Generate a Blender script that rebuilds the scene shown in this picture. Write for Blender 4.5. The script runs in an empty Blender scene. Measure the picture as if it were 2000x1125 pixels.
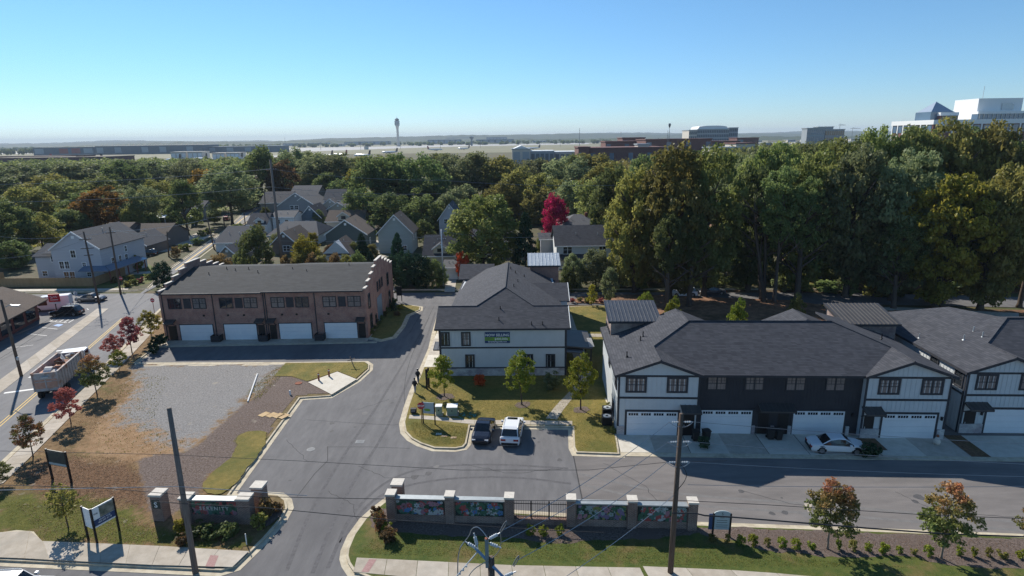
import bpy, math, random
import numpy as np
from mathutils import Vector, Matrix
R = math.radians
scene = bpy.context.scene
col = scene.collection

# ------------------------------------------------------------------ camera
FPX, PITCH, ROLL, CAMH = 1156.0, R(14.2), R(0.8), 28.0     # focal length in photo pixels (2000 wide), drone height in m
cam_d = bpy.data.cameras.new("camera"); cam = bpy.data.objects.new("camera", cam_d); col.objects.link(cam)
cam_d.sensor_width = 36.0; cam_d.lens = 36.0 * FPX / 2000.0
cam_d.clip_start = 0.5; cam_d.clip_end = 40000.0
cam.matrix_world = Matrix.Translation((0, 0, CAMH)) @ Matrix.Rotation(R(90) - PITCH, 4, 'X') @ Matrix.Rotation(-ROLL, 4, 'Z')
scene.camera = cam

# ------------------------------------------------------------------ sky and sun
SUN_EL, SUN_LEFT = R(36.5), R(36.0)            # sun ahead of the camera, 36 degrees to the left, 36.5 degrees up
to_sun = Vector((-math.sin(SUN_LEFT) * math.cos(SUN_EL), math.cos(SUN_LEFT) * math.cos(SUN_EL), math.sin(SUN_EL)))
world = bpy.data.worlds.new("World"); scene.world = world; world.use_nodes = True
wn = world.node_tree.nodes; wl = world.node_tree.links
sky = wn.new("ShaderNodeTexSky"); sky.sky_type = 'NISHITA'; sky.sun_disc = False
sky.sun_elevation = SUN_EL; sky.sun_rotation = -SUN_LEFT
sky.altitude = 3500; sky.air_density = 1.5; sky.dust_density = 0.0; sky.ozone_density = 9.5     # clear autumn air
sat = wn.new("ShaderNodeHueSaturation"); sat.inputs['Saturation'].default_value = 0.98; sat.inputs['Hue'].default_value = .490
wn["Background"].inputs[1].default_value = 0.098
wl.new(sky.outputs[0], sat.inputs['Color']); wl.new(sat.outputs[0], wn["Background"].inputs[0])
sun_d = bpy.data.lights.new("sun", 'SUN'); sun_d.energy = 5.0; sun_d.angle = R(0.53); sun_d.color = (1.0, 0.935, 0.84)
sun = bpy.data.objects.new("sun", sun_d); col.objects.link(sun); sun.location = (-60, 80, 90)
sun.rotation_euler = to_sun.to_track_quat('Z', 'Y').to_euler()
vs = scene.view_settings; vs.view_transform = 'Standard'; vs.look = 'None'; vs.gamma = 1.0; vs.use_curve_mapping = False
vs.exposure = 0.42
cy = scene.cycles
cy.max_bounces = 5; cy.diffuse_bounces = 3; cy.glossy_bounces = 2; cy.transmission_bounces = 3
cy.transparent_max_bounces = 4; cy.volume_bounces = 0; cy.caustics_reflective = False; cy.caustics_refractive = False
cy.use_denoising = True; cy.denoising_prefilter = 'NONE'

# ------------------------------------------------------------------ survey helpers: where a point of the photo stands in the place
def ray(px, py):
    u = (px - 1000) / FPX; v = (py - 562.5) / FPX
    c, s = math.cos(ROLL), math.sin(ROLL)
    u, v = u * c - v * s, u * s + v * c
    return (u, math.cos(PITCH) - v * math.sin(PITCH), -math.sin(PITCH) - v * math.cos(PITCH))
def g(px, py, z=0.0):                       # point on the level z
    d = ray(px, py); t = (z - CAMH) / d[2]
    return (d[0] * t, d[1] * t)
def at(px, py, Y):                          # point at the distance Y
    d = ray(px, py); t = Y / d[1]
    return (d[0] * t, Y, CAMH + d[2] * t)
def gs(*pts): return [g(*p) for p in pts]

# ------------------------------------------------------------------ mesh builder
class MB:
    def __init__(s): s.v = []; s.f = []
    def add(s, vs, fs):
        o = len(s.v); s.v += [tuple(p) for p in vs]; s.f += [tuple(i + o for i in f) for f in fs]; return s
    def box(s, x0, x1, y0, y1, z0, z1):
        return s.add([(x0,y0,z0),(x1,y0,z0),(x1,y1,z0),(x0,y1,z0),(x0,y0,z1),(x1,y0,z1),(x1,y1,z1),(x0,y1,z1)],
              [(0,3,2,1),(4,5,6,7),(0,1,5,4),(1,2,6,5),(2,3,7,6),(3,0,4,7)])
    def prism(s, poly, z0, z1):
        poly = ccw(poly); n = len(poly)
        return s.add([(x,y,z0) for x,y in poly] + [(x,y,z1) for x,y in poly],
              [tuple(range(n))[::-1], tuple(range(n,2*n))] + [(i,(i+1)%n,n+(i+1)%n,n+i) for i in range(n)])
    def sheet(s, poly, z):
        poly = ccw(poly); return s.add([(x,y,z) for x,y in poly], [tuple(range(len(poly)))])
    def slab(s, poly, t):                    # sloped 3D polygon with a vertical thickness t below it
        n = len(poly); a = sum(poly[i][0]*poly[(i+1)%n][1]-poly[(i+1)%n][0]*poly[i][1] for i in range(n))
        if a < 0: poly = poly[::-1]
        return s.add([tuple(p) for p in poly] + [(p[0],p[1],p[2]-t) for p in poly],
              [tuple(range(n)), tuple(range(n,2*n))[::-1]] + [((i+1)%n,i,n+i,n+(i+1)%n) for i in range(n)])
    def face(s, pts): return s.add(pts, [tuple(range(len(pts)))])
    def extr(s, poly, axis, a, b):           # 2D polygon in the plane across `axis` pushed from a to b; 'y': (x,z), 'x': (y,z)
        n = len(poly)
        if axis == 'y': V = [(p[0],a,p[1]) for p in poly] + [(p[0],b,p[1]) for p in poly]
        else: V = [(a,p[0],p[1]) for p in poly] + [(b,p[0],p[1]) for p in poly]
        return s.add(V, [tuple(range(n)), tuple(range(n,2*n))[::-1]] + [((i+1)%n,i,n+i,n+(i+1)%n) for i in range(n)])
    def tube(s, pts, r, n=6, caps=True):
        pts = [Vector(p) for p in pts]; m = len(pts); rr = r if isinstance(r, (list, tuple)) else [r]*m
        V = []; 
        for i, p in enumerate(pts):
            t = (pts[min(i+1,m-1)] - pts[max(i-1,0)]).normalized()
            a = t.cross(Vector((0,0,1)) if abs(t.z) < .95 else Vector((1,0,0))).normalized(); b = t.cross(a)
            V += [tuple(p + (a*math.cos(2*math.pi*k/n) + b*math.sin(2*math.pi*k/n))*rr[i]) for k in range(n)]
        F = [(i*n+k, i*n+(k+1)%n, (i+1)*n+(k+1)%n, (i+1)*n+k) for i in range(m-1) for k in range(n)]
        if caps: F += [tuple(range(n))[::-1], tuple(range((m-1)*n, m*n))]
        return s.add(V, F)
    def cyl(s, c, r, h, axis='z', n=14, r2=None):
        c = Vector(c); d = {'x':Vector((1,0,0)),'y':Vector((0,1,0)),'z':Vector((0,0,1))}[axis]
        return s.tube([c, c + d*h], [r, r if r2 is None else r2], n)
    def lathe(s, prof, c=(0,0,0), n=16):
        V = [(c[0]+r*math.cos(2*math.pi*k/n), c[1]+r*math.sin(2*math.pi*k/n), c[2]+z) for r, z in prof for k in range(n)]
        m = len(prof)
        return s.add(V, [(i*n+k, i*n+(k+1)%n, (i+1)*n+(k+1)%n, (i+1)*n+k) for i in range(m-1) for k in range(n)] + [tuple(range(n))[::-1], tuple(range((m-1)*n, m*n))])
    def mesh(s, name, smooth=False):
        me = bpy.data.meshes.new(name); me.from_pydata(s.v, [], s.f); me.update()
        if smooth: me.polygons.foreach_set('use_smooth', [True]*len(me.polygons))
        return me
    def build(s, name, m, parent=None, smooth=False, **kw):
        return link(name, s.mesh(name, smooth), m, parent, **kw)
def ccw(p):
    a = sum(p[i][0]*p[(i+1)%len(p)][1]-p[(i+1)%len(p)][0]*p[i][1] for i in range(len(p)))
    return list(p) if a > 0 else list(p)[::-1]
def offset(poly, d):                         # move every edge of a polygon inwards by d
    p = ccw(poly); n = len(p); out = []
    for i in range(n):
        a, b, c = Vector(p[i-1]), Vector(p[i]), Vector(p[(i+1)%n])
        e1 = (b-a).normalized(); e2 = (c-b).normalized()
        n1 = Vector((-e1.y, e1.x)); n2 = Vector((-e2.y, e2.x)); m = n1 + n2
        L = m.length
        if L < .3: out.append(tuple(b + n1*d)); continue
        m /= L; k = d / max(.4, m.dot(n1)); out.append(tuple(b + m*k))
    return out
def smooth_line(pts, it=2, closed=False):    # Chaikin corner cutting
    for _ in range(it):
        q = []; n = len(pts)
        rng = range(n) if closed else range(n-1)
        if not closed: q.append(pts[0])
        for i in rng:
            a, b = pts[i], pts[(i+1)%n]
            q.append(tuple(.75*a[k]+.25*b[k] for k in range(len(a)))); q.append(tuple(.25*a[k]+.75*b[k] for k in range(len(a))))
        if not closed: q.append(pts[-1])
        pts = q
    return pts
def link(name, me, m, parent=None, loc=None, rot=None, scale=None, own=False, **kw):
    o = bpy.data.objects.new(name, me); col.objects.link(o)
    if m is not None:
        if own:
            if not me.materials: me.materials.append(m)
            o.material_slots[0].link = 'OBJECT'; o.material_slots[0].material = m
        elif not me.materials: me.materials.append(m)
    if parent is not None: o.parent = parent
    if loc is not None: o.location = loc
    if rot is not None: o.rotation_euler = rot if isinstance(rot, (tuple, list)) else (0,0,rot)
    if scale is not None: o.scale = scale if isinstance(scale, (tuple, list)) else (scale,)*3
    for k, v in kw.items():
        if v is not None: o[{'cat':'category'}.get(k, k)] = v
    return o
def thing(name, label, cat, loc=(0,0,0), rz=0.0, group=None, scale=None):
    return link(name, None, None, None, loc, (0,0,rz), scale, label=label, cat=cat, group=group)
def struct(name, mb, m, parent=None): return mb.build(name, m, parent, kind='structure' if parent is None else None)
CACHE = {}
def cached(key, fn):
    if key not in CACHE: CACHE[key] = fn()
    return CACHE[key]

# ------------------------------------------------------------------ materials
def mat(name, c1, c2=None, scale=3.0, rough=.85, bump=0.0, bscale=None, metal=0.0, spec=.3, c3=None, scale3=.15, lo=.35, hi=.65, coord='pos', stretch=None, detail=6.0, bdist=.03, f3=(.5,.62)):
    m = bpy.data.materials.new(name); m.use_nodes = True; nt = m.node_tree; N = nt.nodes; L = nt.links
    b = N["Principled BSDF"]; b.inputs["Roughness"].default_value = rough; b.inputs["Metallic"].default_value = metal
    b.inputs["Specular IOR Level"].default_value = spec
    b.inputs["Base Color"].default_value = (*c1, 1)
    if c2 is None and not bump: return m
    if coord == 'pos': src = N.new("ShaderNodeNewGeometry").outputs["Position"]
    else: src = N.new("ShaderNodeTexCoord").outputs["Object"]
    if stretch:
        mp = N.new("ShaderNodeMapping"); mp.inputs["Scale"].default_value = stretch; L.new(src, mp.inputs[0]); src = mp.outputs[0]
    def noise(sc, det=detail):
        n = N.new("ShaderNodeTexNoise"); n.inputs["Scale"].default_value = sc; n.inputs["Detail"].default_value = det
        n.inputs["Roughness"].default_value = .65; L.new(src, n.inputs["Vector"]); return n.outputs["Fac"]
    def ramp(fac, a, bb, lo, hi):
        r = N.new("ShaderNodeMapRange"); r.inputs[1].default_value = lo; r.inputs[2].default_value = hi; L.new(fac, r.inputs[0])
        x = N.new("ShaderNodeMix"); x.data_type = 'RGBA'; L.new(r.outputs[0], x.inputs["Factor"])
        for i, c in ((6, a), (7, bb)):
            if isinstance(c, tuple): x.inputs[i].default_value = (*c, 1)
            else: L.new(c, x.inputs[i])
        return x.outputs[2]
    if c2 is not None:
        c = ramp(noise(scale), c1, c2, lo, hi)
        if c3 is not None: c = ramp(noise(scale3, 5.0), c, c3, *f3)
        L.new(c, b.inputs["Base Color"])
    if bump:
        bp = N.new("ShaderNodeBump"); bp.inputs["Strength"].default_value = bump; bp.inputs["Distance"].default_value = bdist
        L.new(noise(bscale or scale*4), bp.inputs["Height"]); L.new(bp.outputs[0], b.inputs["Normal"])
    return m
def brick_mat(name, c1, c2, mortar, dark=None, along=(1,1), bw=.21, rh=.075, ms=.012, bump=.4):
    m = bpy.data.materials.new(name); m.use_nodes = True; nt = m.node_tree; N = nt.nodes; L = nt.links
    b = N["Principled BSDF"]; b.inputs["Roughness"].default_value = .9; b.inputs["Specular IOR Level"].default_value = .2
    s = N.new("ShaderNodeSeparateXYZ"); L.new(N.new("ShaderNodeTexCoord").outputs["Object"], s.inputs[0])
    a = N.new("ShaderNodeMath"); L.new(s.outputs[0], a.inputs[0]); L.new(s.outputs[1], a.inputs[1])
    cx = N.new("ShaderNodeCombineXYZ"); L.new(a.outputs[0], cx.inputs[0]); L.new(s.outputs[2], cx.inputs[1])
    t = N.new("ShaderNodeTexBrick"); L.new(cx.outputs[0], t.inputs[0])
    for k, v in (("Scale",1.0),("Mortar Size",ms),("Brick Width",bw),("Row Height",rh),("Bias",0.0),("Mortar Smooth",.2)): t.inputs[k].default_value = v
    t.inputs["Color1"].default_value = (*c1,1); t.inputs["Color2"].default_value = (*c2,1); t.inputs["Mortar"].default_value = (*mortar,1)
    n = N.new("ShaderNodeTexNoise"); n.inputs["Scale"].default_value = .9; n.inputs["Detail"].default_value = 8; L.new(N.new("ShaderNodeTexCoord").outputs["Object"], n.inputs["Vector"])
    mr = N.new("ShaderNodeMapRange"); mr.inputs[1].default_value=.4; mr.inputs[2].default_value=.62; L.new(n.outputs["Fac"], mr.inputs[0])
    x = N.new("ShaderNodeMix"); x.data_type='RGBA'; x.blend_type='MULTIPLY'; L.new(mr.outputs[0], x.inputs["Factor"]); L.new(t.outputs[0], x.inputs[6]); x.inputs[7].default_value = (*(dark or (.6,.55,.6)),1)
    L.new(x.outputs[2], b.inputs["Base Color"])
    bp = N.new("ShaderNodeBump"); bp.inputs["Strength"].default_value = bump; bp.inputs["Distance"].default_value=.01; bp.invert = True
    L.new(t.outputs["Fac"], bp.inputs["Height"]); L.new(bp.outputs[0], b.inputs["Normal"])
    return m
def leaf_mat(name, a, b_, trans=.54, var=.32):
    m = bpy.data.materials.new(name); m.use_nodes = True; nt = m.node_tree; N = nt.nodes; L = nt.links
    N.remove(N["Principled BSDF"]); out = N["Material Output"]
    at_ = N.new("ShaderNodeAttribute"); at_.attribute_name = "tint"
    oi = N.new("ShaderNodeObjectInfo")
    x = N.new("ShaderNodeMix"); x.data_type='RGBA'; x.inputs[6].default_value=(*a,1); x.inputs[7].default_value=(*b_,1); L.new(at_.outputs["Fac"], x.inputs["Factor"])
    h = N.new("ShaderNodeHueSaturation"); L.new(x.outputs[2], h.inputs["Color"])
    mr = N.new("ShaderNodeMapRange"); mr.inputs[3].default_value=1-var; mr.inputs[4].default_value=1+var; L.new(oi.outputs["Random"], mr.inputs[0]); L.new(mr.outputs[0], h.inputs["Value"])
    m2 = N.new("ShaderNodeMapRange"); m2.inputs[3].default_value=.485; m2.inputs[4].default_value=.515; L.new(oi.outputs["Random"], m2.inputs[0]); L.new(m2.outputs[0], h.inputs["Hue"])
    d = N.new("ShaderNodeBsdfDiffuse"); t = N.new("ShaderNodeBsdfTranslucent"); gl = N.new("ShaderNodeBsdfGlossy"); gl.inputs["Roughness"].default_value=.45
    gl.inputs["Color"].default_value=(.8,.85,.8,1)
    L.new(h.outputs[0], d.inputs[0]); L.new(h.outputs[0], t.inputs[0])
    ms = N.new("ShaderNodeMixShader"); ms.inputs[0].default_value = trans; L.new(d.outputs[0], ms.inputs[1]); L.new(t.outputs[0], ms.inputs[2])
    m3 = N.new("ShaderNodeMixShader"); m3.inputs[0].default_value = .012; L.new(ms.outputs[0], m3.inputs[1]); L.new(gl.outputs[0], m3.inputs[2])
    L.new(m3.outputs[0], out.inputs[0]); return m

M = {}
M['asphalt'] = mat('asphalt', (.116,.114,.117), (.156,.153,.155), .9, .88, .25, 60, c3=(.098,.096,.100), scale3=.12, f3=(.5,.7), stretch=(1.3,.35,1))
M['asphalt_new'] = mat('asphalt_new', (.150,.139,.133), (.195,.180,.171), .8, .9, .25, 60, c3=(.120,.112,.108), scale3=.15, f3=(.5,.7), stretch=(.35,1.3,1))
M['asphalt_street'] = mat('asphalt_street', (.155,.155,.160), (.195,.194,.197), .7, .9, .25, 60, c3=(.125,.125,.13), scale3=.1, f3=(.48,.7), stretch=(1.4,.4,1))
M['tar'] = mat('tar', (.035,.035,.037), (.05,.05,.052), 6)
M['concrete'] = mat('concrete', (.34,.295,.235), (.44,.39,.32), 1.3, .9, .15, 50, c3=(.30,.27,.22), scale3=.5, f3=(.5,.75))
M['concrete_b'] = mat('concrete_b', (.39,.345,.285), (.49,.44,.37), 1.5, .9, .15, 50, c3=(.36,.33,.28), scale3=.6, f3=(.5,.75))
M['concrete_pale'] = mat('concrete_pale', (.52,.48,.40), (.62,.58,.50), 1.2, .9, .15, 50)
M['kerb'] = mat('kerb', (.42,.36,.26), (.56,.50,.38), 1.4, .9, .1, 40, c3=(.30,.25,.18), scale3=.6, f3=(.52,.75))
M['paver_red'] = mat('paver_red', (.30,.17,.16), (.38,.24,.22), 8)
M['lawn'] = mat('lawn', (.150,.124,.024), (.235,.180,.046), 2.2, .95, .9, 30, c3=(.110,.112,.022), scale3=.3, f3=(.45,.65), bdist=.06)
M['lawn_green'] = mat('lawn_green', (.055,.085,.014), (.105,.120,.024), 2.0, .95, .9, 30, c3=(.16,.125,.045), scale3=.35, f3=(.52,.66), bdist=.06)
M['lawn_rough'] = mat('lawn_rough', (.115,.085,.032), (.22,.155,.075), 1.6, .95, 1.0, 14, c3=(.075,.085,.018), scale3=.16, f3=(.50,.64), bdist=.08)
M['litter'] = mat('litter', (.085,.052,.030), (.21,.125,.068), 4.5, .95, 1.0, 12, c3=(.12,.085,.035), scale3=.4, bdist=.08)
M['forest_floor'] = mat('forest_floor', (.16,.080,.045), (.30,.165,.095), .8, .95, .9, 9, c3=(.10,.06,.03), scale3=.12, bdist=.1)
M['mulch'] = mat('mulch', (.080,.057,.046), (.205,.160,.138), 6.5, .95, 1.0, 16, c3=(.14,.105,.088), scale3=.35, bdist=.08)
M['gravel'] = mat('gravel', (.20,.198,.196), (.36,.355,.35), 7.0, .95, 1.0, 22, c3=(.30,.22,.14), scale3=.10, f3=(.56,.70), bdist=.08)
M['clay'] = mat('clay', (.26,.165,.085), (.37,.26,.16), 1.8, .95, .7, 16, c3=(.38,.34,.28), scale3=.20, f3=(.50,.64), bdist=.05)
M['ground'] = mat('ground', (.050,.060,.018), (.11,.10,.04), .25, .95, .5, 3, c3=(.13,.085,.045), scale3=.03)
M['field'] = mat('field', (.17,.165,.095), (.23,.215,.13), .01, .95)
M['runway'] = mat('runway', (.36,.355,.34), (.44,.435,.42), .02, .9)
M['white_paint'] = mat('white_paint', (.72,.72,.70), (.6,.6,.58), 6, .7)
M['yellow_paint'] = mat('yellow_paint', (.62,.40,.06), (.52,.34,.08), 6, .7)
M['blue_paint'] = mat('blue_paint', (.16,.30,.62), (.2,.36,.66), 6, .7)
M['teal_paint'] = mat('teal_paint', (.10,.42,.42), (.05,.10,.04), 3.0, .8)
M['siding'] = mat('siding', (.50,.53,.54), (.56,.585,.595), .7, .6, coord='obj')
M['siding_dark'] = mat('siding_dark', (.034,.034,.040), (.042,.042,.048), .7, .75, coord='obj')
M['trim'] = mat('trim', (.030,.032,.040), (.04,.042,.05), 2, .6, coord='obj')
M['stone_white'] = brick_mat('stone_white', (.62,.60,.57), (.46,.45,.44), (.40,.39,.38), bw=.32, rh=.14)
M['shingle'] = brick_mat('shingle', (.080,.083,.095), (.052,.055,.064), (.044,.046,.054), (.86,.87,.89), bw=.46, rh=.085, ms=.008, bump=.5)
M['shingle_pale'] = mat('shingle_pale', (.075,.078,.085), (.12,.122,.128), 5.0, .95, .5, 14, c3=(.095,.095,.10), scale3=.3, stretch=(1,1,2.2), bdist=.05)
M['shingle_brown'] = mat('shingle_brown', (.085,.065,.052), (.14,.11,.09), 5.0, .95, .5, 14, c3=(.10,.082,.068), scale3=.3, stretch=(1,1,2.2), bdist=.05)
M['shingle_green'] = brick_mat('shingle_green', (.054,.058,.062), (.038,.041,.044), (.034,.036,.039), (.82,.84,.86), bw=.9, rh=.06, ms=.006, bump=.3)
M['metal_roof'] = mat('metal_roof', (.085,.090,.100), (.105,.11,.12), .8, .42, metal=.5)
M['metal_brown'] = mat('metal_brown', (.085,.080,.078), (.105,.10,.096), .8, .45, metal=.4)
M['galv'] = mat('galv', (.42,.45,.47), (.52,.55,.56), 2, .45, metal=.6)
M['brick'] = brick_mat('brick', (.45,.215,.150), (.29,.145,.115), (.34,.28,.24), (.80,.74,.76))
M['brick_entry'] = brick_mat('brick_entry', (.27,.165,.125), (.15,.088,.072), (.34,.30,.265), (.75,.72,.72), bw=.24, rh=.09, ms=.016)
M['brick_tower'] = brick_mat('brick_tower', (.40,.29,.235), (.28,.20,.17), (.42,.38,.34))
M['brick_red'] = brick_mat('brick_red', (.25,.075,.055), (.19,.06,.048), (.22,.12,.10), (.75,.7,.7))
M['brick_campus'] = mat('brick_campus', (.150,.075,.068), (.178,.090,.080), .05, .9)
M['cap'] = mat('cap', (.52,.48,.42), (.62,.58,.51), 4, .8)
M['cap_grey'] = mat('cap_grey', (.30,.33,.34), (.36,.39,.40), 3, .5, metal=.4)
M['door_white'] = mat('door_white', (.70,.72,.74), (.75,.77,.78), .8, .5)
M['door_black'] = mat('door_black', (.016,.014,.014), (.022,.02,.02), 2, .45)
M['glass'] = mat('glass', (.020,.025,.030), None, rough=.04, spec=.8)
M['glass_blind_reflection'] = mat('glass_blind_reflection', (.15,.135,.135), (.19,.17,.165), 3.0, .12, spec=.7, stretch=(.2,.2,9))  # beige blinds; the pale tone also paints in sky reflections
M['glass_car'] = mat('glass_car', (.008,.010,.013), None, rough=.03, spec=.7)
M['glass_blue'] = mat('glass_blue', (.10,.17,.25), (.07,.12,.19), .03, .15, spec=.8)
M['black_metal'] = mat('black_metal', (.012,.012,.014), None, rough=.5)
M['grey_metal'] = mat('grey_metal', (.14,.15,.16), (.18,.19,.2), 4, .6)
M['steel_blue'] = mat('steel_blue', (.16,.25,.36), (.22,.31,.42), 5, .4, metal=.5)
M['insulator'] = mat('insulator', (.42,.46,.50), (.50,.54,.57), 5, .35)
M['wood_pole'] = mat('wood_pole', (.072,.050,.038), (.135,.105,.085), 3.0, .95, .6, 20, stretch=(6,6,.35), coord='obj')
M['wood_pole_grey'] = mat('wood_pole_grey', (.14,.115,.10), (.22,.19,.17), 3.0, .95, .6, 20, stretch=(6,6,.35), coord='obj')
M['wood_fence'] = mat('wood_fence', (.30,.20,.10), (.38,.26,.14), 1.2, .9, .2, 8, stretch=(2,2,.3))
M['board'] = mat('board', (.44,.30,.15), (.54,.39,.22), 2, .9)
M['bark'] = mat('bark', (.060,.045,.034), (.115,.092,.074), 3.0, .95, .8, 8, stretch=(3,3,.6), coord='obj')
M['bark_pale'] = mat('bark_pale', (.16,.125,.095), (.25,.20,.16), 4, .95, coord='obj')
M['wire'] = mat('wire', (.030,.030,.032), None, rough=.6)
M['wire_pale'] = mat('wire_pale', (.32,.33,.34), None, rough=.35, metal=.7)
M['rubber'] = mat('rubber', (.014,.014,.015), None, rough=.85)
M['rim'] = mat('rim', (.30,.30,.31), None, rough=.35, metal=.8)
M['red_sign'] = mat('red_sign', (.52,.025,.035), None, rough=.45)
M['stop_red'] = mat('stop_red', (.45,.03,.045), None, rough=.45)
M['lamp_red'] = mat('lamp_red', (.28,.012,.012), None, rough=.2)
M['lamp_clear'] = mat('lamp_clear', (.70,.72,.74), None, rough=.15)
M['paint_white'] = mat('paint_white', (.74,.75,.76), None, rough=.22, spec=.6)
M['paint_black'] = mat('paint_black', (.012,.013,.016), None, rough=.14, spec=.7)
M['paint_navy'] = mat('paint_navy', (.016,.018,.028), None, rough=.14, spec=.7)
M['paint_grey'] = mat('paint_grey', (.10,.11,.125), None, rough=.2, metal=.4, spec=.6)
M['paint_silver'] = mat('paint_silver', (.42,.43,.44), None, rough=.25, metal=.5)
M['paint_red'] = mat('paint_red', (.30,.03,.028), None, rough=.2, spec=.6)
M['paint_blue'] = mat('paint_blue', (.02,.07,.28), None, rough=.2, spec=.6)
M['plastic_dark'] = mat('plastic_dark', (.02,.021,.022), None, rough=.6)
M['box_green'] = mat('box_green', (.22,.28,.20), (.27,.33,.25), 3, .6)
M['navy_print'] = mat('navy_print', (.030,.062,.155), None, rough=.5)
M['green_print'] = mat('green_print', (.17,.33,.045), None, rough=.5)
M['white_print'] = mat('white_print', (.78,.79,.78), None, rough=.5)
M['grey_print'] = mat('grey_print', (.36,.43,.45), (.40,.47,.49), 3, .5)
M['dark_print'] = mat('dark_print', (.035,.045,.05), (.07,.085,.07), 2.5, .5)
M['photo_print'] = mat('photo_print', (.10,.115,.09), (.30,.29,.24), 2.2, .4)
M['rust'] = mat('rust', (.26,.095,.055), (.19,.07,.04), 4, .9)
M['pvc'] = mat('pvc', (.72,.72,.70), None, rough=.4)

def lot_mat():
    m = bpy.data.materials.new('lot_soil'); m.use_nodes = True; nt = m.node_tree; N = nt.nodes; L = nt.links; b = N["Principled BSDF"]; b.inputs["Roughness"].default_value = .95; b.inputs["Specular IOR Level"].default_value = .15
    pos = N.new("ShaderNodeNewGeometry").outputs["Position"]
    def noise(sc, det=6.0):
        n = N.new("ShaderNodeTexNoise"); n.inputs["Scale"].default_value = sc; n.inputs["Detail"].default_value = det; n.inputs["Roughness"].default_value = .68; L.new(pos, n.inputs["Vector"]); return n.outputs["Fac"]
    def rng(f, lo, hi): r = N.new("ShaderNodeMapRange"); r.inputs[1].default_value = lo; r.inputs[2].default_value = hi; L.new(f, r.inputs[0]); return r.outputs[0]
    def mix(f, a, c):
        x = N.new("ShaderNodeMix"); x.data_type = 'RGBA'; L.new(f, x.inputs["Factor"])
        for i, v in ((6,a),(7,c)):
            if isinstance(v, tuple): x.inputs[i].default_value = (*v,1)
            else: L.new(v, x.inputs[i])
        return x.outputs[2]
    big = noise(.55); fine = noise(3.2)
    col_ = mix(rng(noise(.16), .52, .66), mix(rng(noise(2.4), .35, .65), (.145,.092,.042), (.275,.180,.095)), mix(rng(noise(1.6), .35, .65), (.075,.088,.020), (.12,.11,.032)))
    for name, c1, c2, sc in (('litter',(.085,.050,.030),(.225,.130,.072),4.0),('clay',(.25,.150,.075),(.36,.235,.135),1.4),('gravel',(.165,.158,.152),(.33,.318,.305),6.5),('mulch',(.090,.066,.054),(.225,.178,.155),6.0),('grass',(.070,.085,.015),(.14,.135,.030),2.2)):
        at_ = N.new("ShaderNodeAttribute"); at_.attribute_name = name
        a1 = N.new("ShaderNodeMath"); a1.operation = 'MULTIPLY_ADD'; L.new(big, a1.inputs[0]); a1.inputs[1].default_value = 2.2; L.new(at_.outputs["Fac"], a1.inputs[2])
        a2 = N.new("ShaderNodeMath"); a2.operation = 'MULTIPLY_ADD'; L.new(fine, a2.inputs[0]); a2.inputs[1].default_value = 1.1; L.new(a1.outputs[0], a2.inputs[2])
        col_ = mix(rng(a2.outputs[0], 1.95, 2.35), col_, mix(rng(noise(sc), .34, .66), c1, c2))
    col_ = mix(rng(noise(.8), .62, .75), col_, (.36,.32,.26))
    L.new(col_, b.inputs["Base Color"]); bp = N.new("ShaderNodeBump"); bp.inputs["Strength"].default_value = 1.0; bp.inputs["Distance"].default_value = .09; L.new(noise(13.0), bp.inputs["Height"]); L.new(bp.outputs[0], b.inputs["Normal"]); return m

M['yard'] = mat('yard', (.045,.050,.018), (.085,.078,.035), .5, .95, .6, 4, c3=(.105,.075,.045), scale3=.09)
HAZE = 0.8e-4
# ================================================================== ground, streets, lawns
gr = MB(); gr.sheet([(-16000,-400),(16000,-400),(16000,26000),(-16000,26000)], -0.06); struct('ground', gr, M['ground'])

def island(poly, lawn, z=.15, gutter=.45, inset=.17):
    k = MB(); k.prism(offset(poly, -gutter), -.03, .024); k.prism(poly, 0.0, z)
    struct('kerb', k, M['kerb'])
    l = MB(); l.sheet(offset(poly, inset), z + .006); struct('lawn', l, lawn)
def ragged(poly, amp, step, seed):             # a natural edge: resample the outline and let it wander
    rn = random.Random(seed); out = []; n = len(poly); ph = [rn.uniform(0,6.28) for _ in range(4)]; s = 0.0
    for i in range(n):
        a, b = Vector(poly[i]), Vector(poly[(i+1)%n]); d = b-a; L = d.length
        if L < 1e-6: continue
        nn = Vector((-d.y, d.x))/L; k = max(1, int(L/step))
        for j in range(k):
            w = amp*(.5*math.sin(s*.9+ph[0])+.35*math.sin(s*2.3+ph[1])+.25*math.sin(s*5.1+ph[2])+rn.uniform(-.35,.35)); v = a+d*(j/k)+nn*w; out.append((v.x, v.y)); s += L/k
    return out
def patch(name, poly, m, z, it=2, amp=.16):
    if it: poly = ragged(smooth_line(poly, it, True), amp, .35, len(poly)*13+int(z*1000))
    p = MB(); p.sheet(poly, z); return struct(name, p, m)
def lerp(a, b, t): return tuple(a[k] + (b[k]-a[k])*t for k in range(len(a)))
def along(line, t):
    L = [math.dist(line[i], line[i+1]) for i in range(len(line)-1)]; d = t*sum(L)
    for i, l in enumerate(L):
        if d <= l or i == len(L)-1: return lerp(line[i], line[i+1], d/l)
        d -= l
def slabs(name, a, b, n, z, mats, gap=.03, jitter=0):
    """a path of n concrete slabs between the edge lines a and b: each slab a piece of its own with open joints"""
    base = MB(); base.sheet(list(a) + list(b)[::-1], z - .02); root = struct(name, base, M['kerb'])
    rnd = random.Random(len(name)*7 + n)
    La = sum(math.dist(a[i], a[i+1]) for i in range(len(a)-1))
    for i in range(n):
        e = gap/La/2; t0, t1 = i/n + e, (i+1)/n - e
        q = [along(a,t0), along(a,t1), along(b,t1), along(b,t0)]
        m = MB(); m.prism(q, z - .03, z + rnd.uniform(0,.004)); m.build('slab', rnd.choice(mats), root)
    return root
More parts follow.
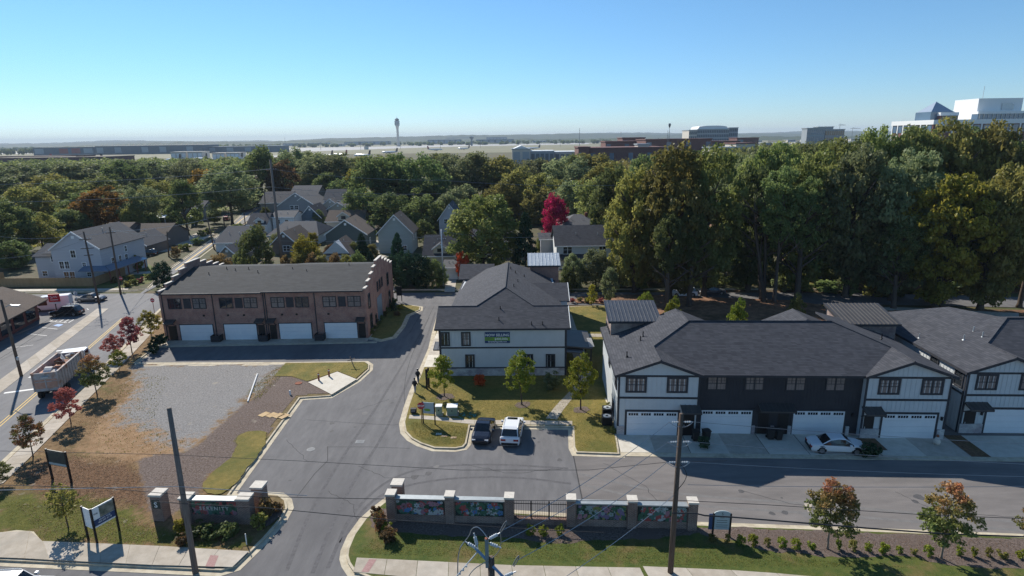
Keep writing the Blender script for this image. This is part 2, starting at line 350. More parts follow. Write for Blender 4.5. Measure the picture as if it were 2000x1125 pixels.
CON = [M['concrete'], M['concrete'], M['concrete_b']]

# open asphalt: estate drive, newer drive before the terrace, streets
a = MB(); a.sheet([(-54,30.5),(5.35,30.5),(5.35,108),(-54,108)], .006); struct('road', a, M['asphalt'])
a = MB(); a.sheet([(5.38,30.5),(90,24),(90,54),(5.38,54)], .006); struct('road', a, M['asphalt_new'])
a = MB(); a.sheet([(-120,20),(-54.05,20),(90,14),(90,31),(-54.05,35),(-120,38)], .002); struct('road', a, M['asphalt_street'])
STREET_E = [(-40.5,28),(-46.2,47.8),(-52.7,71.7),(-56.2,83.6),(-59.3,93.0),(-64,97.5)]      # east kerb of the left street
yl = [g(0,830), g(240,622)]
sd = Vector((yl[1][0]-yl[0][0], yl[1][1]-yl[0][1])).normalized(); sn = Vector((-sd.y, sd.x))   # street direction, normal points west
def st(t, off): v = Vector(yl[0]) + sd*t + sn*off; return (v.x, v.y)                            # street coordinates: metres along, metres west of the yellow line
a = MB(); a.sheet([st(-40,16), st(-40,-9.5), st(46,-9.5), (-62,100), st(52,16)], .010); struct('road', a, M['asphalt_street'])
a = MB(); a.sheet([(-230,101),(-54.02,99.5),(-54.02,108.8),(-72,110.5),(-230,113)], .014); struct('road', a, M['asphalt_street'])
a = MB(); a.sheet([(-54,99.2),(14,98.0),(14,106.8),(-54,108.8)], .014); struct('road', a, M['asphalt'])
a = MB(); a.sheet([(14.02,98),(60,96),(120,88),(120,94),(62,103.5),(14.02,106.6)], .014); struct('road', a, M['asphalt'])
far_l = gs((262,582),(330,530),(440,452),(480,415),(505,398)); far_r = gs((305,560),(355,525),(405,487),(470,440),(520,408),(545,392))
a = MB(); a.sheet(far_l + far_r[::-1], .018); struct('road', a, M['asphalt_street'])
a = MB(); a.sheet([g(505,402),g(560,402),g(700,398),g(700,393),g(500,396)], .016); struct('road', a, M['asphalt_street'])

# west island: the gravel lot, its verges and the entrance peninsula
W = gs((432,1117),(462,1108),(491,1080),(519,1052),(550,1016),(562,994),(559,979),(546,969),(514,967),(480,975),(448,969),(586,779),(645,775),(697,745),(721,723),(722,713),(714,708),(558,710),(263,711),(304,679)) \
    + [(-51.6,80.6),(-51.6,99.4),(-61,99.3),(-59.3,93.0),(-56.2,83.6),(-52.7,71.7),(-46.2,47.8),(-44.2,41),(-42.5,37.5),(-40,35.8),(-36,35.3)]
island(W, M['lawn_rough'])
def sdist(P_, poly):                          # signed distance (positive inside) of many points to a polygon
    P_ = np.asarray(P_); d = np.full(len(P_), 1e9); ins = np.zeros(len(P_), bool); n = len(poly)
    for i in range(n):
        a = np.array(poly[i]); b = np.array(poly[(i+1)%n]); ab = b-a; t = np.clip(((P_-a)@ab)/(ab@ab+1e-12), 0, 1); d = np.minimum(d, np.linalg.norm(P_-(a+t[:,None]*ab), axis=1))
        ins ^= ((a[1] > P_[:,1]) != (b[1] > P_[:,1])) & (P_[:,0] < (b[0]-a[0])*(P_[:,1]-a[1])/(b[1]-a[1]+1e-12)+a[0])
    return np.where(ins, d, -d)
def soil_lot(outline, layers, z, step=.4):
    """ground of the unfinished lot: a fine grid whose soils run into each other over soft ragged borders"""
    o = np.array(outline); x0, y0 = o.min(0)-step; x1, y1 = o.max(0)+step; nx, ny = int((x1-x0)/step)+1, int((y1-y0)/step)+1
    X_, Y_ = np.meshgrid(x0+np.arange(nx)*step, y0+np.arange(ny)*step); P_ = np.c_[X_.ravel(), Y_.ravel()]; keep = sdist(P_, outline) > .1
    idx = np.full(nx*ny, -1); idx[keep] = np.arange(keep.sum()); I = np.arange(nx*ny).reshape(ny,nx); Q = np.stack([I[:-1,:-1],I[:-1,1:],I[1:,1:],I[1:,:-1]],-1).reshape(-1,4); Q = Q[keep[Q].all(1)]
    V = P_[keep]; zz = z+.008*np.sin(V[:,0]*.9)*np.sin(V[:,1]*.7)
    me = bpy.data.meshes.new('soil'); me.from_pydata(np.c_[V, zz+.02].tolist(), [], idx[Q].tolist()); me.update()
    for nm, poly, soft in layers:
        w = np.clip(.5+sdist(V, poly)/soft, -.6, 1.4); a = me.attributes.new(nm, 'FLOAT', 'POINT'); a.data.foreach_set('value', w.astype(np.float32))
    return link('soil', me, lot_mat(), None, kind='structure')
soil_lot(offset(W, .35), [
  ('litter', gs((40,930),(110,885),(175,905),(262,910),(280,945),(300,1000),(230,990),(150,975),(60,975)), 3.0),
  ('clay', gs((300,722),(262,745),(222,805),(180,845),(166,888),(190,900),(259,904),(345,896),(400,866),(440,822),(350,750)), 3.2),
  ('gravel', gs((262,714),(558,711),(534,739),(503,771),(471,795),(440,822),(400,858),(379,878),(340,874),(300,850),(262,830),(235,822),(258,785),(270,745)), 4.2),
  ('mulch', gs((540,739),(570,738),(600,742),(640,771),(586,781),(531,850),(505,846),(479,847),(461,858),(460,890),(440,910),(402,935),(392,966),(372,985),(330,1018),(300,1022),(277,935),(266,905),(302,893),(366,886),(400,862),(440,826),(471,799),(503,775)), .8),
  ('grass', gs((-20,990),(60,968),(130,990),(170,975),(240,995),(300,1035),(350,1045),(480,1062),(478,1080),(300,1070),(85,1062),(66,1043),(-20,1045)), 2.2)], .16)
patch('lawn', gs((528,849),(500,846),(479,847),(461,858),(460,890),(440,910),(402,935),(392,968),(446,968),(500,900)), M['lawn'], .226, 1)
patch('lawn', gs((558,712),(712,711),(718,716),(718,722),(695,742),(660,728),(600,748),(570,738),(536,738)), M['lawn'], .224, 0)
patch('mulch', gs((505,1000),(556,985),(552,1008),(525,1035),(490,1030)), M['mulch'], .222)
patch('concrete_pad', gs((659,729),(697,744),(648,774),(602,750)), M['concrete_pale'], .232, 0)
# street pavement along the left street, front pavement
off = lambda L, d: [tuple(Vector(p) + Vector((sd.y, -sd.x))*d) for p in L]
pv = [(-45.2,44.2),(-46.0,47.5),(-52.5,71.7),(-56.0,83.6),(-59.0,92.6)]
slabs('pavement', off(pv, .2), off(pv, 1.9), 30, .235, CON)
fr_t = gs((0,1045),(34,1040),(67,1043),(83,1062),(300,1071),(487,1082)); fr_b = gs((0,1094),(34,1095),(67,1097),(100,1099),(300,1109),(455,1113))
slabs('pavement', fr_t, fr_b, 9, .235, CON)
pr = MB(); pr.sheet(gs((412,1090),(428,1091),(419,1113),(402,1112)), .244); struct('tactile_strip', pr, M['paver_red'])
# centre island round the sales terrace
C = gs((843,680),(820,735),(807,765),(796,797),(788,827),(791,845),(803,858),(821,868),(848,877),(889,878),(905,875),(911,868),(918,833),(1118,836),(1120,876),(1125,886),(1210,889)) \
    + [(10.1,54),(10.2,60),(33,60),(33,96.6),(12,97.0),(9,96.5),(-10.6,97.6),(-12.0,95.0),(-11.6,84)]
island(C, M['lawn'])
slabs('pavement', gs((800,813),(840,815),(918,823),(1118,825)), gs((798,820),(840,822),(918,831),(1118,833)), 12, .166, CON)
slabs('path', gs((1066,820),(1085,795),(1115,765),(1140,735)), gs((1088,822),(1103,798),(1130,768),(1160,735)), 6, .169, CON)
slabs('path', [(7.9,66),(7.9,76),(7.9,92)], [(9.6,66),(9.6,76),(9.6,92)], 14, .166, CON)
slabs('path', [(7.0,81.0),(13.6,80.6)], [(7.0,82.4),(13.6,82.0)], 4, .172, CON)
slabs('pavement', [(-11.3,70),(-11.3,96)], [(-8.8,70),(-8.8,96)], 12, .164, [M['concrete_pale'], M['concrete_b']])
patch('mulch', gs((1112,592),(1140,577),(1280,577),(1400,583),(1600,590),(1620,620),(1500,640),(1330,635),(1270,610),(1180,594)), M['forest_floor'], .163, 1)
def ring(px, py, r):
    c = g(px, py, .15); n = 18; rnd = random.Random(int(px)); patch('mulch', [(c[0]+r*rnd.uniform(.85,1.15)*math.cos(6.283*k/n), c[1]+r*.9*rnd.uniform(.85,1.15)*math.sin(6.283*k/n)) for k in range(n)], M['mulch'], .175)
for p in ((868,775,1.0),(1020,791,.9),(1134,801,.9)): ring(*p)
a = MB(); a.prism(gs((862,817),(905,817),(903,823),(862,821)), 0, .01)
# lawn strip behind the brick terrace and its side bed
E_ = [(-20.9,82.0),(-18.6,80.6),(-17.3,82.0),(-17.6,90.0),(-18.2,95.5),(-16.6,97.6),(-16.4,99.2),(-18,100.6),(-21,101.2),(-50.6,102),(-50.6,98),(-20.9,98)]
E_ = [(-20.9,82.0),(-18.9,80.8),(-17.4,82.0),(-17.0,87.0),(-17.2,93),(-15.6,96.0),(-15.8,98.0),(-18,99.2),(-21,99.5)]
island(E_, M['lawn'])
# front island: mural wall, shrubs
S = gs((690,1118),(680,1103),(676,1090),(678,1075),(690,1047),(712,1016),(735,995),(757,978),(1000,1003),(1362,1027)) + [g(1700,1039), g(2000,1051)] + [(60,32.5),(60,29.4),(30,31),(0,32.0),(-8,32.2)]
island(S, M['lawn_green'])
slabs('pavement', gs((697,1093),(1000,1108),(1250,1113)), [g(690,1121), (-2,32.3), (8.5,31.9)], 9, .170, CON)
slabs('pavement', gs((1255,1110),(1420,1117),(1520,1124),(1700,1140)), [(8.8,31.8),(15,31.5),(18,31.4),(24,31.1)], 5, .170, CON)
pr = MB(); pr.sheet(gs((722,1096),(736,1097),(720,1122),(706,1121)), .178); struct('tactile_strip', pr, M['paver_red'])
patch('mulch', gs((1362,1031),(1700,1044),(2000,1056),(2050,1062),(2050,1115),(1900,1112),(1830,1107),(1765,1085),(1690,1092),(1620,1095),(1560,1083),(1470,1076),(1440,1060),(1370,1052)), M['mulch'], .162, 1)
patch('mulch', gs((745,990),(1365,1030),(1375,1050),(1150,1060),(1100,1068),(1020,1055),(800,1046),(725,1040),(728,1010)), M['mulch'], .160, 1)
# concrete forecourt before the right terrace, gutter strip
TR = R(-3.0)                                   # the front blocks stand turned by three degrees
def tw(x, y, o=(9.9,52.05)): c, s = math.cos(TR), math.sin(TR); return (o[0]+x*c-y*s, o[1]+x*s+y*c)
for i, (x0, x1) in enumerate(((0,6.3),(6.36,13.3),(13.36,16.9),(16.96,23.2),(23.26,30.9),(32.6,47))):
    n = 2 if x1-x0 > 5 else 1
    slabs('forecourt', [tw(x0,-3.3), tw(x1,-3.3)], [tw(x0,.6), tw(x1,.6)], n, .05, [M['concrete_b'], M['concrete_pale']])
k = MB(); k.prism([tw(-.2,-4.0), tw(50,-4.0), tw(50,-3.33), tw(-.2,-3.33)], 0, .045); struct('gutter', k, M['kerb'])
patch('planting_bed', [tw(30.95,-3.3), tw(32.55,-3.3), tw(32.55,.6), tw(30.95,.6)], M['litter'], .06, 0)
patch('planting_bed', [tw(22.0,-2.4), tw(24.2,-2.4), tw(24.2,-.2), tw(22.0,-.2)], M['litter'], .058, 0)
# forecourt of the brick terrace
slabs('forecourt', [(-50.6,79.9),(-20.9,80.5)], [(-50.6,82.2),(-20.9,82.2)], 8, .05, [M['concrete_b'], M['concrete']])
k = MB(); k.prism([(-50.9,79.2),(-19.4,79.8),(-19.4,80.4),(-50.9,79.85)], 0, .04); struct('gutter', k, M['kerb'])
k = MB(); k.prism(gs((263,712),(560,711),(560,716),(263,718)), 0, .18); struct('kerb', k, M['kerb'])
# shop forecourt, apron, verge of the corner house
a = MB(); a.sheet([st(-8,11.0), st(-8,40), st(48,40), st(48,11.0)], .008); struct('parking_lot', a, M['asphalt_street'])
slabs('apron', [g(0,768), g(212,603)], [g(0,742), g(190,603)], 14, .035, [M['concrete_b'], M['concrete']])
slabs('apron', [st(-30,7.6), g(0,769)], [st(-30,11.4), g(0,743)], 8, .035, [M['concrete_b'], M['concrete']])
V = [(-230,114.4),(-82,112.2),(-74,112.6),(-72.5,114.5)] + [tuple(Vector(p)+Vector((-.6,-.2))) for p in far_l[1:4]] + [(-160,240),(-260,200)]
island(V, M['yard'], gutter=.4)
patch('lawn', [(-100,116.5),(-82,114.8),(-75.5,115),(-74,119),(-80,131),(-88,140),(-92,134)], M['lawn_green'], .160, 1)
slabs('pavement', [(-150,114.0),(-80,112.6),(-75.5,113)], [(-150,115.6),(-80,114.2),(-76.2,114.3)], 26, .166, [M['concrete_pale'], M['concrete_b']])
V2 = [(-69.5,113.5),(-62,111.2),(-20,110.2),(14,108.6),(40,107.4),(62,105.5),(62,190),(-20,235)] + [tuple(Vector(p)+Vector((1.0,0))) for p in far_r[::-1][1:-1]]
island(V2, M['yard'], gutter=.3)
V3 = [(33.2,60),(95,56),(125,86),(62,94),(33.2,95.8)]
patch('leaf_litter', V3, M['forest_floor'], .02, 0)
slabs('path', gs((1395,640),(1480,622),(1600,606),(1750,600),(1990,612)), gs((1410,648),(1500,632),(1600,613),(1750,606),(1990,622)), 18, .05, [M['concrete'], M['concrete_b']])
patch('leaf_litter', [(62,106),(125,96),(190,150),(160,260),(62,190)], M['forest_floor'], .02, 0)
patch('lawn', gs((1430,560),(1600,556),(1600,520),(1450,512)), M['lawn'], .19, 0)
# driveways behind
patch('driveway', gs((770,572),(775,540),(760,500),(735,500),(738,540),(748,572)), M['concrete'], .185, 0)
patch('driveway', gs((722,498),(748,496),(738,470),(716,470)), M['concrete_b'], .187, 0)
patch('driveway', gs((868,572),(888,572),(892,545),(872,540)), M['concrete_b'], .185, 0)
for q in (((330,478),(395,452),(420,458),(372,482)), ((300,495),(352,490),(365,484),(310,486)), ((235,540),(300,535),(300,531),(235,534))):
    patch('driveway', gs(*q), M['concrete_b'], .185, 0)
# painted markings
def mark(name, poly, m, z): k = MB(); k.sheet(poly, z); return struct(name, k, m)
for o in (-.17, .17):
    mark('road_marking', [st(-25,o-.06), st(-25,o+.06), st(39.5,o+.06), st(39.5,o-.06)], M['yellow_paint'], .020)
def bar(p, q, w, m='white_paint', z=.021):
    p, q = Vector(p), Vector(q); d = (q-p).normalized(); n = Vector((-d.y, d.x))*w/2
    mark('road_marking', [tuple(p-n), tuple(q-n), tuple(q+n), tuple(p+n)], M[m], z)
bar(g(110,686), g(168,678), .45); bar(g(8,768), g(75,759), .45); bar(g(58,738), g(85,722), .45)
for dx in (0, 9, 18):                         # painted letters R R seen at a flat angle
    p, q = g(104+dx,703), g(115+dx,693); bar(p, q, .16)
    if dx < 18: bar(g(111+dx,702), g(116+dx,698), .14); bar(g(112+dx,695), g(118+dx,695.5), .14)
for p, q in (((76,639),(112,643)), ((54,652),(92,656)), ((170,603),(173,605)), ((10,681),(65,674))): bar(g(*p), g(*q), .12)
for i in range(5): bar(g(98+i*9,628+i*.6), g(108+i*9,622+i*.6), .14)
bar(g(96,628), g(131,630.5), .12)
mark('road_marking', gs((104,636),(113,633),(124,634),(115,638)), M['blue_paint'], .021)
bar(g(850,574), g(884,574), .14, 'yellow_paint'); bar(g(850,575.5), g(884,575.5), .14, 'yellow_paint')
for i in range(len(far_l)-1):
    m0, m1 = lerp(far_l[i], far_r[i], .5), lerp(far_l[i+1], far_r[i+1], .5)
    if i: bar(m0, m1, .3, 'yellow_paint', .026)
mark('road_marking', gs((1570,983),(1586,983),(1584,1000),(1578,1000)), M['concrete'], .014)
# dark seams and patches in the estate asphalt
def seam(pts, w=.05, m='tar', z=.0115):
    L = MB()
    for i in range(len(pts)-1):
        p, q = Vector(pts[i]), Vector(pts[i+1]); d = (q-p).normalized(); n = Vector((-d.y, d.x))*w/2
        L.sheet([tuple(p-n), tuple(q-n), tuple(q+n), tuple(p+n)], z)
    struct('asphalt_seam', L, M[m])
seam(smooth_line(gs((598,820),(720,828),(800,832),(786,770),(800,700),(830,640),(845,600),(862,585))), .05)
seam(gs((640,872),(640,900),(615,925),(580,970)), .06); seam(gs((640,873),(720,873),(800,876)), .05)
seam([(5.36,40.2),(5.36,48.6)], .10)
def cover(name, px, py, r, label, sq=False, m='grey_metal'):
    c = g(px, py); k = MB()
    if sq: k.box(-r, r, -r*.8, r*.8, 0, .012)
    else: k.cyl((0,0,0), r, .012, 'z', 20)
    o = k.build(name, M[m], None, loc=(c[0], c[1], .012), label=label, cat='cover')
    for i in range(-2, 3):
        b = MB(); b.box(-r*.7, r*.7, i*r*.28-.02, i*r*.28+.02, .012, .02); b.build('bar', M['grey_metal'], o)
cover('manhole_cover', 607, 878, .38, 'round manhole cover in the middle of the entrance drive')
cover('drain_grate', 703, 863, .42, 'square grey drain grate in the asphalt of the entrance drive', True)

rna = random.Random(9); M['oil'] = mat('oil', (.075,.073,.075), (.10,.098,.10), 3.0, .8); M['tyre_wear'] = mat('tyre_wear', (.084,.082,.086), (.122,.119,.123), 1.5, .9, stretch=(2,2,1)); M['pale_wear'] = mat('pale_wear', (.15,.145,.142), (.185,.178,.172), 2.0, .9)
def crack(pts, n=9, w=.04):
    P_ = []
    for i in range(len(pts)-1):
        for j in range(n): p = lerp(pts[i], pts[i+1], j/n); P_.append((p[0]+rna.uniform(-.12,.12), p[1]+rna.uniform(-.12,.12)))
    seam(P_+[pts[-1]], w)
for c_ in (((700,910),(760,935),(830,930)),((900,905),(1000,925),(1100,915)),((640,960),(690,985),(700,1030)),((560,860),(600,900)),((1180,905),(1260,950),(1300,1000)),((1450,960),(1550,985),(1680,1000)),((1750,960),(1830,1000),(1980,1010)),((820,560),(830,600),(800,650)),((700,800),(760,780))): crack(gs(*c_))
for i in range(26):
    px, py = rna.choice([(rna.uniform(560,1100),rna.uniform(885,965)),(rna.uniform(1150,1950),rna.uniform(945,1010)),(rna.uniform(640,790),rna.uniform(740,860)),(rna.uniform(930,1100),rna.uniform(855,885))]); c = g(px, py); r = rna.uniform(.1,.45)
    patch('oil_stain', ragged([(c[0]+r*math.cos(6.283*k_/8)*rna.uniform(.6,1.3), c[1]+r*math.sin(6.283*k_/8)) for k_ in range(8)], .04, .2, i), M['oil' if i % 3 else 'pale_wear'], .0105+i*.00002, 0)
for tr in (((560,1115),(600,1010),(640,940),(690,860),(740,790),(800,690),(838,620)),((610,1120),(650,1020),(690,940),(750,850),(790,760),(830,670),(850,610)),((640,1110),(690,990),(790,915),(950,905),(1110,915)),((665,1060),(730,965),(850,935),(1000,930),(1115,945))):
    seam(smooth_line(gs(*tr), 3), .28, 'tyre_wear', .0090)
for tr in (((1130,925),(1300,965),(1600,985),(1990,1020)),((1130,945),(1300,985),(1600,1003),(1990,1036))): seam(smooth_line(gs(*tr), 3), .3, 'pale_wear', .0090)
# ================================================================== windows, doors and other building parts
def window(parent, pos, w, h, face='-y', frame='trim', pane='glass', cols=2, rows=2, fw=.14, depth=.08, double=False, muntin='trim', sill=False):
    """a framed window on a wall; pos = lower left corner on the wall plane in the wall's own direction"""
    key = ('win', w, h, cols, rows, fw, double)
    def mk():
        f = MB(); d = depth
        f.box(-fw,0,-d,.02,-fw,h+fw); f.box(w,w+fw,-d,.02,-fw,h+fw); f.box(0,w,-d,.02,-fw,0); f.box(0,w,-d,.02,h,h+fw)
        if double: f.box(w/2-.06,w/2+.06,-d+.005,.02,0,h)
        p = MB(); p.box(0,w,-.025,.01,0,h)
        q = MB()
        for i in range(1, cols):
            x = w*i/cols
            if not (double and abs(x-w/2) < .05): q.box(x-.02,x+.02,-.045,-.026,0 if rows < 3 else h*.5,h)
        q.box(0,w,-.055,-.026,h*.5-.03,h*.5+.03)
        if rows >= 3: q.box(0,w,-.045,-.026,h*.75-.015,h*.75+.015)
        return f.mesh('window'), p.mesh('pane'), q.mesh('muntin')
    me = cached(key, mk)
    rz = {'-y':0, '+x':R(90), '+y':R(180), '-x':R(-90)}[face]
    o = link('window', me[0], M[frame], parent, pos, (0,0,rz), own=True)
    link('pane', me[1], M[pane], o, own=True); link('muntin', me[2], M[muntin], o, own=True)
    if sill: s = MB(); s.box(-.2,w+.2,-.14,.01,-.24,-.14); s.build('sill', M['cap'], o)
    return o
def garage_door(parent, x0, x1, y, z1, lights=True, m='door_white'):
    k = MB(); n = 4; h = z1/n
    for i in range(n): k.box(x0, x1, y-.03, y+.05, i*h+.012, (i+1)*h-.012)
    k.box(x0, x1, y-.005, y+.05, 0, z1)
    o = k.build('garage_door', M[m], parent)
    if lights:
        w = (x1-x0)
        for i in range(4):
            p = MB(); cx = x0 + w*(i+.5)/4
            p.box(cx-w*.095, cx+w*.095, y-.04, y-.005, z1-.36, z1-.12); q = p.build('light_panel', M['glass'], o)
            b = MB()
            for j in (-1,0,1): b.box(cx+j*w*.0475-.02, cx+j*w*.0475+.02, y-.05, y-.041, z1-.36, z1-.12)
            b.build('glazing_bar', M[m], o, kind='stuff')
    return o
def battens(parent, spans, m, step=.41, t=.028, w=.05):
    k = MB()
    for (x0, x1, y, z0, zf) in spans:         # wall facing -y; zf(x) gives the top
        n = max(1, int((x1-x0)/step))
        for i in range(n+1):
            x = x0 + .03 + (x1-x0-.06)*i/n
            k.box(x-w/2, x+w/2, y-t, y+.005, z0, zf(x))
    return k.build('battens', M[m], parent, kind='stuff')
def side_battens(parent, x, sgn, y0, y1, z0, z1, m, step=.41):
    k = MB(); n = int((y1-y0)/step)
    for i in range(n+1):
        y = y0 + .04 + (y1-y0-.08)*i/n; k.box(min(x,x+sgn*.028), max(x,x+sgn*.028), y-.025, y+.025, z0, z1)
    return k.build('battens', M[m], parent, kind='stuff')
def vent_pipe(parent, x, y, z, h=.5, m='black_metal'):
    k = MB(); k.cyl((x,y,z-.2), .055, h+.2, 'z', 8); k.cyl((x,y,z-.05), .16, .1, 'z', 8, .08); k.build('vent_pipe', M[m], parent)
def canopy(parent, x0, x1, y, z, d=1.1, m='metal_brown'):
    k = MB(); k.slab([(x0,y,z+.45),(x1,y,z+.45),(x1,y-d,z+.1),(x0,y-d,z+.1)], .1)
    o = k.build('canopy', M[m], parent)
    b = MB()
    for x in (x0+.08, x1-.08): b.tube([(x,y,z-.55),(x,y-d+.12,z+.02)], .05, 5)
    b.box(x0,x1,y-d,y-d+.08,z-.06,z+.02); b.build('bracket', M['trim'], o, kind='stuff')
    r = MB()
    for i in range(int((x1-x0)/.4)+1):
        x = x0+.02+i*(x1-x0-.04)/int((x1-x0)/.4); r.slab([(x-.02,y,z+.485),(x+.02,y,z+.485),(x+.02,y-d,z+.135),(x-.02,y-d,z+.135)], .05)
    r.build('seam', M[m], o, kind='stuff')
    return o
def wall_lamp(parent, x, y, z):
    k = MB(); k.box(x-.07,x+.07,y-.16,y,z,z+.3); k.box(x-.1,x+.1,y-.2,y+.01,z+.3,z+.34); k.build('wall_lamp', M['black_metal'], parent)
def downspout(parent, x, y, z0, z1, m='trim'):
    k = MB(); k.box(x-.05,x+.05,y-.1,y,z0,z1); k.build('downspout', M[m], parent)

# ================================================================== dark hip-roofed terrace on the right
def terrace_front(root, x0, w, doors, gar, wins, pane='glass_blind_reflection', garlights=True, canopies=()):
    """a pale gabled end unit of the terrace standing 0.5 m proud; x0 = its left edge"""
    E, S = 6.30, .36; mid = x0 + w/2; ap = E - .12 + S*(w/2)
    k = MB(); k.extr([(x0,0),(x0+w,0),(x0+w,E-.15),(mid,ap),(x0,E-.15)], 'y', 0, 4.0); k.build('wall', M['siding'], root)
    top = lambda x: min(E - .15, 99)
    zt = lambda x: E - .2 + S*(w/2 - abs(x-mid))
    battens(root, [(x0+.2, x0+w-.2, 0, 4.02, lambda x: E-.3), (x0+.2, x0+w-.2, 0, E-.08, zt), (x0+.2, gar[0]-.2, 0, 1.0, lambda x: 3.78), (gar[0]-.2, x0+w-.2, 0, 2.75, lambda x: 3.78)] , 'siding')
    t = MB(); t.box(x0,x0+.2,-.04,0,0,E-.2); t.box(x0+w-.2,x0+w,-.04,0,0,E-.2); t.box(x0+.2,x0+w-.2,-.045,0,3.80,4.0); t.box(x0+.2,x0+w-.2,-.045,0,E-.28,E-.1)
    t.box(gar[0]-.2,gar[0],-.05,0,0,2.66); t.box(gar[1],gar[1]+.2,-.05,0,0,2.66); t.box(gar[0],gar[1],-.05,0,2.46,2.66)
    t.build('trim', M['trim'], root)
    garage_door(root, gar[0], gar[1], -.01, 2.44, garlights)
    for a, b in ((x0+.02, gar[0]-.22), (gar[1]+.22, doors[0]-.02 if doors[0] > gar[1] else x0+w-.02)):
        if b-a > .15: s = MB(); s.box(a, b, -.12, -.002, 0, .95); s.build('stone_base', M['stone_white'], root)
    for wx in wins: window(root, (wx, 0, 4.60), 1.62, 1.25, pane=pane, cols=4, rows=3, fw=.17, double=True)
    d = MB(); d.box(doors[0], doors[1], -.03, .02, 0, 2.25); d.build('door', M['door_black'], root)
    h = MB(); h.box(doors[0]+.12,doors[0]+.18,-.08,-.03,.95,1.15); h.build('door_handle', M['galv'], root)
    for c in canopies: canopy(root, c[0], c[1], 0, 2.75)
    wall_lamp(root, gar[1]+.45 if gar[1]+.6 < x0+w else gar[0]-.5, -.02, 1.9)
def metal_shed(root, x0, x1, y0, y1, z0, z1, wall, m='metal_roof', base=0.0, n=14):
    """brick stair tower with a single-pitch standing seam roof: each metal panel is a piece of its own"""
    k = MB(); k.extr([(y0,base),(y1,base),(y1,z1-.12),(y0,z0-.12)], 'x', x0+.3, x1-.3); t = k.build('stair_tower', M[wall], root)
    f = MB(); f.slab([(x0,y0-.4,z0),(x1,y0-.4,z0),(x1,y1+.4,z1),(x0,y1+.4,z1)], .22); f.build('roof_edge', M['trim'], t)
    w = (x1-x0)/n
    def mk():
        p = MB(); dz = z1-z0
        p.slab([(0,y0-.45,.045),(w,y0-.45,.045),(w,y1+.45,dz+.045),(0,y1+.45,dz+.045)], .03)
        p.slab([(-.03,y0-.45,.115),(.03,y0-.45,.115),(.03,y1+.45,dz+.115),(-.03,y1+.45,dz+.115)], .09)
        return p.mesh('roof_panel')
    me = mk()
    for i in range(n): link('roof_panel', me, M[m], t, (x0+i*w, 0, z0))
    return t
def terrace_roof(root, L, D=14.2, gables=True, ridge_y=7.05, rear=((8.3,10.4,8.55),(21.6,10.4,8.55)), back=None):
    E, S, S2 = 6.30, .36, .42; o = .35; gw = 7.9; mid = 3.85; ga = E + S*(mid+.3)
    rz = E + S2*(ridge_y+.1); rx = (rz-E)/S - .3; T = .2
    k = MB()
    yv = (ga-E)/S2 - .1
    for f in (lambda x: x, lambda x: L-x):
        k.slab([(f(-.3),-o,E),(f(mid),-o,ga),(f(mid),yv,ga),(f(rx),ridge_y,rz)] + ([(f(rx),2*ridge_y-yv,rz),(f(-.3),D,E)] if back is None else [(f(back[0]),back[1],E+S*(back[0]+.3)),(f(-.3),D,E)]), T)
        k.slab([(f(mid),-o,ga),(f(gw),-o,E-.005),(f(gw),-.1,E),(f(mid),yv,ga)], T)
    k.slab([(gw,-.1,E),(L-gw,-.1,E),(L-mid,yv,ga),(L-rx,ridge_y,rz),(rx,ridge_y,rz),(mid,yv,ga)], T)
    k.slab([(rx,ridge_y,rz),(L-rx,ridge_y,rz),(L+.3,D+.3,E-.4),(-.3,D+.3,E-.4)], T)
    r = k.build('roof', M['shingle'], root)
    for (x, y, z) in rear:
        q = MB(); q.slab([(x-3.6,y-2.4,z-1.5),(x+3.6,y-2.4,z-1.5),(x,y,z)], .15); q.slab([(x+3.6,y-2.4,z-1.5),(x+3.6,y+4,z-1.5),(x,y+4,z),(x,y,z)], .15); q.slab([(x-3.6,y+4,z-1.5),(x-3.6,y-2.4,z-1.5),(x,y,z),(x,y+4,z)], .15)
        q.build('rear_roof', M['shingle'], r)
    c = MB()
    for f in (lambda x: x, lambda x: L-x):
        c.tube([(f(mid),-o,ga+.02),(f(mid),yv,ga+.02),(f(rx),ridge_y,rz+.02)], .07, 5)
    c.tube([(rx,ridge_y,rz+.02),(L-rx,ridge_y,rz+.02)], .09, 5); c.build('ridge_cap', M['shingle'], r)
    b = MB()                                   # fascia boards along gables and eaves
    for f in (lambda x: x, lambda x: L-x):
        for p, q in (((-.3,E),(mid,ga)),((mid,ga),(gw,E))):
            b.add([(f(p[0]),-o-.03,p[1]+.02),(f(q[0]),-o-.03,q[1]+.02),(f(q[0]),-o-.03,q[1]-.26),(f(p[0]),-o-.03,p[1]-.26),
                   (f(p[0]),-o+.02,p[1]+.02),(f(q[0]),-o+.02,q[1]+.02),(f(q[0]),-o+.02,q[1]-.26),(f(p[0]),-o+.02,p[1]-.26)], [(0,1,2,3),(7,6,5,4),(0,4,5,1),(3,2,6,7)])
    b.box(gw+.02,L-gw-.02,-.16,-.1,E-.24,E+.01)
    b.box(-.36,-.3,-o,D,E-.26,E+.0); b.box(L+.3,L+.36,-o,D,E-.26,E+.0); b.build('fascia', M['trim'], r)
    return r
loc = lambda x, y: (x, y, .03)
town = thing('terrace_house', 'long terrace with dark shingle roof, pale gabled ends and black middle, behind the white sedan', 'townhouse', (9.9,52.05,.03), TR)
L = 30.5
terrace_front(town, 0, 7.7, (6.25,7.35), (.95,5.75), (.9,4.75), canopies=((5.95,7.75),))
terrace_front(town, 22.8, 7.7, (23.05,24.0), (24.75,29.6), (24.1,27.95), canopies=((22.7,24.45),))
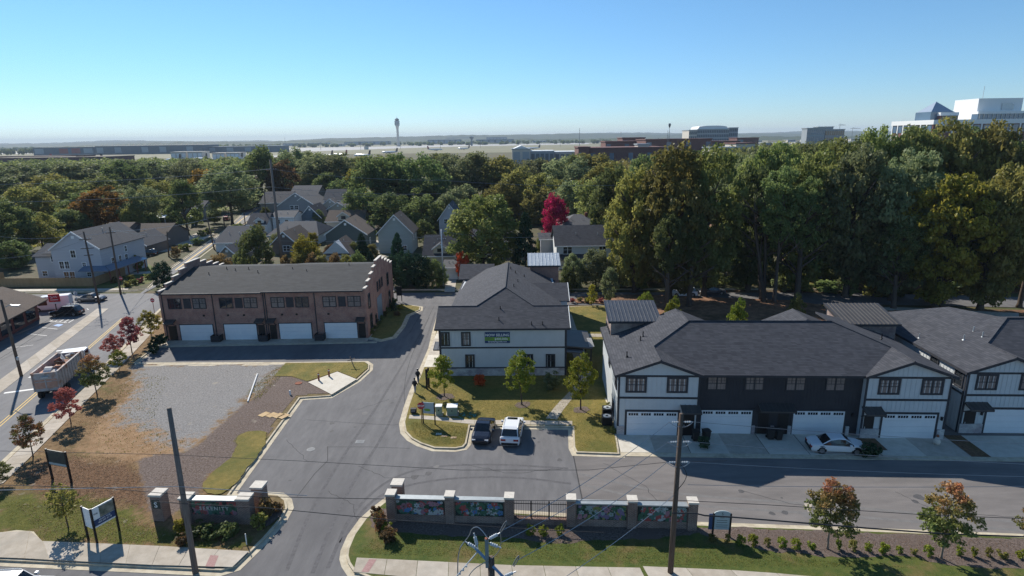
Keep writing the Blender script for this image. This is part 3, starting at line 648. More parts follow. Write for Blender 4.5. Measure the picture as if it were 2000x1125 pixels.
k = MB(); k.box(7.7,22.8,.5,13,0,6.28); k.box(.0,7.7,4.0,13.6,0,6.2); k.box(22.8,L,4.0,13.6,0,6.2); w_ = k.build('wall', M['siding_dark'], town)
k = MB()
for x0, x1 in ((7.72,22.78),):
    i = x0+.2
    while i < x1: k.box(i-.02,i+.02,.475,.5,2.9,6.1); i += .3
k.build('battens', M['siding_dark'], town, kind='stuff')
side_battens(town, 0, -1, .1, 3.9, 0.2, 6.0, 'siding')
k = MB(); k.box(-.03,0,.0,13.6,3.8,4.0); k.box(-.02,-.001,4.0,13.6,.0,6.1); k.build('side_siding', M['siding'], town)
for x0, x1 in ((8.1,12.9),(16.75,21.5)):
    k = MB(); k.box(x0-.2,x0,.44,.5,0,2.66); k.box(x1,x1+.2,.44,.5,0,2.66); k.box(x0,x1,.44,.5,2.46,2.66); k.build('door_casing', M['siding_dark'], town)
    garage_door(town, x0, x1, .48, 2.44)
for wx in (8.55,12.05,15.85,19.5): window(town, (wx, .5, 4.60), 1.62, 1.25, pane='glass_blind_reflection', cols=4, rows=3, fw=.10, double=True, frame='siding_dark')
canopy(town, 13.35, 16.6, .5, 2.75)
for x in (13.5,15.35):
    k = MB(); k.box(x,x+1.0,.46,.51,0,2.25); k.build('door', M['door_black'], town)
for x in (12.95,14.75,16.35,21.75): k = MB(); k.box(x-.02,x+.28,.36,.498,0,.9); k.build('stone_base', M['stone_white'], town)
wall_lamp(town, 7.95, .5, 1.95); wall_lamp(town, 22.2, .5, 1.95)
for y, z, h in ((.6,4.6,1.25),(6.2,4.6,1.0),(2.2,1.0,1.2)): window(town, (-.031, y+.9, z), .9, h, '-x', pane='glass')
rf = terrace_roof(town, L)
for x, y, z in ((1.2,3.0,6.95),(3.4,7.0,7.7),(27.4,6.5,7.7),(3.0,6.1,7.5)): vent_pipe(rf, x, y, z)
k = MB(); k.box(12.9,13.3,-.7,-.6,0,.01)
metal_shed(town, .15, 6.0, 10.6, 15.2, 8.25, 9.15, 'brick_tower', 'metal_roof')
metal_shed(town, 25.7, 31.9, 11.3, 15.4, 7.75, 8.75, 'brick_tower', 'metal_brown')
for y in (10.9,12.4,13.9): window(bpy.data.objects[town.name], (.45, y+.9, 5.6), .7, 1.2, '-x', pane='glass')

town2 = thing('terrace_house', 'pale terrace with dark roof at the right edge, beside the planting bed', 'townhouse', (42.55,51.55,.03), TR)
terrace_front(town2, 0, 7.7, (.35,1.4), (2.35,7.2), (1.0,4.95), garlights=False, canopies=((.1,2.2),))
k = MB(); k.box(0,14,4.0,13.6,0,6.2); k.box(7.7,14,.5,4.0,0,6.2); k.build('wall', M['siding'], town2)
side_battens(town2, 0, -1, .1, 13.5, .2, 6.05, 'siding', .45)
k = MB(); k.box(-.045,-.002,.05,.25,0,6.2); k.box(-.04,-.001,.25,13.6,3.8,4.0); k.build('trim', M['trim'], town2)
for y in (.5,4.2): window(town2, (-.03, y+1.0, 4.5), 1.0, 1.35, '-x', pane='glass', cols=2, rows=3)
rf2 = terrace_roof(town2, 30.5, D=18.5, rear=(), back=(6.4,13.4))
for x, y, z in ((3.0,5.5,7.5),(4.6,6.6,8.0),(4.4,5.0,7.95),(.6,8.6,6.6)): vent_pipe(rf2, x, y, z, .55, 'galv')

# ================================================================== sales terrace in the middle
ctr = thing('terrace_house', 'pale board-sided terrace with dark hip roof carrying a NOW SELLING banner', 'townhouse', (-1.15,67.0,.1), R(-1.2))
X0, X1, E = -7.65, 7.55, 6.15
k = MB(); k.box(X0,X1,0,6.6,0,E-.1); k.box(X0+.8,X1-.4,6.6,30,0,E-.1); k.box(X1-.4,X1+.9,11.5,17.5,0,E-.1); k.build('wall', M['siding'], ctr)
battens(ctr, [(X0+.2,X1-.2,0,3.72,lambda x: 5.85),(X0+.2,X1-.2,0,1.12,lambda x: 3.5)], 'siding')
k = MB(); k.box(X0,X0+.2,-.045,.0,0,E-.1); k.box(X1-.2,X1,-.045,0,0,E-.1); k.box(X0+.2,X1-.2,-.05,0,3.52,3.7); k.box(X0+.2,X1-.2,-.05,0,.98,1.12); k.box(X0+.2,X1-.2,-.05,0,5.87,6.04)
k.box(X1,X1+.045,0,.2,0,E-.1); k.box(X1+.0,X1+.05,.2,6.6,3.52,3.7); k.box(X0-.045,X0,0,.2,0,E-.1); k.build('trim', M['trim'], ctr)
k = MB(); k.box(X0+.2,X1-.2,-.12,-.001,0,.98); k.build('stone_base', M['stone_white'], ctr)
side_battens(ctr, X1, 1, .2, 6.5, .2, 6.0, 'siding'); side_battens(ctr, X0, -1, .2, 6.5, .2, 6.0, 'siding')
for x, z in ((-7.35,4.0),(-4.85,4.0),(-4.45,1.15),(2.6,1.15),(5.25,1.15)): window(ctr, (x,0,z), .82, 1.45, pane='glass_blind_reflection' if x == -4.85 else 'glass', cols=2, rows=3, fw=.16)
for y, z in ((2.0,4.0),(4.6,4.0),(3,1.1)): window(ctr, (X1,y,z), .8, 1.4, '+x')
def bn(x0, x1, z0, z1, y, m, name, parent): k = MB(); k.box(x0,x1,y-.012,y,z0,z1); return k.build(name, M[m], parent)
def text(parent, body, pos, size, m, rot=(R(90),0,0), align='CENTER', ext=.004, name='lettering', sx=1.0, bold=0.0, spacing=1.0):
    cu = bpy.data.curves.new(name, 'FONT'); cu.body = body; cu.size = size; cu.align_x = align; cu.extrude = ext; cu.resolution_u = 2; cu.offset = bold; cu.space_character = spacing
    tmp = bpy.data.objects.new(name, cu); me = bpy.data.meshes.new_from_object(tmp); me.name = name; me.materials.clear(); bpy.data.objects.remove(tmp)
    return link(name, me, M[m], parent, pos, rot, (sx,1,1))
ban = thing('banner', 'navy and green NOW SELLING banner on the pale board wall', 'banner', (ctr.location.x-.68, ctr.location.y-.06, 4.0), ctr.rotation_euler.z)
bn(-1.5,1.5,.30,1.68,0,'navy_print','sheet',ban); bn(-1.5,1.5,.62,1.05,-.013,'green_print','stripe',ban)
text(ban, 'NOW SELLING', (0,-.018,1.17), .44, 'white_print', bold=.008, sx=.98)
text(ban, 'Townhomes\nfrom the', (-1.42,-.03,.87), .15, 'navy_print', align='LEFT'); text(ban, '$400,000s', (.46,-.03,.70), .40, 'white_print', bold=.006, sx=.95)
text(ban, 'SerenityHapeville.com', (0,-.018,.40), .25, 'white_print', bold=.004)
# roof: one hip ridge running back, side gabled wings
S = .42; oh = .45
k = MB(); xl, xr = X0-oh, X1+oh; bl, br = X0+.4, X1+.0
rx = (bl+br)/2; run = (br-bl)/2; ya = -oh+run; za = E + S*run; yw = 3.45; zw = E + S*(yw+oh); hx = (zw-E)/S; yb = 23.0
k.slab([(xl,-oh,E),(xr,-oh,E),(xr,yw,zw),(br-hx,yw,zw),(rx,ya,za),(bl+hx,yw,zw),(xl,yw,zw)], .2)
k.slab([(xl,yw,zw),(bl+hx,yw,zw),(bl,yw*2+oh,E),(xl,yw*2+oh,E)], .2); k.slab([(xr,yw,zw),(br-hx,yw,zw),(br,yw*2+oh,E),(xr,yw*2+oh,E)], .2)
k.slab([(rx,ya,za),(rx,yb,za),(bl,30.6,E-.6),(bl,yw*2+oh,E),(bl+hx,yw,zw)], .2)
k.slab([(rx,ya,za),(rx,yb,za),(br,30.6,E-.6),(br,yw*2+oh,E),(br-hx,yw,zw)], .2)
k.slab([(rx,yb,za),(bl,30.6,E-.6),(br,30.6,E-.6)], .2)
def wing(y, x_out, x_in, z=zw, hw=3.9):
    k.slab([(x_out,y-hw,z-S*hw),(x_in,y-hw,z-S*hw),(x_in,y,z),(x_out,y,z)], .2); k.slab([(x_out,y,z),(x_in,y,z),(x_in,y+hw,z-S*hw),(x_out,y+hw,z-S*hw)], .2)
wing(15.4, X1+1.25, br-6.0); wing(28.0, X0-.2, bl+5.0, zw+.2)
crf = k.build('roof', M['shingle'], ctr)
c = MB(); c.tube([(bl+hx,yw,zw+.02),(rx,ya,za+.02),(br-hx,yw,zw+.02)], .07, 5); c.tube([(rx,ya,za+.03),(rx,yb,za+.03)], .09, 5); c.tube([(xl,yw,zw+.02),(bl+hx,yw,zw+.02)], .06, 5); c.tube([(xr,yw,zw+.02),(br-hx,yw,zw+.02)], .06, 5); c.build('ridge_cap', M['shingle'], crf)
k = MB(); k.box(xl,xr,-oh-.04,-oh,E-.24,E); k.box(xl-.04,xl,-oh,yw,E-.2,E-.02); k.build('fascia', M['trim'], crf)
k = MB(); k.extr([(-oh,E-.05),(yw,zw-.02),(yw*2+oh,E-.05)], 'x', X1, X1+.02); k.extr([(-oh,E-.05),(yw,zw-.02),(yw*2+oh,E-.05)], 'x', X0-.02, X0); k.build('gable', M['siding'], ctr)
k = MB()
for x in (X1+oh+.02,): k.tube([(x,-oh,E),(x,yw,zw)], .06, 4); k.tube([(X1+1.27,11.5,E),(X1+1.27,15.4,zw)], .06, 4)
k.build('barge_board', M['siding'], crf)
for px_, y in ((-.4,3.0),(-.5,1.0),(3.4,.2),(4.7,.2),(1.2,9.2),(1.7,12.8),(1.3,17.5),(2.6,17.4),(.6,19)):
    z = E + S*(y+oh) if y < 3.5 else za - S*abs(px_-rx)
    vent_pipe(crf, px_, y, z, .38)
tw_ = metal_shed(ctr, 3.2, 8.4, 25.5, 29.5, 8.2, 9.3, 'brick', 'galv', n=9)
canopy(ctr, X0-1.15, X0-.05, 4.2, 2.5, 2.0, 'metal_roof')
k = MB(); k.slab([(X1,1.8,3.1),(X1+3.4,1.8,2.8),(X1+3.4,8.5,2.8),(X1,8.5,3.1)], .18); k.slab([(X1,.6,2.8),(X1+2.2,.6,2.6),(X1+2.2,2.4,2.6),(X1,2.4,2.8)], .15); pc = k.build('porch_roof', M['metal_brown'], ctr)
for i in range(8): q = MB(); q.box(X1+3.0,X1+3.6,2.2+i*.42,2.32+i*.42,2.84,2.9); q.build('pergola_slat', M['white_print'], pc)
k = MB()
for x, y in ((X1+3.2,2.0),(X1+3.2,8.2),(X1+2.0,.8)): k.box(x-.07,x+.07,y-.07,y+.07,0,2.75)
k.build('porch_post', M['trim'], ctr)

# ================================================================== brick terrace on the left
bt = thing('brick_terrace', 'brown brick terrace with stepped parapets and four white garage doors', 'townhouse', (-50.6,82.1,.03), 0)
BL, BD, BE = 29.6, 19.4, 7.15
k = MB(); k.box(.3,BL-.3,0,BD,0,BE-.1); k.build('wall', M['brick'], bt)
def stepped(x0, x1):
    pts = [(-.12,0),(-.12,BE+.25)]; n = 5; step = (BD/2-1.6)/4; zs = [BE+.25+i*.62 for i in range(n)]
    ys = [-.12, 1.7, 3.7, 5.7, 7.6]
    pts = [(-.12,0)]
    for y, z in zip(ys, zs): pts += [(y, z if len(pts) == 1 else pts[-1][1]), (y, z)] if len(pts) > 1 else [(y, z)]
    half = pts; full = half + [(BD-p[0], p[1]) for p in half[::-1]]
    k = MB(); k.extr(full, 'x', x0, x1); k.build('parapet_wall', M['brick'], bt)
    caps = list(zip(ys, ys[1:] + [BD-7.6], zs)) + [(BD-ys[i+1], BD-ys[i], zs[i]) for i in range(4)]
    for a, b, z in caps: q = MB(); q.box(x0-.05,x1+.05,a-.06,b+(-.08 if b < BD/2 else .05),z+.002,z+.11); q.build('parapet_cap', M['cap'], bt)
stepped(0,.3); stepped(BL-.3,BL)
k = MB(); rz = 8.95
for x0, x1, dz in ((.3,BL*.5,0),(BL*.5,BL-.3,.12)):
    k.slab([(x0,-.45,BE+dz),(x1,-.45,BE+dz),(x1,BD/2,rz+dz),(x0,BD/2,rz+dz)], .16); k.slab([(x0,BD/2,rz+dz),(x1,BD/2,rz+dz),(x1,BD+.3,BE+dz),(x0,BD+.3,BE+dz)], .16)
brf = k.build('roof', M['shingle_green'], bt)
k = MB(); k.box(.3,BL/2,-.55,-.45,BE-.2,BE); k.box(BL/2,BL-.3,-.55,-.45,BE-.08,BE+.12); k.build('gutter', M['trim'], brf)
for x, y in ((4.2,6.5),(6.0,8.6),(9.5,8.4),(7.6,8.0),(11.5,7),(16.5,8.0),(19,7),(25,9.2)): vent_pipe(brf, x, y, BE+(y+.45)*.177, .4)
gx = [(2.35,7.05),(8.75,13.4),(16.75,21.35),(23.35,28.0)]
for a, b in gx:
    garage_door(bt, a, b, -.03, 2.35, False)
    k = MB(); k.box(a-.12,a,-.06,.0,0,2.45); k.box(b,b+.12,-.06,0,0,2.45); k.box(a-.12,b+.12,-.06,0,2.35,2.47); k.build('door_casing', M['trim'], bt)
    s = MB(); s.box(a-.2,b+.2,-.03,0,2.47,2.72); s.build('lintel', M['brick'], bt)
for i, (a, b, c) in enumerate(((1.2,3.35,4.75),(8.6,10.75,12.1),(16.0,18.1,19.5),(23.45,25.6,27.0))):
    for x in (a, c): window(bt, (x,0,4.85), 1.75, 1.4, pane='glass' if (i, x == a) in ((0,True),(1,True),(2,False)) else 'glass_blind_reflection', cols=4, rows=3, fw=.09, double=True, frame='trim')  # paler panes carry pinkish sky reflections as base colour
    k = MB(); k.box(b,b+1.05,-.05,0,4.8,6.3); k.build('shutter_panel', M['trim'], bt)
for x in (7.55,14.85,15.15,22.2,.35,BL-.15): downspout(bt, x, -.01, 0, BE-.15)
for a, b in ((.5,1.9),(13.5,14.7),(15.2,16.4),(28.05,29.3)):
    canopy(bt, a, b, -.01, 2.75, 1.0, 'metal_brown'); d = MB(); d.box(a+.15,b-.1,-.04,.0,0,2.2); d.build('door', M['door_black'], bt)
for x in (5.9,9.4,11.7,17.2,19.3,23.9): k = MB(); k.box(x,x+.25,-.1,0,3.6,3.85); k.build('wall_vent', M['black_metal'], bt)
for y, z, w, h in ((1.2,4.2,1.0,1.9),(7.2,5.2,.6,1.3),(8.8,5.2,.6,1.3),(10.4,5.2,.6,1.3),(14.5,4.3,1.2,1.9),(1.6,.9,1.1,2.0),(4.8,.7,.7,1.2),(15.2,.9,1.2,2.0)):
    window(bt, (BL+.001,y,z), w, h, '+x', pane='glass')
k = MB(); k.box(BL,BL+.05,6.6,9.8,.3,4.2); k.build('blue_panel', M['steel_blue'], bt)
for a in (7.15,14.0,22.1):
    pl = thing('planter_screen', {7.15:'black slatted bin screen between the first two garages of the brick terrace',14.0:'black slatted bin screen beside the middle downspouts of the brick terrace',22.1:'black slatted bin screen between the last two garages of the brick terrace'}[a], 'screen', (-50.6+a,80.9,.06), 0, 'bin screens before the brick terrace')
    k = MB(); k.box(0,1.3,0,.08,.05,.95); k.box(0,.08,0,1.1,.05,.95); k.box(1.22,1.3,0,1.1,.05,.95); k.build('panel', M['black_metal'], pl)
    for i in range(4): q = MB(); q.box(-.02,1.32,-.03,0,.12+i*.22,.27+i*.22); q.build('slat', M['trim'], pl)
# ================================================================== houses of the neighbourhood
for nm, c in dict(w_grey=(.46,.47,.50), w_slate=(.25,.265,.275), w_white=(.70,.71,.70), w_beige=(.50,.46,.39), w_brown=(.17,.14,.12), w_sage=(.36,.40,.38), w_green=(.10,.125,.12), w_cream=(.52,.47,.38), w_blue=(.12,.165,.205), w_tan=(.34,.30,.24)).items():
    M[nm] = mat(nm, c, tuple(x*.9 for x in c), .8, .8, .25, 5, stretch=(.15,.15,5))
def house(label, xl, xr, py_eave, h, py_ridge, d, ridge='x', wall='w_grey', roof='shingle_pale', wins=(), swins=(), rz=0.0, over=.45, trim='white_print', chimney=None, porch=None, dormer=None, fence=None, name='house', z0=.15, Y=None, hip=0.0):
    mid = (xl+xr)/2; Y = Y or g(mid, py_eave, h)[1]
    x0 = at(xl, py_eave, Y)[0]; x1 = at(xr, py_eave, Y)[0]; w = x1-x0
    zr = at(mid, py_ridge, Y)[2] if ridge == 'y' else at(mid, py_ridge, Y+d/2)[2]
    zr = max(zr, h+.8)
    o = thing(name, label, 'house' if name == 'house' else name.replace('_',' '), (x0, Y, 0), rz, 'houses beyond the back street')
    k = MB(); k.box(0,w,0,d,0,h)
    s = MB(); e = over; T = .16
    if ridge == 'y':
        k.extr([(0,h),(w,h),(w/2,zr-.12)], 'y', 0, d)
        sl = (zr-h)/(w/2); hp = hip*d
        s.slab([(-e,-e,h-sl*e),(w/2,-e+hp,zr),(w/2,d+e,zr),(-e,d+e,h-sl*e)], T); s.slab([(w+e,-e,h-sl*e),(w/2,-e+hp,zr),(w/2,d+e,zr),(w+e,d+e,h-sl*e)], T)
        if hip: s.slab([(-e,-e,h-sl*e),(w+e,-e,h-sl*e),(w/2,-e+hp,zr)], T)
    else:
        sl = (zr-h)/(d/2); hp = hip*w
        if not hip: k.extr([(0,h),(d,h),(d/2,zr-.12)], 'x', 0, w)
        s.slab([(-e,-e,h-sl*e),(w+e,-e,h-sl*e),(w+e-hp,d/2,zr),(-e+hp,d/2,zr)], T); s.slab([(-e+hp,d/2,zr),(w+e-hp,d/2,zr),(w+e,d+e,h-sl*e),(-e,d+e,h-sl*e)], T)
        if hip:
            s.slab([(-e,-e,h-sl*e),(-e+hp,d/2,zr),(-e,d+e,h-sl*e)], T); s.slab([(w+e,-e,h-sl*e),(w+e-hp,d/2,zr),(w+e,d+e,h-sl*e)], T)
    k.build('wall', M[wall], o); r = s.build('roof', M[roof], o)
    f = MB()
    if ridge == 'y' and not hip:
        for a, b in (((-e,h-sl*e),(w/2,zr)), ((w/2,zr),(w+e,h-sl*e))):
            f.add([(a[0],-e-.05,a[1]+.03),(b[0],-e-.05,b[1]+.03),(b[0],-e-.05,b[1]-.25),(a[0],-e-.05,a[1]-.25),(a[0],-e+.1,a[1]+.03),(b[0],-e+.1,b[1]+.03)], [(0,1,2,3),(0,4,5,1)])
    else: f.box(-e,w+e,-e-.06,-e,h-sl*e-.2,h-sl*e+.0)
    f.build('fascia', M[trim], r)
    for q in wins:
        window(o, (q[0]*w, 0, q[1]), q[2], q[3], frame=trim, muntin=trim, fw=.12, cols=2, rows=2, double=q[2] > 1.3)
    if len(wins) < 2 and w > 5:                # plain fronts still have their ordinary windows
        for t in ((.2,.72) if not wins else (.72,)): window(o, (t*w, 0, min(.9, h-1.9)), .9, 1.2, frame=trim, muntin=trim, fw=.12)
    if ridge == 'y' and not hip: c = MB(); c.box(w/2-.3,w/2+.3,-.05,0,zr-1.5,zr-.9); c.build('gable_vent', M[trim], o)
    for t in (.3,.62): c = MB(); xx = w*t; zt = h+(zr-h)*(.5 if ridge == 'x' else 1-abs(t-.5)*2); c.cyl((xx,d*.25 if ridge == 'x' else d*.5,zt-.2), .07, .65, 'z', 6); c.build('vent_pipe', M['galv'], r)
    for q in swins: window(o, (w, q[0]*d, q[1]), q[2], q[3], '+x', frame=trim, muntin=trim, fw=.12)
    if chimney: c = MB(); cx, cy_, cz = chimney; c.box(cx*w-.35,cx*w+.35,cy_*d-.35,cy_*d+.35,h,zr+cz); c.build('chimney', M['brick_red'], r)
    if porch:
        a, b, pd, pz, pm = porch; c = MB(); c.slab([(a*w,0,pz+.9),(b*w,0,pz+.9),(b*w+.2,-pd,pz),(a*w-.2,-pd,pz)], .15); c.build('porch_roof', M[pm], o)
        for t in (0,.5,1): c = MB(); x = a*w+.15+(b-a)*w*t-.3*t; c.box(x-.08,x+.08,-pd+.15,-pd+.31,0,pz-.05); c.build('porch_post', M[trim], o)
    if dormer:
        dx, dw, dz, dh, dm = dormer; x = dx*w; c = MB(); c.extr([(x,dz),(x+dw,dz),(x+dw,dz+dh),(x+dw/2,dz+dh+dw*.33),(x,dz+dh)], 'y', .3, 3.2); dd = c.build('dormer', M[dm], o)
        c = MB(); ap = dz+dh+dw*.33
        c.slab([(x-.3,-.1,dz+dh-.2),(x+dw/2,-.1,ap+.05),(x+dw/2,3.3,ap+.05),(x-.3,3.3,dz+dh-.2)], .12); c.slab([(x+dw+.3,-.1,dz+dh-.2),(x+dw/2,-.1,ap+.05),(x+dw/2,3.3,ap+.05),(x+dw+.3,3.3,dz+dh-.2)], .12); c.build('dormer_roof', M[roof], dd)
        c = MB(); c.box(x+dw*.3,x+dw*.7,.24,.31,dz+.3,dz+dh-.1); c.build('pane', M['glass'], dd)
        c = MB()
        for a, b in (((x-.3,dz+dh-.2),(x+dw/2,ap+.05)),((x+dw/2,ap+.05),(x+dw+.3,dz+dh-.2))): c.add([(a[0],-.16,a[1]+.03),(b[0],-.16,b[1]+.03),(b[0],-.16,b[1]-.2),(a[0],-.16,a[1]-.2)], [(0,1,2,3)])
        c.build('fascia', M[trim], dd)
    return o
# big grey corner house
H1 = house('large grey three-storey gabled house behind the wooden corner fence', 97, 193, 481, 7.2, 452, 15, 'y', 'w_grey', 'shingle_pale',
      [(.40,5.3,.95,1.5),(.13,3.0,.85,1.5),(.24,3.0,.85,1.5),(.60,3.5,.7,.7),(.18,.4,1.0,1.9),(.30,.4,1.0,1.9),(.66,1.3,.8,.8)], [(.2,3.0,.8,1.5),(.36,3.0,.8,1.5),(.52,5.0,.7,1.2),(.5,3.0,.9,1.4)], Y=120.5, over=.25)
o = H1
k = MB(); k.box(-5.6,-.02,2.5,9,0,5.4); k.build('side_wing', M['w_grey'], o)
k = MB(); k.slab([(-6.0,2.1,5.2),(.0,2.1,5.2),(.0,6,7.4),(-5.2,6,7.4)], .16); k.slab([(-5.2,6,7.4),(0,6,7.4),(0,9.3,5.2),(-6.0,9.3,5.2)], .16); k.slab([(-3.2,1.7,5.9),(.0,1.7,5.9),(0,4.3,7.1),(-3.2,4.3,7.1)], .12); k.build('wing_roof', M['shingle_pale'], o)
for x in (-4.6,-1.7): window(o, (x,2.5,1.0), 1.0, 1.0, frame='white_print', muntin='white_print')
window(o, (-2.2,2.5,4.0), 1.1, 1.1, frame='white_print', muntin='white_print')
k = MB(); k.slab([(6.2,-.02,3.5),(10.6,-.02,3.5),(12.6,-2.0,2.8),(6.2,-2.0,2.8)], .15); k.slab([(10.62,0,3.5),(10.62,11,3.5),(12.8,11,2.8),(12.8,-2,2.8)], .15); k.build('porch_roof', M['glass_blue'], o)
for i in range(5): k = MB(); y = -1.8+i*3.0; k.box(12.4,12.58,y,y+.18,0,2.75); k.build('porch_post', M['brick_red'], o)
fn = thing('fence', 'long wooden board fence in front of the grey corner house', 'fence', (-84.5,116.2,.1), R(178))
k = MB(); k.box(0,60,.03,.07,.4,.55); k.box(0,60,.03,.07,1.4,1.55); k.build('rail', M['wood_fence'], fn)
rnd = random.Random(4); k = MB()
for i in range(400): k.box(i*.15+.005, i*.15+.145, 0, .03, .02, 1.85+rnd.uniform(-.02,.02))
k.build('boards', M['wood_fence'], fn, kind='stuff')
k = MB()
for i in range(66): k.box(-.02,.01,-i*.15-.145,-i*.15-.005,.02,1.85)
k.build('side_boards', M['wood_fence'], fn, kind='stuff')
fn2 = thing('fence', 'short wooden board fence left of the grey corner house', 'fence', (-107.5,122.5,.1), R(178))
k = MB()
for i in range(120): k.box(i*.15+.005, i*.15+.145, 0, .03, .02, 1.85)
k.build('boards', M['wood_fence'], fn2, kind='stuff')
HS = [
 ('brown roofed low house with dark brick walls left of the far street', 249, 318, 463, 3.2, 436, 13, 'x', 'w_brown', 'shingle_brown', [(.15,1.0,1.2,1.2),(.45,1.0,1.2,1.2),(.75,1.0,1.2,1.2)], [], {}),
 ('dark gabled house with a carport beside the big grey corner house', 232, 285, 478, 3.0, 458, 10, 'y', 'w_brown', 'shingle_pale', [(.3,.9,1.0,1.2)], [], {}),
 ('brown gabled roof right behind the big grey house', 196, 242, 452, 5.0, 434, 10, 'x', 'w_brown', 'shingle_brown', [(.6,2.5,1,1.2)], [], {}),
 ('white walled house with blue-grey hip roof among the trees at far left', 5, 60, 388, 5.5, 372, 11, 'x', 'w_white', 'shingle', [(.5,2.2,2.4,2.4)], [], dict(hip=.25)),
 ('small low roof below the white house at far left', 60, 76, 408, 3.0, 401, 8, 'x', 'w_brown', 'shingle', [], [], {}),
 ('blue sided house behind the pale carport roof', 352, 395, 405, 5.0, 391, 10, 'x', 'w_slate', 'shingle', [(.6,2.4,1.4,1.2)], [], {}),
 ('blue-grey gabled house with white eaves, tallest in the middle group', 541, 617, 402, 6.2, 376, 16, 'y', 'w_slate', 'shingle_pale', [(.34,5.0,1.1,1.3),(.46,5.0,1.1,1.3),(.8,5.0,1.0,1.0)], [], dict(dormer=(.55,3,7,1.2,'w_grey'))),
 ('tall slate roofed house behind the blue-grey gable', 568, 620, 377, 7.5, 362, 12, 'x', 'w_brown', 'shingle_pale', [], [], {}),
 ('dark roofed house at the left end of the middle group', 508, 562, 395, 6.5, 374, 14, 'x', 'w_slate', 'shingle', [], [], {}),
 ('white dormered house with pale roof beside the blue porch', 531, 573, 423, 5.2, 411, 9, 'x', 'w_white', 'shingle_pale', [(.6,3.0,1,1.2),(.2,3.0,1,1.2)], [], {}),
 ('dark roofed house with blue porch in the middle group', 586, 626, 423, 4.2, 402, 11, 'y', 'w_blue', 'shingle', [(.25,1.2,1.2,1.6)], [], {}),
 ('small white gabled cottage by the far street', 484, 519, 437, 3.6, 416, 9, 'x', 'w_white', 'shingle', [(.3,1.0,.9,1.1)], [], dict(dormer=(.4,2.6,3.4,1.2,'w_white'))),
 ('long brown hip roofed bungalow in front of the white dormered house', 524, 620, 458, 3.0, 432, 14, 'x', 'w_white', 'shingle_pale', [(.7,.9,.9,1.3),(.85,.9,.9,1.3)], [], dict(hip=.2)),
 ('brown gable fronted bungalow beside the tall utility pole', 530, 580, 475, 3.0, 452, 12, 'y', 'w_brown', 'shingle_brown', [(.45,1.0,1.6,1.3)], [], {}),
 ('white walled garage with grey roof beside the far street', 420, 482, 472, 2.8, 441, 13, 'x', 'w_white', 'shingle_pale', [(.3,1.6,.6,.4)], [], dict(hip=.15)),
 ('tan gabled house right behind the brick terrace', 424, 464, 499, 3.0, 480, 11, 'y', 'w_tan', 'shingle_pale', [(.5,.9,1.2,.9)], [], {}),
 ('tall beige house behind the twin beige gables', 633, 681, 390, 7.0, 369, 11, 'x', 'w_brown', 'shingle_pale', [], [], {}),
 ('beige house with small gable and white eaves, left of the pair', 632, 657, 398, 6.0, 388, 9, 'y', 'w_beige', 'shingle_pale', [(.4,4.0,.9,1.1)], [], {}),
 ('beige house with wider gable and white eaves, right of the pair', 640, 680, 407, 5.6, 395, 9, 'y', 'w_beige', 'shingle_pale', [(.5,3.5,1,1.2)], [], {}),
 ('brown roofed house with a small white dormer', 637, 708, 431, 4.0, 410, 11, 'x', 'w_beige', 'shingle_brown', [(.8,1.2,1.1,1.2)], [], dict(dormer=(.32,3.4,4.1,1.4,'w_cream'))),
 ('green walled house under a brown gable roof', 636, 715, 456, 4.4, 429, 11, 'y', 'w_green', 'shingle_brown', [(.2,1.2,1,1.2)], [(.3,1.2,1,1.4)], {}),
 ('small brown hip roofed garage behind the yellow-green tree', 631, 682, 495, 2.6, 471, 9, 'y', 'w_white', 'shingle_brown', [], [], dict(hip=.4)),
 ('sage green two-storey gabled house with cream side', 738, 804, 453, 5.6, 419, 9, 'y', 'w_sage', 'shingle_brown', [(.45,1.6,1,1.3)], [(.25,3.2,.8,1.5),(.6,3.2,.8,1.5)], {}),
 ('grey gabled house with white trim left of the large green tree', 857, 899, 426, 5.8, 398, 11, 'y', 'w_grey', 'shingle_pale', [(.25,4.2,.9,1.3)], [], {}),
 ('dark roofed house with white rafters behind the evergreens', 828, 888, 497, 3.2, 458, 11, 'x', 'w_cream', 'shingle', [(.3,.8,1,1),(.7,.8,1,1)], [], dict(dormer=(.3,3.0,3.4,1.2,'w_cream'))),
 ('white walled garage under the orange shrub', 868, 893, 521, 2.8, 512, 7, 'x', 'w_white', 'shingle_pale', [], [], {}),
 ('two-storey white and navy house behind the sales terrace', 1087, 1222, 477, 5.6, 439, 12, 'x', 'w_white', 'shingle', [(.10,3.6,1.8,1.7),(.62,3.6,1.4,1.7)], [], dict(porch=(.02,.5,1.6,2.6,'shingle'))),
 ('small dark roofed annex beside the red tree', 1056, 1086, 466, 5.0, 458, 8, 'x', 'w_grey', 'shingle', [], [], {}),
 ('pale grey pyramid roofed house seen over the navy roof', 1098, 1168, 441, 6.5, 418, 12, 'x', 'w_cream', 'shingle_pale', [], [], dict(hip=.45, chimney=(.75,.5,.4))),
 ('house hidden behind the large spreading tree', 925, 1000, 470, 4.2, 445, 11, 'x', 'w_cream', 'shingle', [(.8,1,1,1.3)], [], dict(porch=(.55,.95,1.6,2.2,'shingle'))),
]
for lab, xl, xr, pe, h, pr_, d, rg, wl_, rf_, wi, sw, kw in HS: house(lab, xl, xr, pe, h, pr_, d, rg, wl_, rf_, wi, sw, **kw)
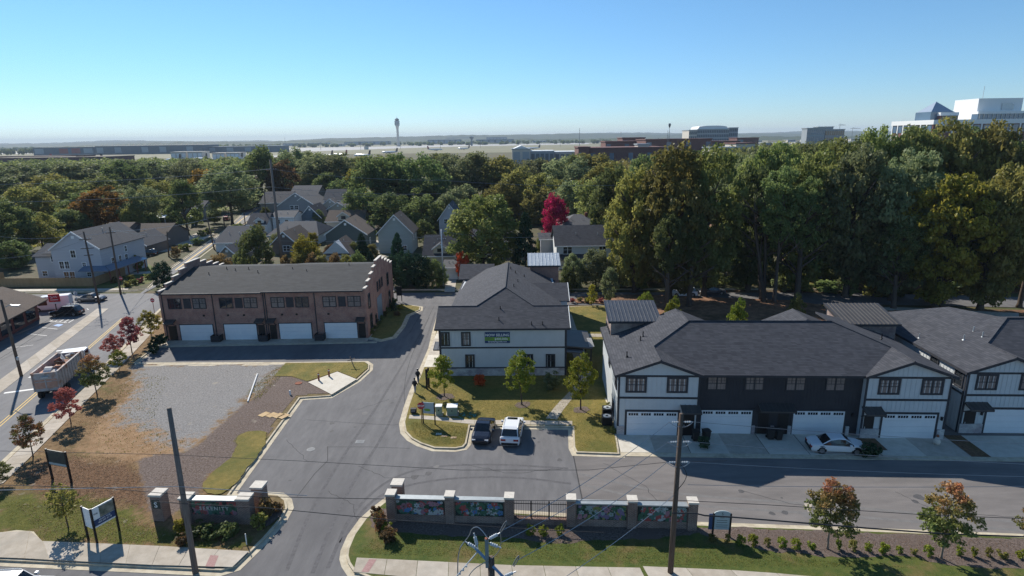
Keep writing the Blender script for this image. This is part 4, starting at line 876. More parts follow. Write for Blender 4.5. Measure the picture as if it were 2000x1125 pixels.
def carport(label, q, h):
    P_ = [g(px, py, h) for px, py in q]; c = (sum(p[0] for p in P_)/4, sum(p[1] for p in P_)/4)
    o = thing('carport', label, 'carport', (c[0], c[1], 0)); k = MB(); k.prism([(p[0]-c[0],p[1]-c[1]) for p in P_], h-.2, h); k.build('roof', M['white_print'], o)
    for p in P_: m = MB(); x, y = (p[0]-c[0])*.93, (p[1]-c[1])*.93; m.box(x-.08,x+.08,y-.08,y+.08,0,h-.2); m.build('post', M['white_print'], o)
carport('bright white flat carport roof left of the tall street tree', ((284,427),(322,424),(335,411),(300,413)), 3.2)
carport('bright white flat carport roof right of the tall street tree', ((366,427),(378,424),(383,411),(370,412)), 3.2)

# brick shop with red sign at the left edge
sh = thing('shop', 'low brick shop with grey roof at the left edge of the photo', 'shop', (0,0,0))
pA, pB = g(78,623), g(-40,690)
dS = (Vector(pA)-Vector(pB)).normalized(); nS = Vector((-dS.y, dS.x))
sh.location = (pA[0], pA[1], .02); sh.rotation_euler = (0,0,math.atan2(-dS.y, -dS.x)); LS = 30
k = MB(); k.box(0,LS,-14,0,0,3.4); k.build('wall', M['brick_red'], sh)
k = MB(); k.slab([(-1.2,1.2,3.0),(LS,1.2,3.0),(LS,-4.8,5.6),(-1.2,-4.8,5.6)], .16); k.slab([(-1.2,-4.8,5.6),(LS,-4.8,5.6),(LS,-14.6,3.2),(-1.2,-14.6,3.2)], .16); k.build('roof', M['shingle_brown'], sh)
k = MB(); k.box(-1.0,LS,-11.6,-5.6,5.1,5.35); k.build('flat_roof', M['shingle_pale'], sh)
k = MB(); k.extr([(0,3.4),(-4.8,5.5),(-14,3.4)], 'x', .0, .2); k.build('gable', M['w_brown'], sh)
for i in range(6): q = MB(); q.box(1.0+i*3.6,3.8+i*3.6,-.02,.05,.5,2.5); f = q.build('shop_window', M['glass'], sh); q = MB(); q.box(.9+i*3.6,3.9+i*3.6,.03,.07,2.5,2.62); q.build('frame', M['galv'], f)
# ================================================================== vehicles
def car(label, px, py, heading, paint, kind='sedan', name='car', L=4.75, W=1.84, group='cars', z=.02, loc=None, H=None, detail=True):
    """a car whose nose points along `heading` (degrees from +x); stations along the length give the body, the glass house and the roof"""
    if kind == 'sedan':
        H = H or 1.45
        st_ = [(-.5,.66,.74,.82),(-.47,.76,.84,.95),(-.40,.84,.88,1.0),(-.30,.86,.88,1.0),(-.16,.84,1.30,.985),(-.02,.83,H,.985),(.10,.82,H-.03,.985),(.20,.82,1.12,.99),(.245,.82,.95,1.0),(.40,.76,.84,.98),(.465,.66,.72,.92),(.5,.52,.56,.80)]
        gl = (3, 8); roof = (4, 7)
    elif kind == 'suv':
        H = H or 1.72
        st_ = [(-.5,.75,.90,.84),(-.48,.92,1.02,.93),(-.455,.98,1.08,.97),(-.38,1.0,1.62,.985),(-.30,1.0,H,.99),(-.05,1.0,H,.99),(.08,.99,H-.04,.99),(.19,.97,1.22,.99),(.235,.96,1.08,1.0),(.40,.90,.99,.98),(.465,.80,.86,.93),(.5,.60,.66,.80)]
        gl = (2, 8); roof = (3, 7)
    else:                                     # van
        H = H or 2.55
        st_ = [(-.5,1.0,2.45,.96),(-.49,1.05,H,.98),(-.3,1.08,H,.985),(.05,1.08,H,.985),(.22,1.08,H-.05,.985),(.30,1.08,1.75,.985),(.36,1.08,1.22,.97),(.44,.95,1.05,.95),(.485,.75,.85,.9),(.5,.6,.66,.8)]
        gl = (3, 6); roof = (0, 5)
    p0 = loc or g(px, py)
    o = thing(name, label, 'van' if kind == 'van' else 'car', (p0[0], p0[1], z), R(heading), group)
    zb = .22; hw = W/2
    secs = []
    for t, belt, top, wf in st_:
        x = t*L; w = hw*wf; rw = w*(.78 if kind != 'van' else .9) if top > belt+.15 else w*.86
        secs.append([(x,w*.90,zb),(x,w*.985,zb+.14),(x,w,.55),(x,w*.97,belt),(x,rw,top-.06 if top > belt+.15 else top-.03),(x,rw*.86,top)])
    groups = {'body':MB(), 'side_window':MB(), 'side_window ':MB(), 'windscreen':MB(), 'rear_window':MB(), 'roof':MB()}
    def quad(gname, a, b, c, d): groups[gname].add([a,b,c,d], [(0,1,2,3)])
    mir = lambda p: (p[0],-p[1],p[2])
    for i in range(len(secs)-1):
        A, B = secs[i], secs[i+1]
        for j in range(5):
            nm = 'body'; nr = None
            if j == 3 and gl[0] < i+1 and i < gl[1] and not (kind == 'van' and i < 3): nm = 'side_window'
            if j == 4 and roof[0] <= i < roof[1]-1: nm = 'roof'
            quad(nm, A[j], B[j], B[j+1], A[j+1]); quad(nm if nm != 'side_window' else 'side_window ', mir(A[j+1]), mir(B[j+1]), mir(B[j]), mir(A[j]))
        nm = 'body'
        if kind == 'van':
            if i in (4,5): nm = 'windscreen'
            elif i < 4: nm = 'roof'
        else:
            if gl[0] <= i < roof[0]: nm = 'rear_window'
            elif roof[0] <= i < roof[1]-1: nm = 'roof'
            elif roof[1]-1 <= i < gl[1]: nm = 'windscreen'
        quad(nm, A[5], B[5], mir(B[5]), mir(A[5]))
        quad('body', mir(A[0]), mir(B[0]), B[0], A[0])
    for e, rev in ((secs[0], False), (secs[-1], True)):
        ring_ = e + [mir(p) for p in e[::-1]]; groups['body'].add(ring_, [tuple(range(len(ring_)))[::(1 if rev else -1)]])
    for nm, mb in groups.items():
        if mb.f: mb.build(nm.strip(), M[paint if nm in ('body','roof') else 'glass_car'], o, smooth=False)
    for sx in (-.315*L, .30*L):
        for sy in (-1, 1):
            q = MB(); q.cyl((sx,sy*(hw-.22) if sy > 0 else -hw+.0,.33), .33, .22, 'y', 18); wheel = q.build('wheel', M['rubber'], o, smooth=False)
            q = MB(); yy = hw+.004 if sy > 0 else -hw-.024; q.cyl((sx,yy-.002,.33), .215, .02, 'y', 12); q.build('rim', M['rim'], wheel)
            q = MB(); q.cyl((sx,sy*(hw-.30) if sy > 0 else -hw+.012,.36), .41, .288, 'y', 18); q.build('wheel_arch', M['plastic_dark'], o)
            if not detail: break
    xb, xf = secs[0][0][0], secs[-1][0][0]; b0 = st_[0][1]
    for sy in (-1, 1):
        q = MB(); zt = st_[1][1]; q.box(xb-.015, xb+.10, sy*hw*.62-.22*(hw/.92), sy*hw*.62+.22*(hw/.92), zt-.24, zt-.06); q.build('tail_light', M['lamp_red'], o)
        q = MB(); zt = st_[-2][1]; q.box(xf-.26, xf-.03, sy*hw*.66-.17, sy*hw*.66+.17, zt-.14, zt-.0); q.build('headlight', M['lamp_clear'], o)
        q = MB(); xm = st_[gl[1]-1][0]*L-.12; zm = st_[gl[1]][1]+.06; q.box(xm-.08, xm+.10, sy*(hw+.12)-.10, sy*(hw+.12)+.10, zm, zm+.16); q.build('mirror', M[paint], o)
        if kind == 'suv': q = MB(); q.tube([(-.36*L,sy*hw*.72,H+.02),(-.30*L,sy*hw*.72,H+.05),(.02*L,sy*hw*.72,H+.05),(.06*L,sy*hw*.72,H+.0)], .025, 5); q.build('roof_rail', M['galv'], o)
    q = MB(); q.box(xb-.02, xb+.03, -.27, .27, .62 if kind == 'suv' else .55, .76 if kind == 'suv' else .68); q.build('number_plate', M['white_print'], o)
    q = MB(); q.box(xb-.04, xb+.12, -hw*.80, hw*.80, .26, .50); q.box(xf-.12, xf+.03, -hw*.72, hw*.72, .24, .44); q.build('bumper', M['plastic_dark'], o)
    return o
car('black hatchback parked facing the drive beside the white SUV', 945, 850, -97, 'paint_navy', 'sedan', L=4.4, W=1.84, group='cars parked before the sales terrace', H=1.5)
sv = car('white SUV with black sunroof slot parked beside the black hatchback', 1001, 851, 83, 'paint_white', 'suv', L=4.75, W=1.93, group='cars parked before the sales terrace')
k = MB(); k.box(.02,.42,-.48,.48,1.712,1.728); k.build('sunroof', M['glass_car'], sv)
k = MB(); k.add([(-2.02,-.66,1.60),(-2.02,.66,1.60),(-2.25,.74,1.14),(-2.25,-.74,1.14)], [(0,1,2,3)])
k.build('rear_window', M['glass_car'], sv)
car('white sedan with dark glass roof on the shaded forecourt', 1611, 893, -7, 'paint_white', 'sedan', L=4.8, group='cars', z=.055, loc=(29.3,48.65))
car('grey sedan turning at the street junction', 179, 588, 2, 'paint_grey', 'sedan', L=4.9, group='cars by the shop')
car('black SUV in the shop parking lot', 132, 616, 186, 'paint_black', 'suv', L=4.8, group='cars by the shop')
van = car('white delivery van parked nose to the brick shop', 103, 605, 200, 'paint_white', 'van', L=5.9, W=2.05, group='cars by the shop')
car('dark car in the driveway beyond the corner lawn, nearest the street tree', 288, 500, 175, 'paint_black', 'suv', group='cars in far driveways')
car('silver car in front of the dark carport house', 240, 503, 200, 'paint_silver', 'sedan', group='cars in far driveways')
car('teal-grey car parked under the dark gabled carport', 318, 476, 190, 'paint_grey', 'sedan', group='cars in far driveways')
car('dark pickup-sized SUV beside the dark gabled house', 286, 486, 185, 'paint_navy', 'suv', group='cars in far driveways')
car('red car parked at the kerb of the far street', 443, 431, 105, 'paint_red', 'suv', group='cars in far driveways')
car('blue car beside the green walled house', 726, 463, 80, 'paint_blue', 'sedan', group='cars in far driveways')
car('white car half hidden by the trunks on the wooded street', 1334, 578, 180, 'paint_white', 'suv', group='cars on the wooded street')
car('grey car under the big trees on the wooded street', 1390, 574, 180, 'paint_grey', 'sedan', group='cars on the wooded street')
car('white car with red lamps at the bottom left corner of the photo', 30, 1172, 4, 'paint_white', 'suv', group='cars on the front street', L=4.9)
# open-top waste truck
p0 = g(118,765); tk = thing('truck', 'open-top truck loaded with scrap, driving up the left street', 'truck', (p0[0]-.6, p0[1]+1.2, .02), math.atan2(sd.y, sd.x))
k = MB(); BLn, BW, b0, b1 = 7.0, 2.5, 1.2, 3.2
k.box(-BLn/2,BLn/2,-BW/2,BW/2,b0,b0+.12); k.box(-BLn/2,BLn/2,-BW/2,-BW/2+.08,b0,b1); k.box(-BLn/2,BLn/2,BW/2-.08,BW/2,b0,b1); k.box(BLn/2-.08,BLn/2,-BW/2,BW/2,b0,b1)
M['truck_box'] = mat('truck_box', (.36,.33,.31), (.46,.43,.41), 1.5, .8, c3=(.34,.20,.14), scale3=.6, coord='obj')
bx = k.build('skip_body', M['truck_box'], tk)
for i in range(11):
    for s in (-1, 1): q = MB(); x = -BLn/2+.3+i*.7; y = s*(BW/2+.04); q.box(x-.06,x+.06,y-.05,y+.05,b0,b1); q.build('rib', M['truck_box'], bx)
q = MB(); q.box(-BLn/2-.06,BLn/2,-BW/2-.08,-BW/2+.1,b1,b1+.1); q.box(-BLn/2-.06,BLn/2,BW/2-.1,BW/2+.08,b1,b1+.1); q.build('rail', M['truck_box'], bx)
q = MB(); q.box(-BLn/2-.08,-BLn/2,-BW/2,BW/2,b0-.1,b1+.05); tg = q.build('tailgate', M['truck_box'], tk)
for a in (-BW/2+.06, 0, BW/2-.06): q = MB(); q.box(-BLn/2-.15,-BLn/2-.08,a-.06,a+.06,b0-.1,b1+.05); q.build('rib', M['truck_box'], tg)
for zz in (b0-.05,(b0+b1)/2,b1-.02): q = MB(); q.box(-BLn/2-.14,-BLn/2-.08,-BW/2,BW/2,zz-.05,zz+.05); q.build('rib', M['truck_box'], tg)
q = MB(); q.box(-BLn/2+.2,6.2,-.5,.5,.85,1.2); q.build('chassis', M['plastic_dark'], tk)
q = MB(); q.extr([(4.1,.7),(6.4,.7),(6.5,1.6),(6.2,1.9),(5.7,3.0),(4.1,3.0)], 'y', -1.2, 1.2); q.build('cab', M['paint_white'], tk)
q = MB(); q.add([(6.21,-1.05,1.92),(6.21,1.05,1.92),(5.74,1.05,2.92),(5.74,-1.05,2.92)], [(0,1,2,3)]); q.build('windscreen', M['glass_car'], tk)
for s in (-1,1): q = MB(); q.box(4.5,5.6,s*1.205-.01,s*1.205+.01,1.9,2.8); q.build('side_window', M['glass_car'], tk)
for x in (-2.7,-1.4,5.2):
    for s in (-1,1): q = MB(); q.cyl((x,s*1.2-(.35 if s > 0 else 0),.52), .52, .35, 'y', 16); q.build('wheel', M['rubber'], tk)
rnd = random.Random(11)
M['junk_white'] = mat('junk_white', (.60,.58,.55), (.48,.45,.42), 2, .8); M['junk_wood'] = mat('junk_wood', (.42,.22,.15), (.52,.32,.24), 2, .8)
JUNK = ['white curled panel on the truck load','pale foam sheet on the truck load','reddish board on the truck load','pink insulation on the truck load','dark mat on the truck load','broken plank on the truck load','white tilted sheet standing up in the truck load','rusty beam along the truck load','small crate in the truck load','cracked tabletop in the truck load']
tm = tk.matrix_basis.copy()
for i, lb in enumerate(JUNK):
    w, l, t = rnd.uniform(.4,1.1), rnd.uniform(.7,2.6), rnd.uniform(.06,.3)
    q = MB(); n = 5                            # bent sheets and boards
    for j in range(n): 
        x0 = -l/2+l*j/n; x1 = x0+l/n; f = lambda x: .22*math.sin(2.2*x/l*2+i)
        q.add([(x0,-w/2,f(x0)),(x1,-w/2,f(x1)),(x1,w/2,f(x1)),(x0,w/2,f(x0)),(x0,-w/2,f(x0)+t*.5),(x1,-w/2,f(x1)+t*.5),(x1,w/2,f(x1)+t*.5),(x0,w/2,f(x0)+t*.5)], [(0,3,2,1),(4,5,6,7),(0,1,5,4),(2,3,7,6),(0,4,7,3),(1,2,6,5)])
    mt = ['junk_white','junk_white','junk_wood','junk_wood','plastic_dark','junk_wood','junk_white','rust','board','junk_white'][i]
    pl = tm @ Vector((-3.0+i*.62, rnd.uniform(-.7,.7), 2.75+rnd.uniform(0,.5)))
    e = (rnd.uniform(-.4,.4) if i != 6 else 1.2, rnd.uniform(-.3,.3), tk.rotation_euler.z + rnd.uniform(-.6,.6))
    q.build('scrap_piece', M[mt], None, loc=pl, rot=e, label=lb, cat='scrap', group='scrap in the truck')
ls = MB(); ls.box(-3.6,3.6,-1.1,1.1,1.4,2.45); ls.build('load', M['junk_wood'], None, loc=tk.location, rot=(0,0,tk.rotation_euler.z), label='dark heap of rubbish filling the open truck body', cat='rubbish')

# ================================================================== people
def person(label, px, py, top, legs, heading, stride):
    p0 = g(px, py, .15); o = thing('person', label, 'person', (p0[0], p0[1], .16), R(heading), 'people walking on the kerb', scale=.98)
    V = [(0,0,.93),(0,0,1.12),(0,0,1.38),(0,0,1.50),(.01,0,1.58),(.02,0,1.68),
         (0,.10,.90),(stride*.10,.10,.50),(stride*.02+.06,.10,.08),(stride*.02+.20,.10,.04),
         (0,-.10,.90),(-stride*.05,-.10,.50),(-stride*.25,-.10,.10),(-stride*.25+.14,-.10,.05),
         (0,.20,1.40),(-.05,.26,1.13),(.10,.24,.90),(.14,.24,.82),(0,-.20,1.40),(.05,-.26,1.13),(.18,-.22,.92),(.22,-.22,.84)]
    Eg = [(0,1),(1,2),(2,3),(3,4),(4,5),(0,6),(6,7),(7,8),(8,9),(0,10),(10,11),(11,12),(12,13),(2,14),(14,15),(15,16),(16,17),(2,18),(18,19),(19,20),(20,21)]
    rad = [.16,.15,.17,.07,.07,.10,.11,.075,.05,.045,.11,.075,.05,.045,.075,.05,.038,.035,.075,.05,.038,.035]
    me = bpy.data.meshes.new('body'); me.from_pydata(V, Eg, []); me.materials.append(M[legs])
    b = bpy.data.objects.new('body', me); col.objects.link(b); b.parent = o
    sk = b.modifiers.new('skin', 'SKIN'); b.modifiers.new('sub', 'SUBSURF').levels = 1; b.modifiers['sub'].render_levels = 1
    for i, r in enumerate(rad): me.skin_vertices[0].data[i].radius = (r, r)
    me.skin_vertices[0].data[0].use_root = True
    q = MB(); q.lathe([(.185,.88),(.19,1.0),(.175,1.15),(.215,1.36),(.19,1.45),(.08,1.53)], n=12); q.build('shirt', M[top], o, smooth=True)
    for s in (-1,1): q = MB(); q.tube([(0,s*.19,1.41),((-.05 if s > 0 else .05),s*.265,1.12),((.06 if s > 0 else .13),s*.245,.97)], [.085,.066,.052], 8); q.build('sleeve', M[top], o)
    q = MB(); q.lathe([(.03,1.55),(.085,1.62),(.105,1.70),(.10,1.77),(.05,1.815)], (.01,0,0), 12); hd = q.build('head', M['skin'], o, smooth=True)
    q = MB(); q.lathe([(.112,1.70),(.118,1.74),(.10,1.80),(.04,1.835)], (-.005,0,0), 12); q.build('hair', M['paint_black'], o, smooth=True)
    q = MB(); q.box(.105,.135,-.018,.018,1.68,1.72); q.build('nose', M['skin'], hd)
    return o
M['skin'] = mat('skin', (.16,.085,.055), None, rough=.6); M['cloth_dark'] = mat('cloth_dark', (.02,.02,.024), None, rough=.9); M['cloth_grey'] = mat('cloth_grey', (.30,.29,.31), None, rough=.9); M['cloth_jean'] = mat('cloth_jean', (.10,.12,.17), None, rough=.9)
person('person in dark top and pale trousers walking on the kerb, nearer one', 811, 767, 'cloth_dark', 'cloth_grey', 70, 1.0)
person('person in dark clothes walking on the kerb, farther one', 817, 748, 'cloth_dark', 'cloth_jean', 70, .7)

# ================================================================== entrance walls with mural
rnd = random.Random(21)
def mural(parent, x0, x1, y, z0, z1, seed, palette):
    """painted flowers and leaves: flat print of many petal shapes lying on a dark board"""
    b = MB(); b.box(x0,x1,y-.03,y,z0,z1); b.build('mural_board', M['mural_dark'], parent)
    rn = random.Random(seed); W_, H_ = x1-x0, z1-z0
    layers = {c: MB() for c in palette}; lv = 0
    def inside(px_, pz): return x0+.02 < px_ < x1-.02 and z0+.02 < pz < z1-.02
    n = int(W_*H_*30)
    for i in range(n):
        c = rn.choice(palette); cx, cz = rn.uniform(x0+.1,x1-.1), rn.uniform(z0+.06,z1-.06); lv = (lv+1) % 40; yy = y-.031-lv*.0004
        if c.startswith('mu_green') or rn.random() < .25:
            a = rn.uniform(0,6.28); l, w = rn.uniform(.3,.8), rn.uniform(.08,.18)
            P_ = [(-l/2,0),(-l/4,w),(l/6,w*.9),(l/2,0),(l/6,-w*.9),(-l/4,-w)]
            pts = [(cx+p*math.cos(a)-q*math.sin(a), cz+p*math.sin(a)+q*math.cos(a)) for p, q in P_]
            pts = [(min(max(u,x0+.01),x1-.01), min(max(v,z0+.01),z1-.01)) for u, v in pts]
            layers[c].face([(u,yy,v) for u, v in pts])
        else:
            r = rn.uniform(.09,.28); npt = rn.choice((5,6,7))
            pts = []
            for j in range(npt*4):
                a = 6.283*j/(npt*4); rr = r*(.62+.38*abs(math.sin(a*npt/2)))
                pts.append((min(max(cx+rr*math.cos(a),x0+.01),x1-.01), min(max(cz+rr*math.sin(a),z0+.01),z1-.01)))
            layers[c].face([(u,yy,v) for u, v in pts])
            q = [(cx+r*.22*math.cos(6.283*j/8), cz+r*.22*math.sin(6.283*j/8)) for j in range(8)]
            c2 = rn.choice(palette)
            if all(inside(*p) for p in q): layers[c2].face([(u,yy-.0006,v) for u, v in q])
    for c, mb in layers.items():
        if mb.f: mb.build('mural_print', M[c], parent, kind='stuff')
for nm, c in dict(mural_dark=(.024,.034,.032), mu_green=(.055,.13,.08), mu_green2=(.085,.17,.14), mu_green3=(.035,.075,.045), mu_red=(.36,.075,.07), mu_pink=(.36,.18,.22), mu_blue=(.08,.19,.38), mu_white=(.42,.44,.44), mu_mauve=(.20,.15,.26), mu_pale=(.25,.32,.32), mu_yellow=(.22,.23,.07)).items(): M[nm] = mat(nm, c, tuple(x*.8 for x in c), 9, .7)
wA, wB = Vector(g(757,1022)), Vector(g(1360,1040)); wd = (wB-wA); WL = wd.length; wr = math.atan2(wd.y, wd.x)
mw = thing('mural_wall', 'long brick entrance wall with flower murals and an iron railing in its middle', 'wall', (wA.x, wA.y, .15), wr)
px_pil = [0.0,.200,.400,.605,.805,1.0]
for i, t in enumerate(px_pil):
    x = t*(WL-.66); q = MB(); q.box(x,x+.66,-.05,.67,0,2.2); pr_ = q.build('pillar', M['brick_entry'], mw)
    q = MB(); q.box(x-.04,x+.70,-.09,.71,2.202,2.34); q.build('pillar_cap', M['cap'], pr_)
    if i < 5:
        a, b = x+.662, px_pil[i+1]*(WL-.66)-.002
        if i != 2:
            q = MB(); q.box(a,b,.12,.52,0,1.85); q.build('wall', M['brick_entry'], mw); q = MB(); q.box(a,b,.06,.58,1.852,1.95); q.build('coping', M['cap_grey'], mw)
            pal = [['mu_green','mu_green2','mu_red','mu_blue','mu_white','mu_pink','mu_green3'],['mu_green2','mu_blue','mu_red','mu_pale','mu_white','mu_green','mu_green3'],None,['mu_green','mu_mauve','mu_yellow','mu_pink','mu_green3','mu_pale'],['mu_pink','mu_green2','mu_pale','mu_red','mu_green','mu_white']][i]
            mural(mw, a+.08, b-.08, .118, .62, 1.80, 30+i, pal)
        else:
            q = MB(); q.box(a,b,.12,.52,0,.42); q.build('wall', M['brick_entry'], mw)
            for zz in (.55,1.62): q = MB(); q.box(a,b,.30,.34,zz,zz+.05); q.build('rail', M['black_metal'], mw)
            n = 30
            for j in range(n): 
                me = cached('picket', lambda: MB().box(-.012,.012,.31,.33,.42,1.85).mesh('picket')); link('picket', me, M['black_metal'], mw, (a+(b-a)*(j+.5)/n,0,0))
            for t2 in (.33,.67): q = MB(); xx = a+(b-a)*t2; q.box(xx-.04,xx+.04,.28,.36,.42,1.9); q.build('railing_post', M['black_metal'], mw)
def pillar(label, px, py, w, h, sign=None, z=.15):
    c = g(px, py, z); o = thing('brick_pillar', label, 'pillar', (c[0], c[1], z), wr)
    q = MB(); q.box(-w/2,w/2,0,w,0,h); q.build('shaft', M['brick_entry'], o); q = MB(); q.box(-w/2-.07,w/2+.07,-.07,w+.07,h+.002,h+.16); q.build('cap', M['cap'], o)
    if sign:
        q = MB(); q.box(-.3,.3,-.04,-.002,h-1.0,h-.3); pl = q.build('plaque', M['dark_print'], o); text(pl, sign, (0,-.05,h-.88), .62, 'white_print', bold=.01)
    return o
pillar('free-standing brick pillar with a dark S plaque', 311, 1019, .85, 2.15, 'S')
pillar('brick pillar standing behind the SERENITY wall', 506, 1000, .85, 2.0)
pillar('brick pillar standing behind the left end of the mural wall', 777, 992, .8, 1.9)
sA, sB = Vector(g(358,1022,.15)), Vector(g(492,1024,.15)); sw_ = (sB-sA).length
sg = thing('sign_wall', 'brick entrance wall with flower mural reading SERENITY', 'wall', (sA.x, sA.y, .15), math.atan2(sB.y-sA.y, sB.x-sA.x))
for x, a in ((0,.75),(sw_-.95,.95)):
    q = MB(); q.box(x,x+a,-.08,.72,0,2.05); q.build('pillar', M['brick_entry'], sg); q = MB(); q.box(x-.06,x+a+.06,-.14,.78,2.052,2.2); q.build('pillar_cap', M['cap'], sg)
q = MB(); q.box(.752,sw_-.952,.08,.55,0,1.9); q.build('wall', M['brick_entry'], sg); q = MB(); q.box(.752,sw_-.952,.0,.62,1.902,2.02); q.build('coping', M['cap_grey'], sg)
mural(sg, .80, sw_-1.0, .078, .75, 1.86, 77, ['mu_green','mu_green2','mu_pink','mu_red','mu_green3','mu_green'])
text(sg, 'SERENITY', ((sw_-.2)/2,.01,1.16), .42, 'cap', bold=.002, ext=.02, spacing=1.3)

# ================================================================== signs, boxes and small things
def board_sign(label, pxl, pxr, py_b, zb, zt, face, cat='sign', thick=.06, post='black_metal', arch=False, z=.15, name='sign_board', extra=None, pr=.05):
    A, B = Vector(g(*pxl, z)), Vector(g(*pxr, z)); w = (B-A).length
    o = thing(name, label, cat, (A.x, A.y, z), math.atan2(B.y-A.y, B.x-A.x))
    for x in (0, w): q = MB(); q.box(x-pr,x+pr,-pr,pr,0,zt+.05); q.build('post', M[post], o)
    q = MB(); P_ = [(0,zb),(w,zb),(w,zt)]
    if arch: P_ += [(w*(.5+.5*math.cos(a)), zt+.28*math.sin(a)) for a in [math.pi*i/10 for i in range(1,10)]]
    P_ += [(0,zt)]; q.extr(P_, 'y', -thick/2, thick/2); b = q.build('panel', M[face], o)
    return o, b, w
o, b, w = board_sign('dark two-post sign board on the brown verge beside the left street', (103,937), (140,944), 0, 1.5, 2.9, 'dark_print', pr=.07)
q = MB(); q.box(.1,w-.1,-.045,-.032,1.55,1.75); q.build('print_strip', M['grey_print'], b)
o, b, w = board_sign('white V-shaped developer sign with picture panel on the front lawn', (190,1061), (233,1036), 0, 1.2, 2.75, 'white_print', pr=.06)
q = MB(); q.box(.03,w-.03,-.045,-.032,1.32,1.80); q.build('print_strip', M['navy_print'], b)
q = MB(); q.box(w*.33,w-.06,-.045,-.032,1.82,2.66); q.build('picture', M['photo_print'], b)
text(b, 'FROM THE\n404 645 6118', (w/2,-.05,1.62), .17, 'white_print'); text(b, 'THE', (w*.16,-.05,2.2), .16, 'dark_print')
q = MB(); q.extr([(0,1.2),(-.9,1.2),(-.9,2.75),(0,2.75)], 'y', .0, .05); v2 = q.build('second_panel', M['white_print'], o); v2.rotation_euler = (0,0,R(-90)); v2.location = (-.06,.07,0)
q = MB(); q.box(-.06,.06,-.06,.06,0,2.8); q.build('post', M['black_metal'], o, loc=(-.05,.95,0))
o, b, w = board_sign('grey site map sign on dark posts at the corner of the centre lawn', (827,827), (850,829), 0, 1.15, 2.35, 'grey_print', arch=False)
q = MB(); q.extr([(.5+.34*math.cos(6.283*i/16), 1.55+.14*math.sin(6.283*i/16)) for i in range(16)], 'y', -.045, -.032); q.build('print', M['green_print'], b)
c = g(826,827,.15)
def stop_sign(label, px, py, h=2.2, z=.15, face=0.0, back=False):
    c = g(px, py, z); o = thing('stop_sign', label, 'sign', (c[0], c[1], z), R(face), 'stop signs')
    q = MB(); q.box(-.035,.035,-.02,.02,0,h+.3); q.build('post', M['rust' if not back else 'galv'], o)
    q = MB(); q.extr([(.38*math.cos(R(22.5+45*i)), h+.38*math.sin(R(22.5+45*i))) for i in range(8)], 'y', -.04, -.022); d = q.build('plate', M['stop_red' if not back else 'galv'], o)
    if not back: text(d, 'STOP', (0,-.045,h-.10), .28, 'white_print', bold=.008)
    return o
stop_sign('red stop sign by the grey site map sign', 824, 828, 2.0)
stop_sign('red stop sign in front of the left end of the brick terrace', 302, 612, 2.3)
stop_sign('red stop sign on the grassy far corner of the junction', 240, 566, 2.3)
stop_sign('red stop sign at the far right corner behind the brick terrace roof', 306, 562, 2.2)
stop_sign('dark backed stop sign at the edge of the shop parking lot', 152, 598, 2.4, .02, 180, True)
o, b, w = board_sign('white arched notice board on dark posts beside the mural wall', (1391,1048), (1424,1049), 0, .62, 1.85, 'grey_print', arch=True, pr=.06)
text(b, 'S', (w/2,-.05,1.80), .3, 'dark_print')
for zz, ww in ((1.55,.25),(1.35,.62),(1.18,.62),(.98,.7),(.82,.66)): q = MB(); q.box(w/2-ww*w/2,w/2+ww*w/2,-.036,-.031,zz,zz+.035); q.build('print_line', M['dark_print'], b)
q = MB(); q.box(-.32,-.07,-.03,.03,.6,1.85); q.build('side_panel', M['navy_print'], o)
o, b, w = board_sign('dark hanging estate sign by the corner of the brick terrace', (776,588), (785,588), 0, 1.0, 2.7, 'plastic_dark', pr=.06)
o, b, w = board_sign('slim dark sign post pair beside the kerb and the walkers', (834,760), (838,757), 0, .5, 2.4, 'wood_pole', pr=.08)
rs = thing('shop_sign', 'red illuminated shop sign on a pole above the white van', 'sign', (*g(112,612), .02), R(8), None, .68)
q = MB(); q.box(-.09,.09,-.09,.09,0,3.2); q.build('pole', M['black_metal'], rs)
q = MB(); q.box(-1.25,1.25,-.15,.15,3.0,5.0); b = q.build('cabinet', M['red_sign'], rs)
q = MB(); q.tube([(-.85,-.17,4.3),(-.6,-.17,4.55),(-.45,-.17,4.15),(-.75,-.17,3.95),(-.2,-.17,4.05),(0,-.17,4.5),(.15,-.17,4.1),(.4,-.17,4.5),(.6,-.17,4.45),(.5,-.17,4.1),(.85,-.17,4.25)], .06, 5); q.build('script_mark', M['white_print'], b)
q = MB(); q.box(-.9,.9,-.165,-.151,3.45,3.6); q.build('print_line', M['white_print'], b)
q = MB(); q.box(-1.2,1.2,-.12,.12,2.5,2.95); q.build('lower_panel', M['white_print'], rs)
def utility_box(label, px, py, w, d, h, m='box_green', z=.15, rz=0):
    c = g(px, py, z); o = thing('utility_box', label, 'utility box', (c[0], c[1], z), R(rz), 'utility boxes on the centre lawn')
    q = MB(); q.box(-w/2,w/2,0,d,.08,h-.06); q.build('cabinet', M[m], o); q = MB(); q.box(-w/2-.04,w/2+.04,-.04,d+.04,h-.06,h); q.build('lid', M['white_print' if m == 'box_green' else m], o); q = MB(); q.box(-w/2-.12,w/2+.12,-.12,d+.12,0,.08); q.build('base', M['concrete'], o)
    q = MB(); q.box(-.05,.05,-.03,0,h*.5,h*.65); q.build('latch', M['black_metal'], o)
utility_box('tall pale green utility box beside the site map sign', 857, 812, .62, .6, 1.05)
utility_box('wide green transformer box beside the tall utility box', 883, 812, 1.05, .9, .95)
q = MB(); q.box(0,0,0,0,0,0)
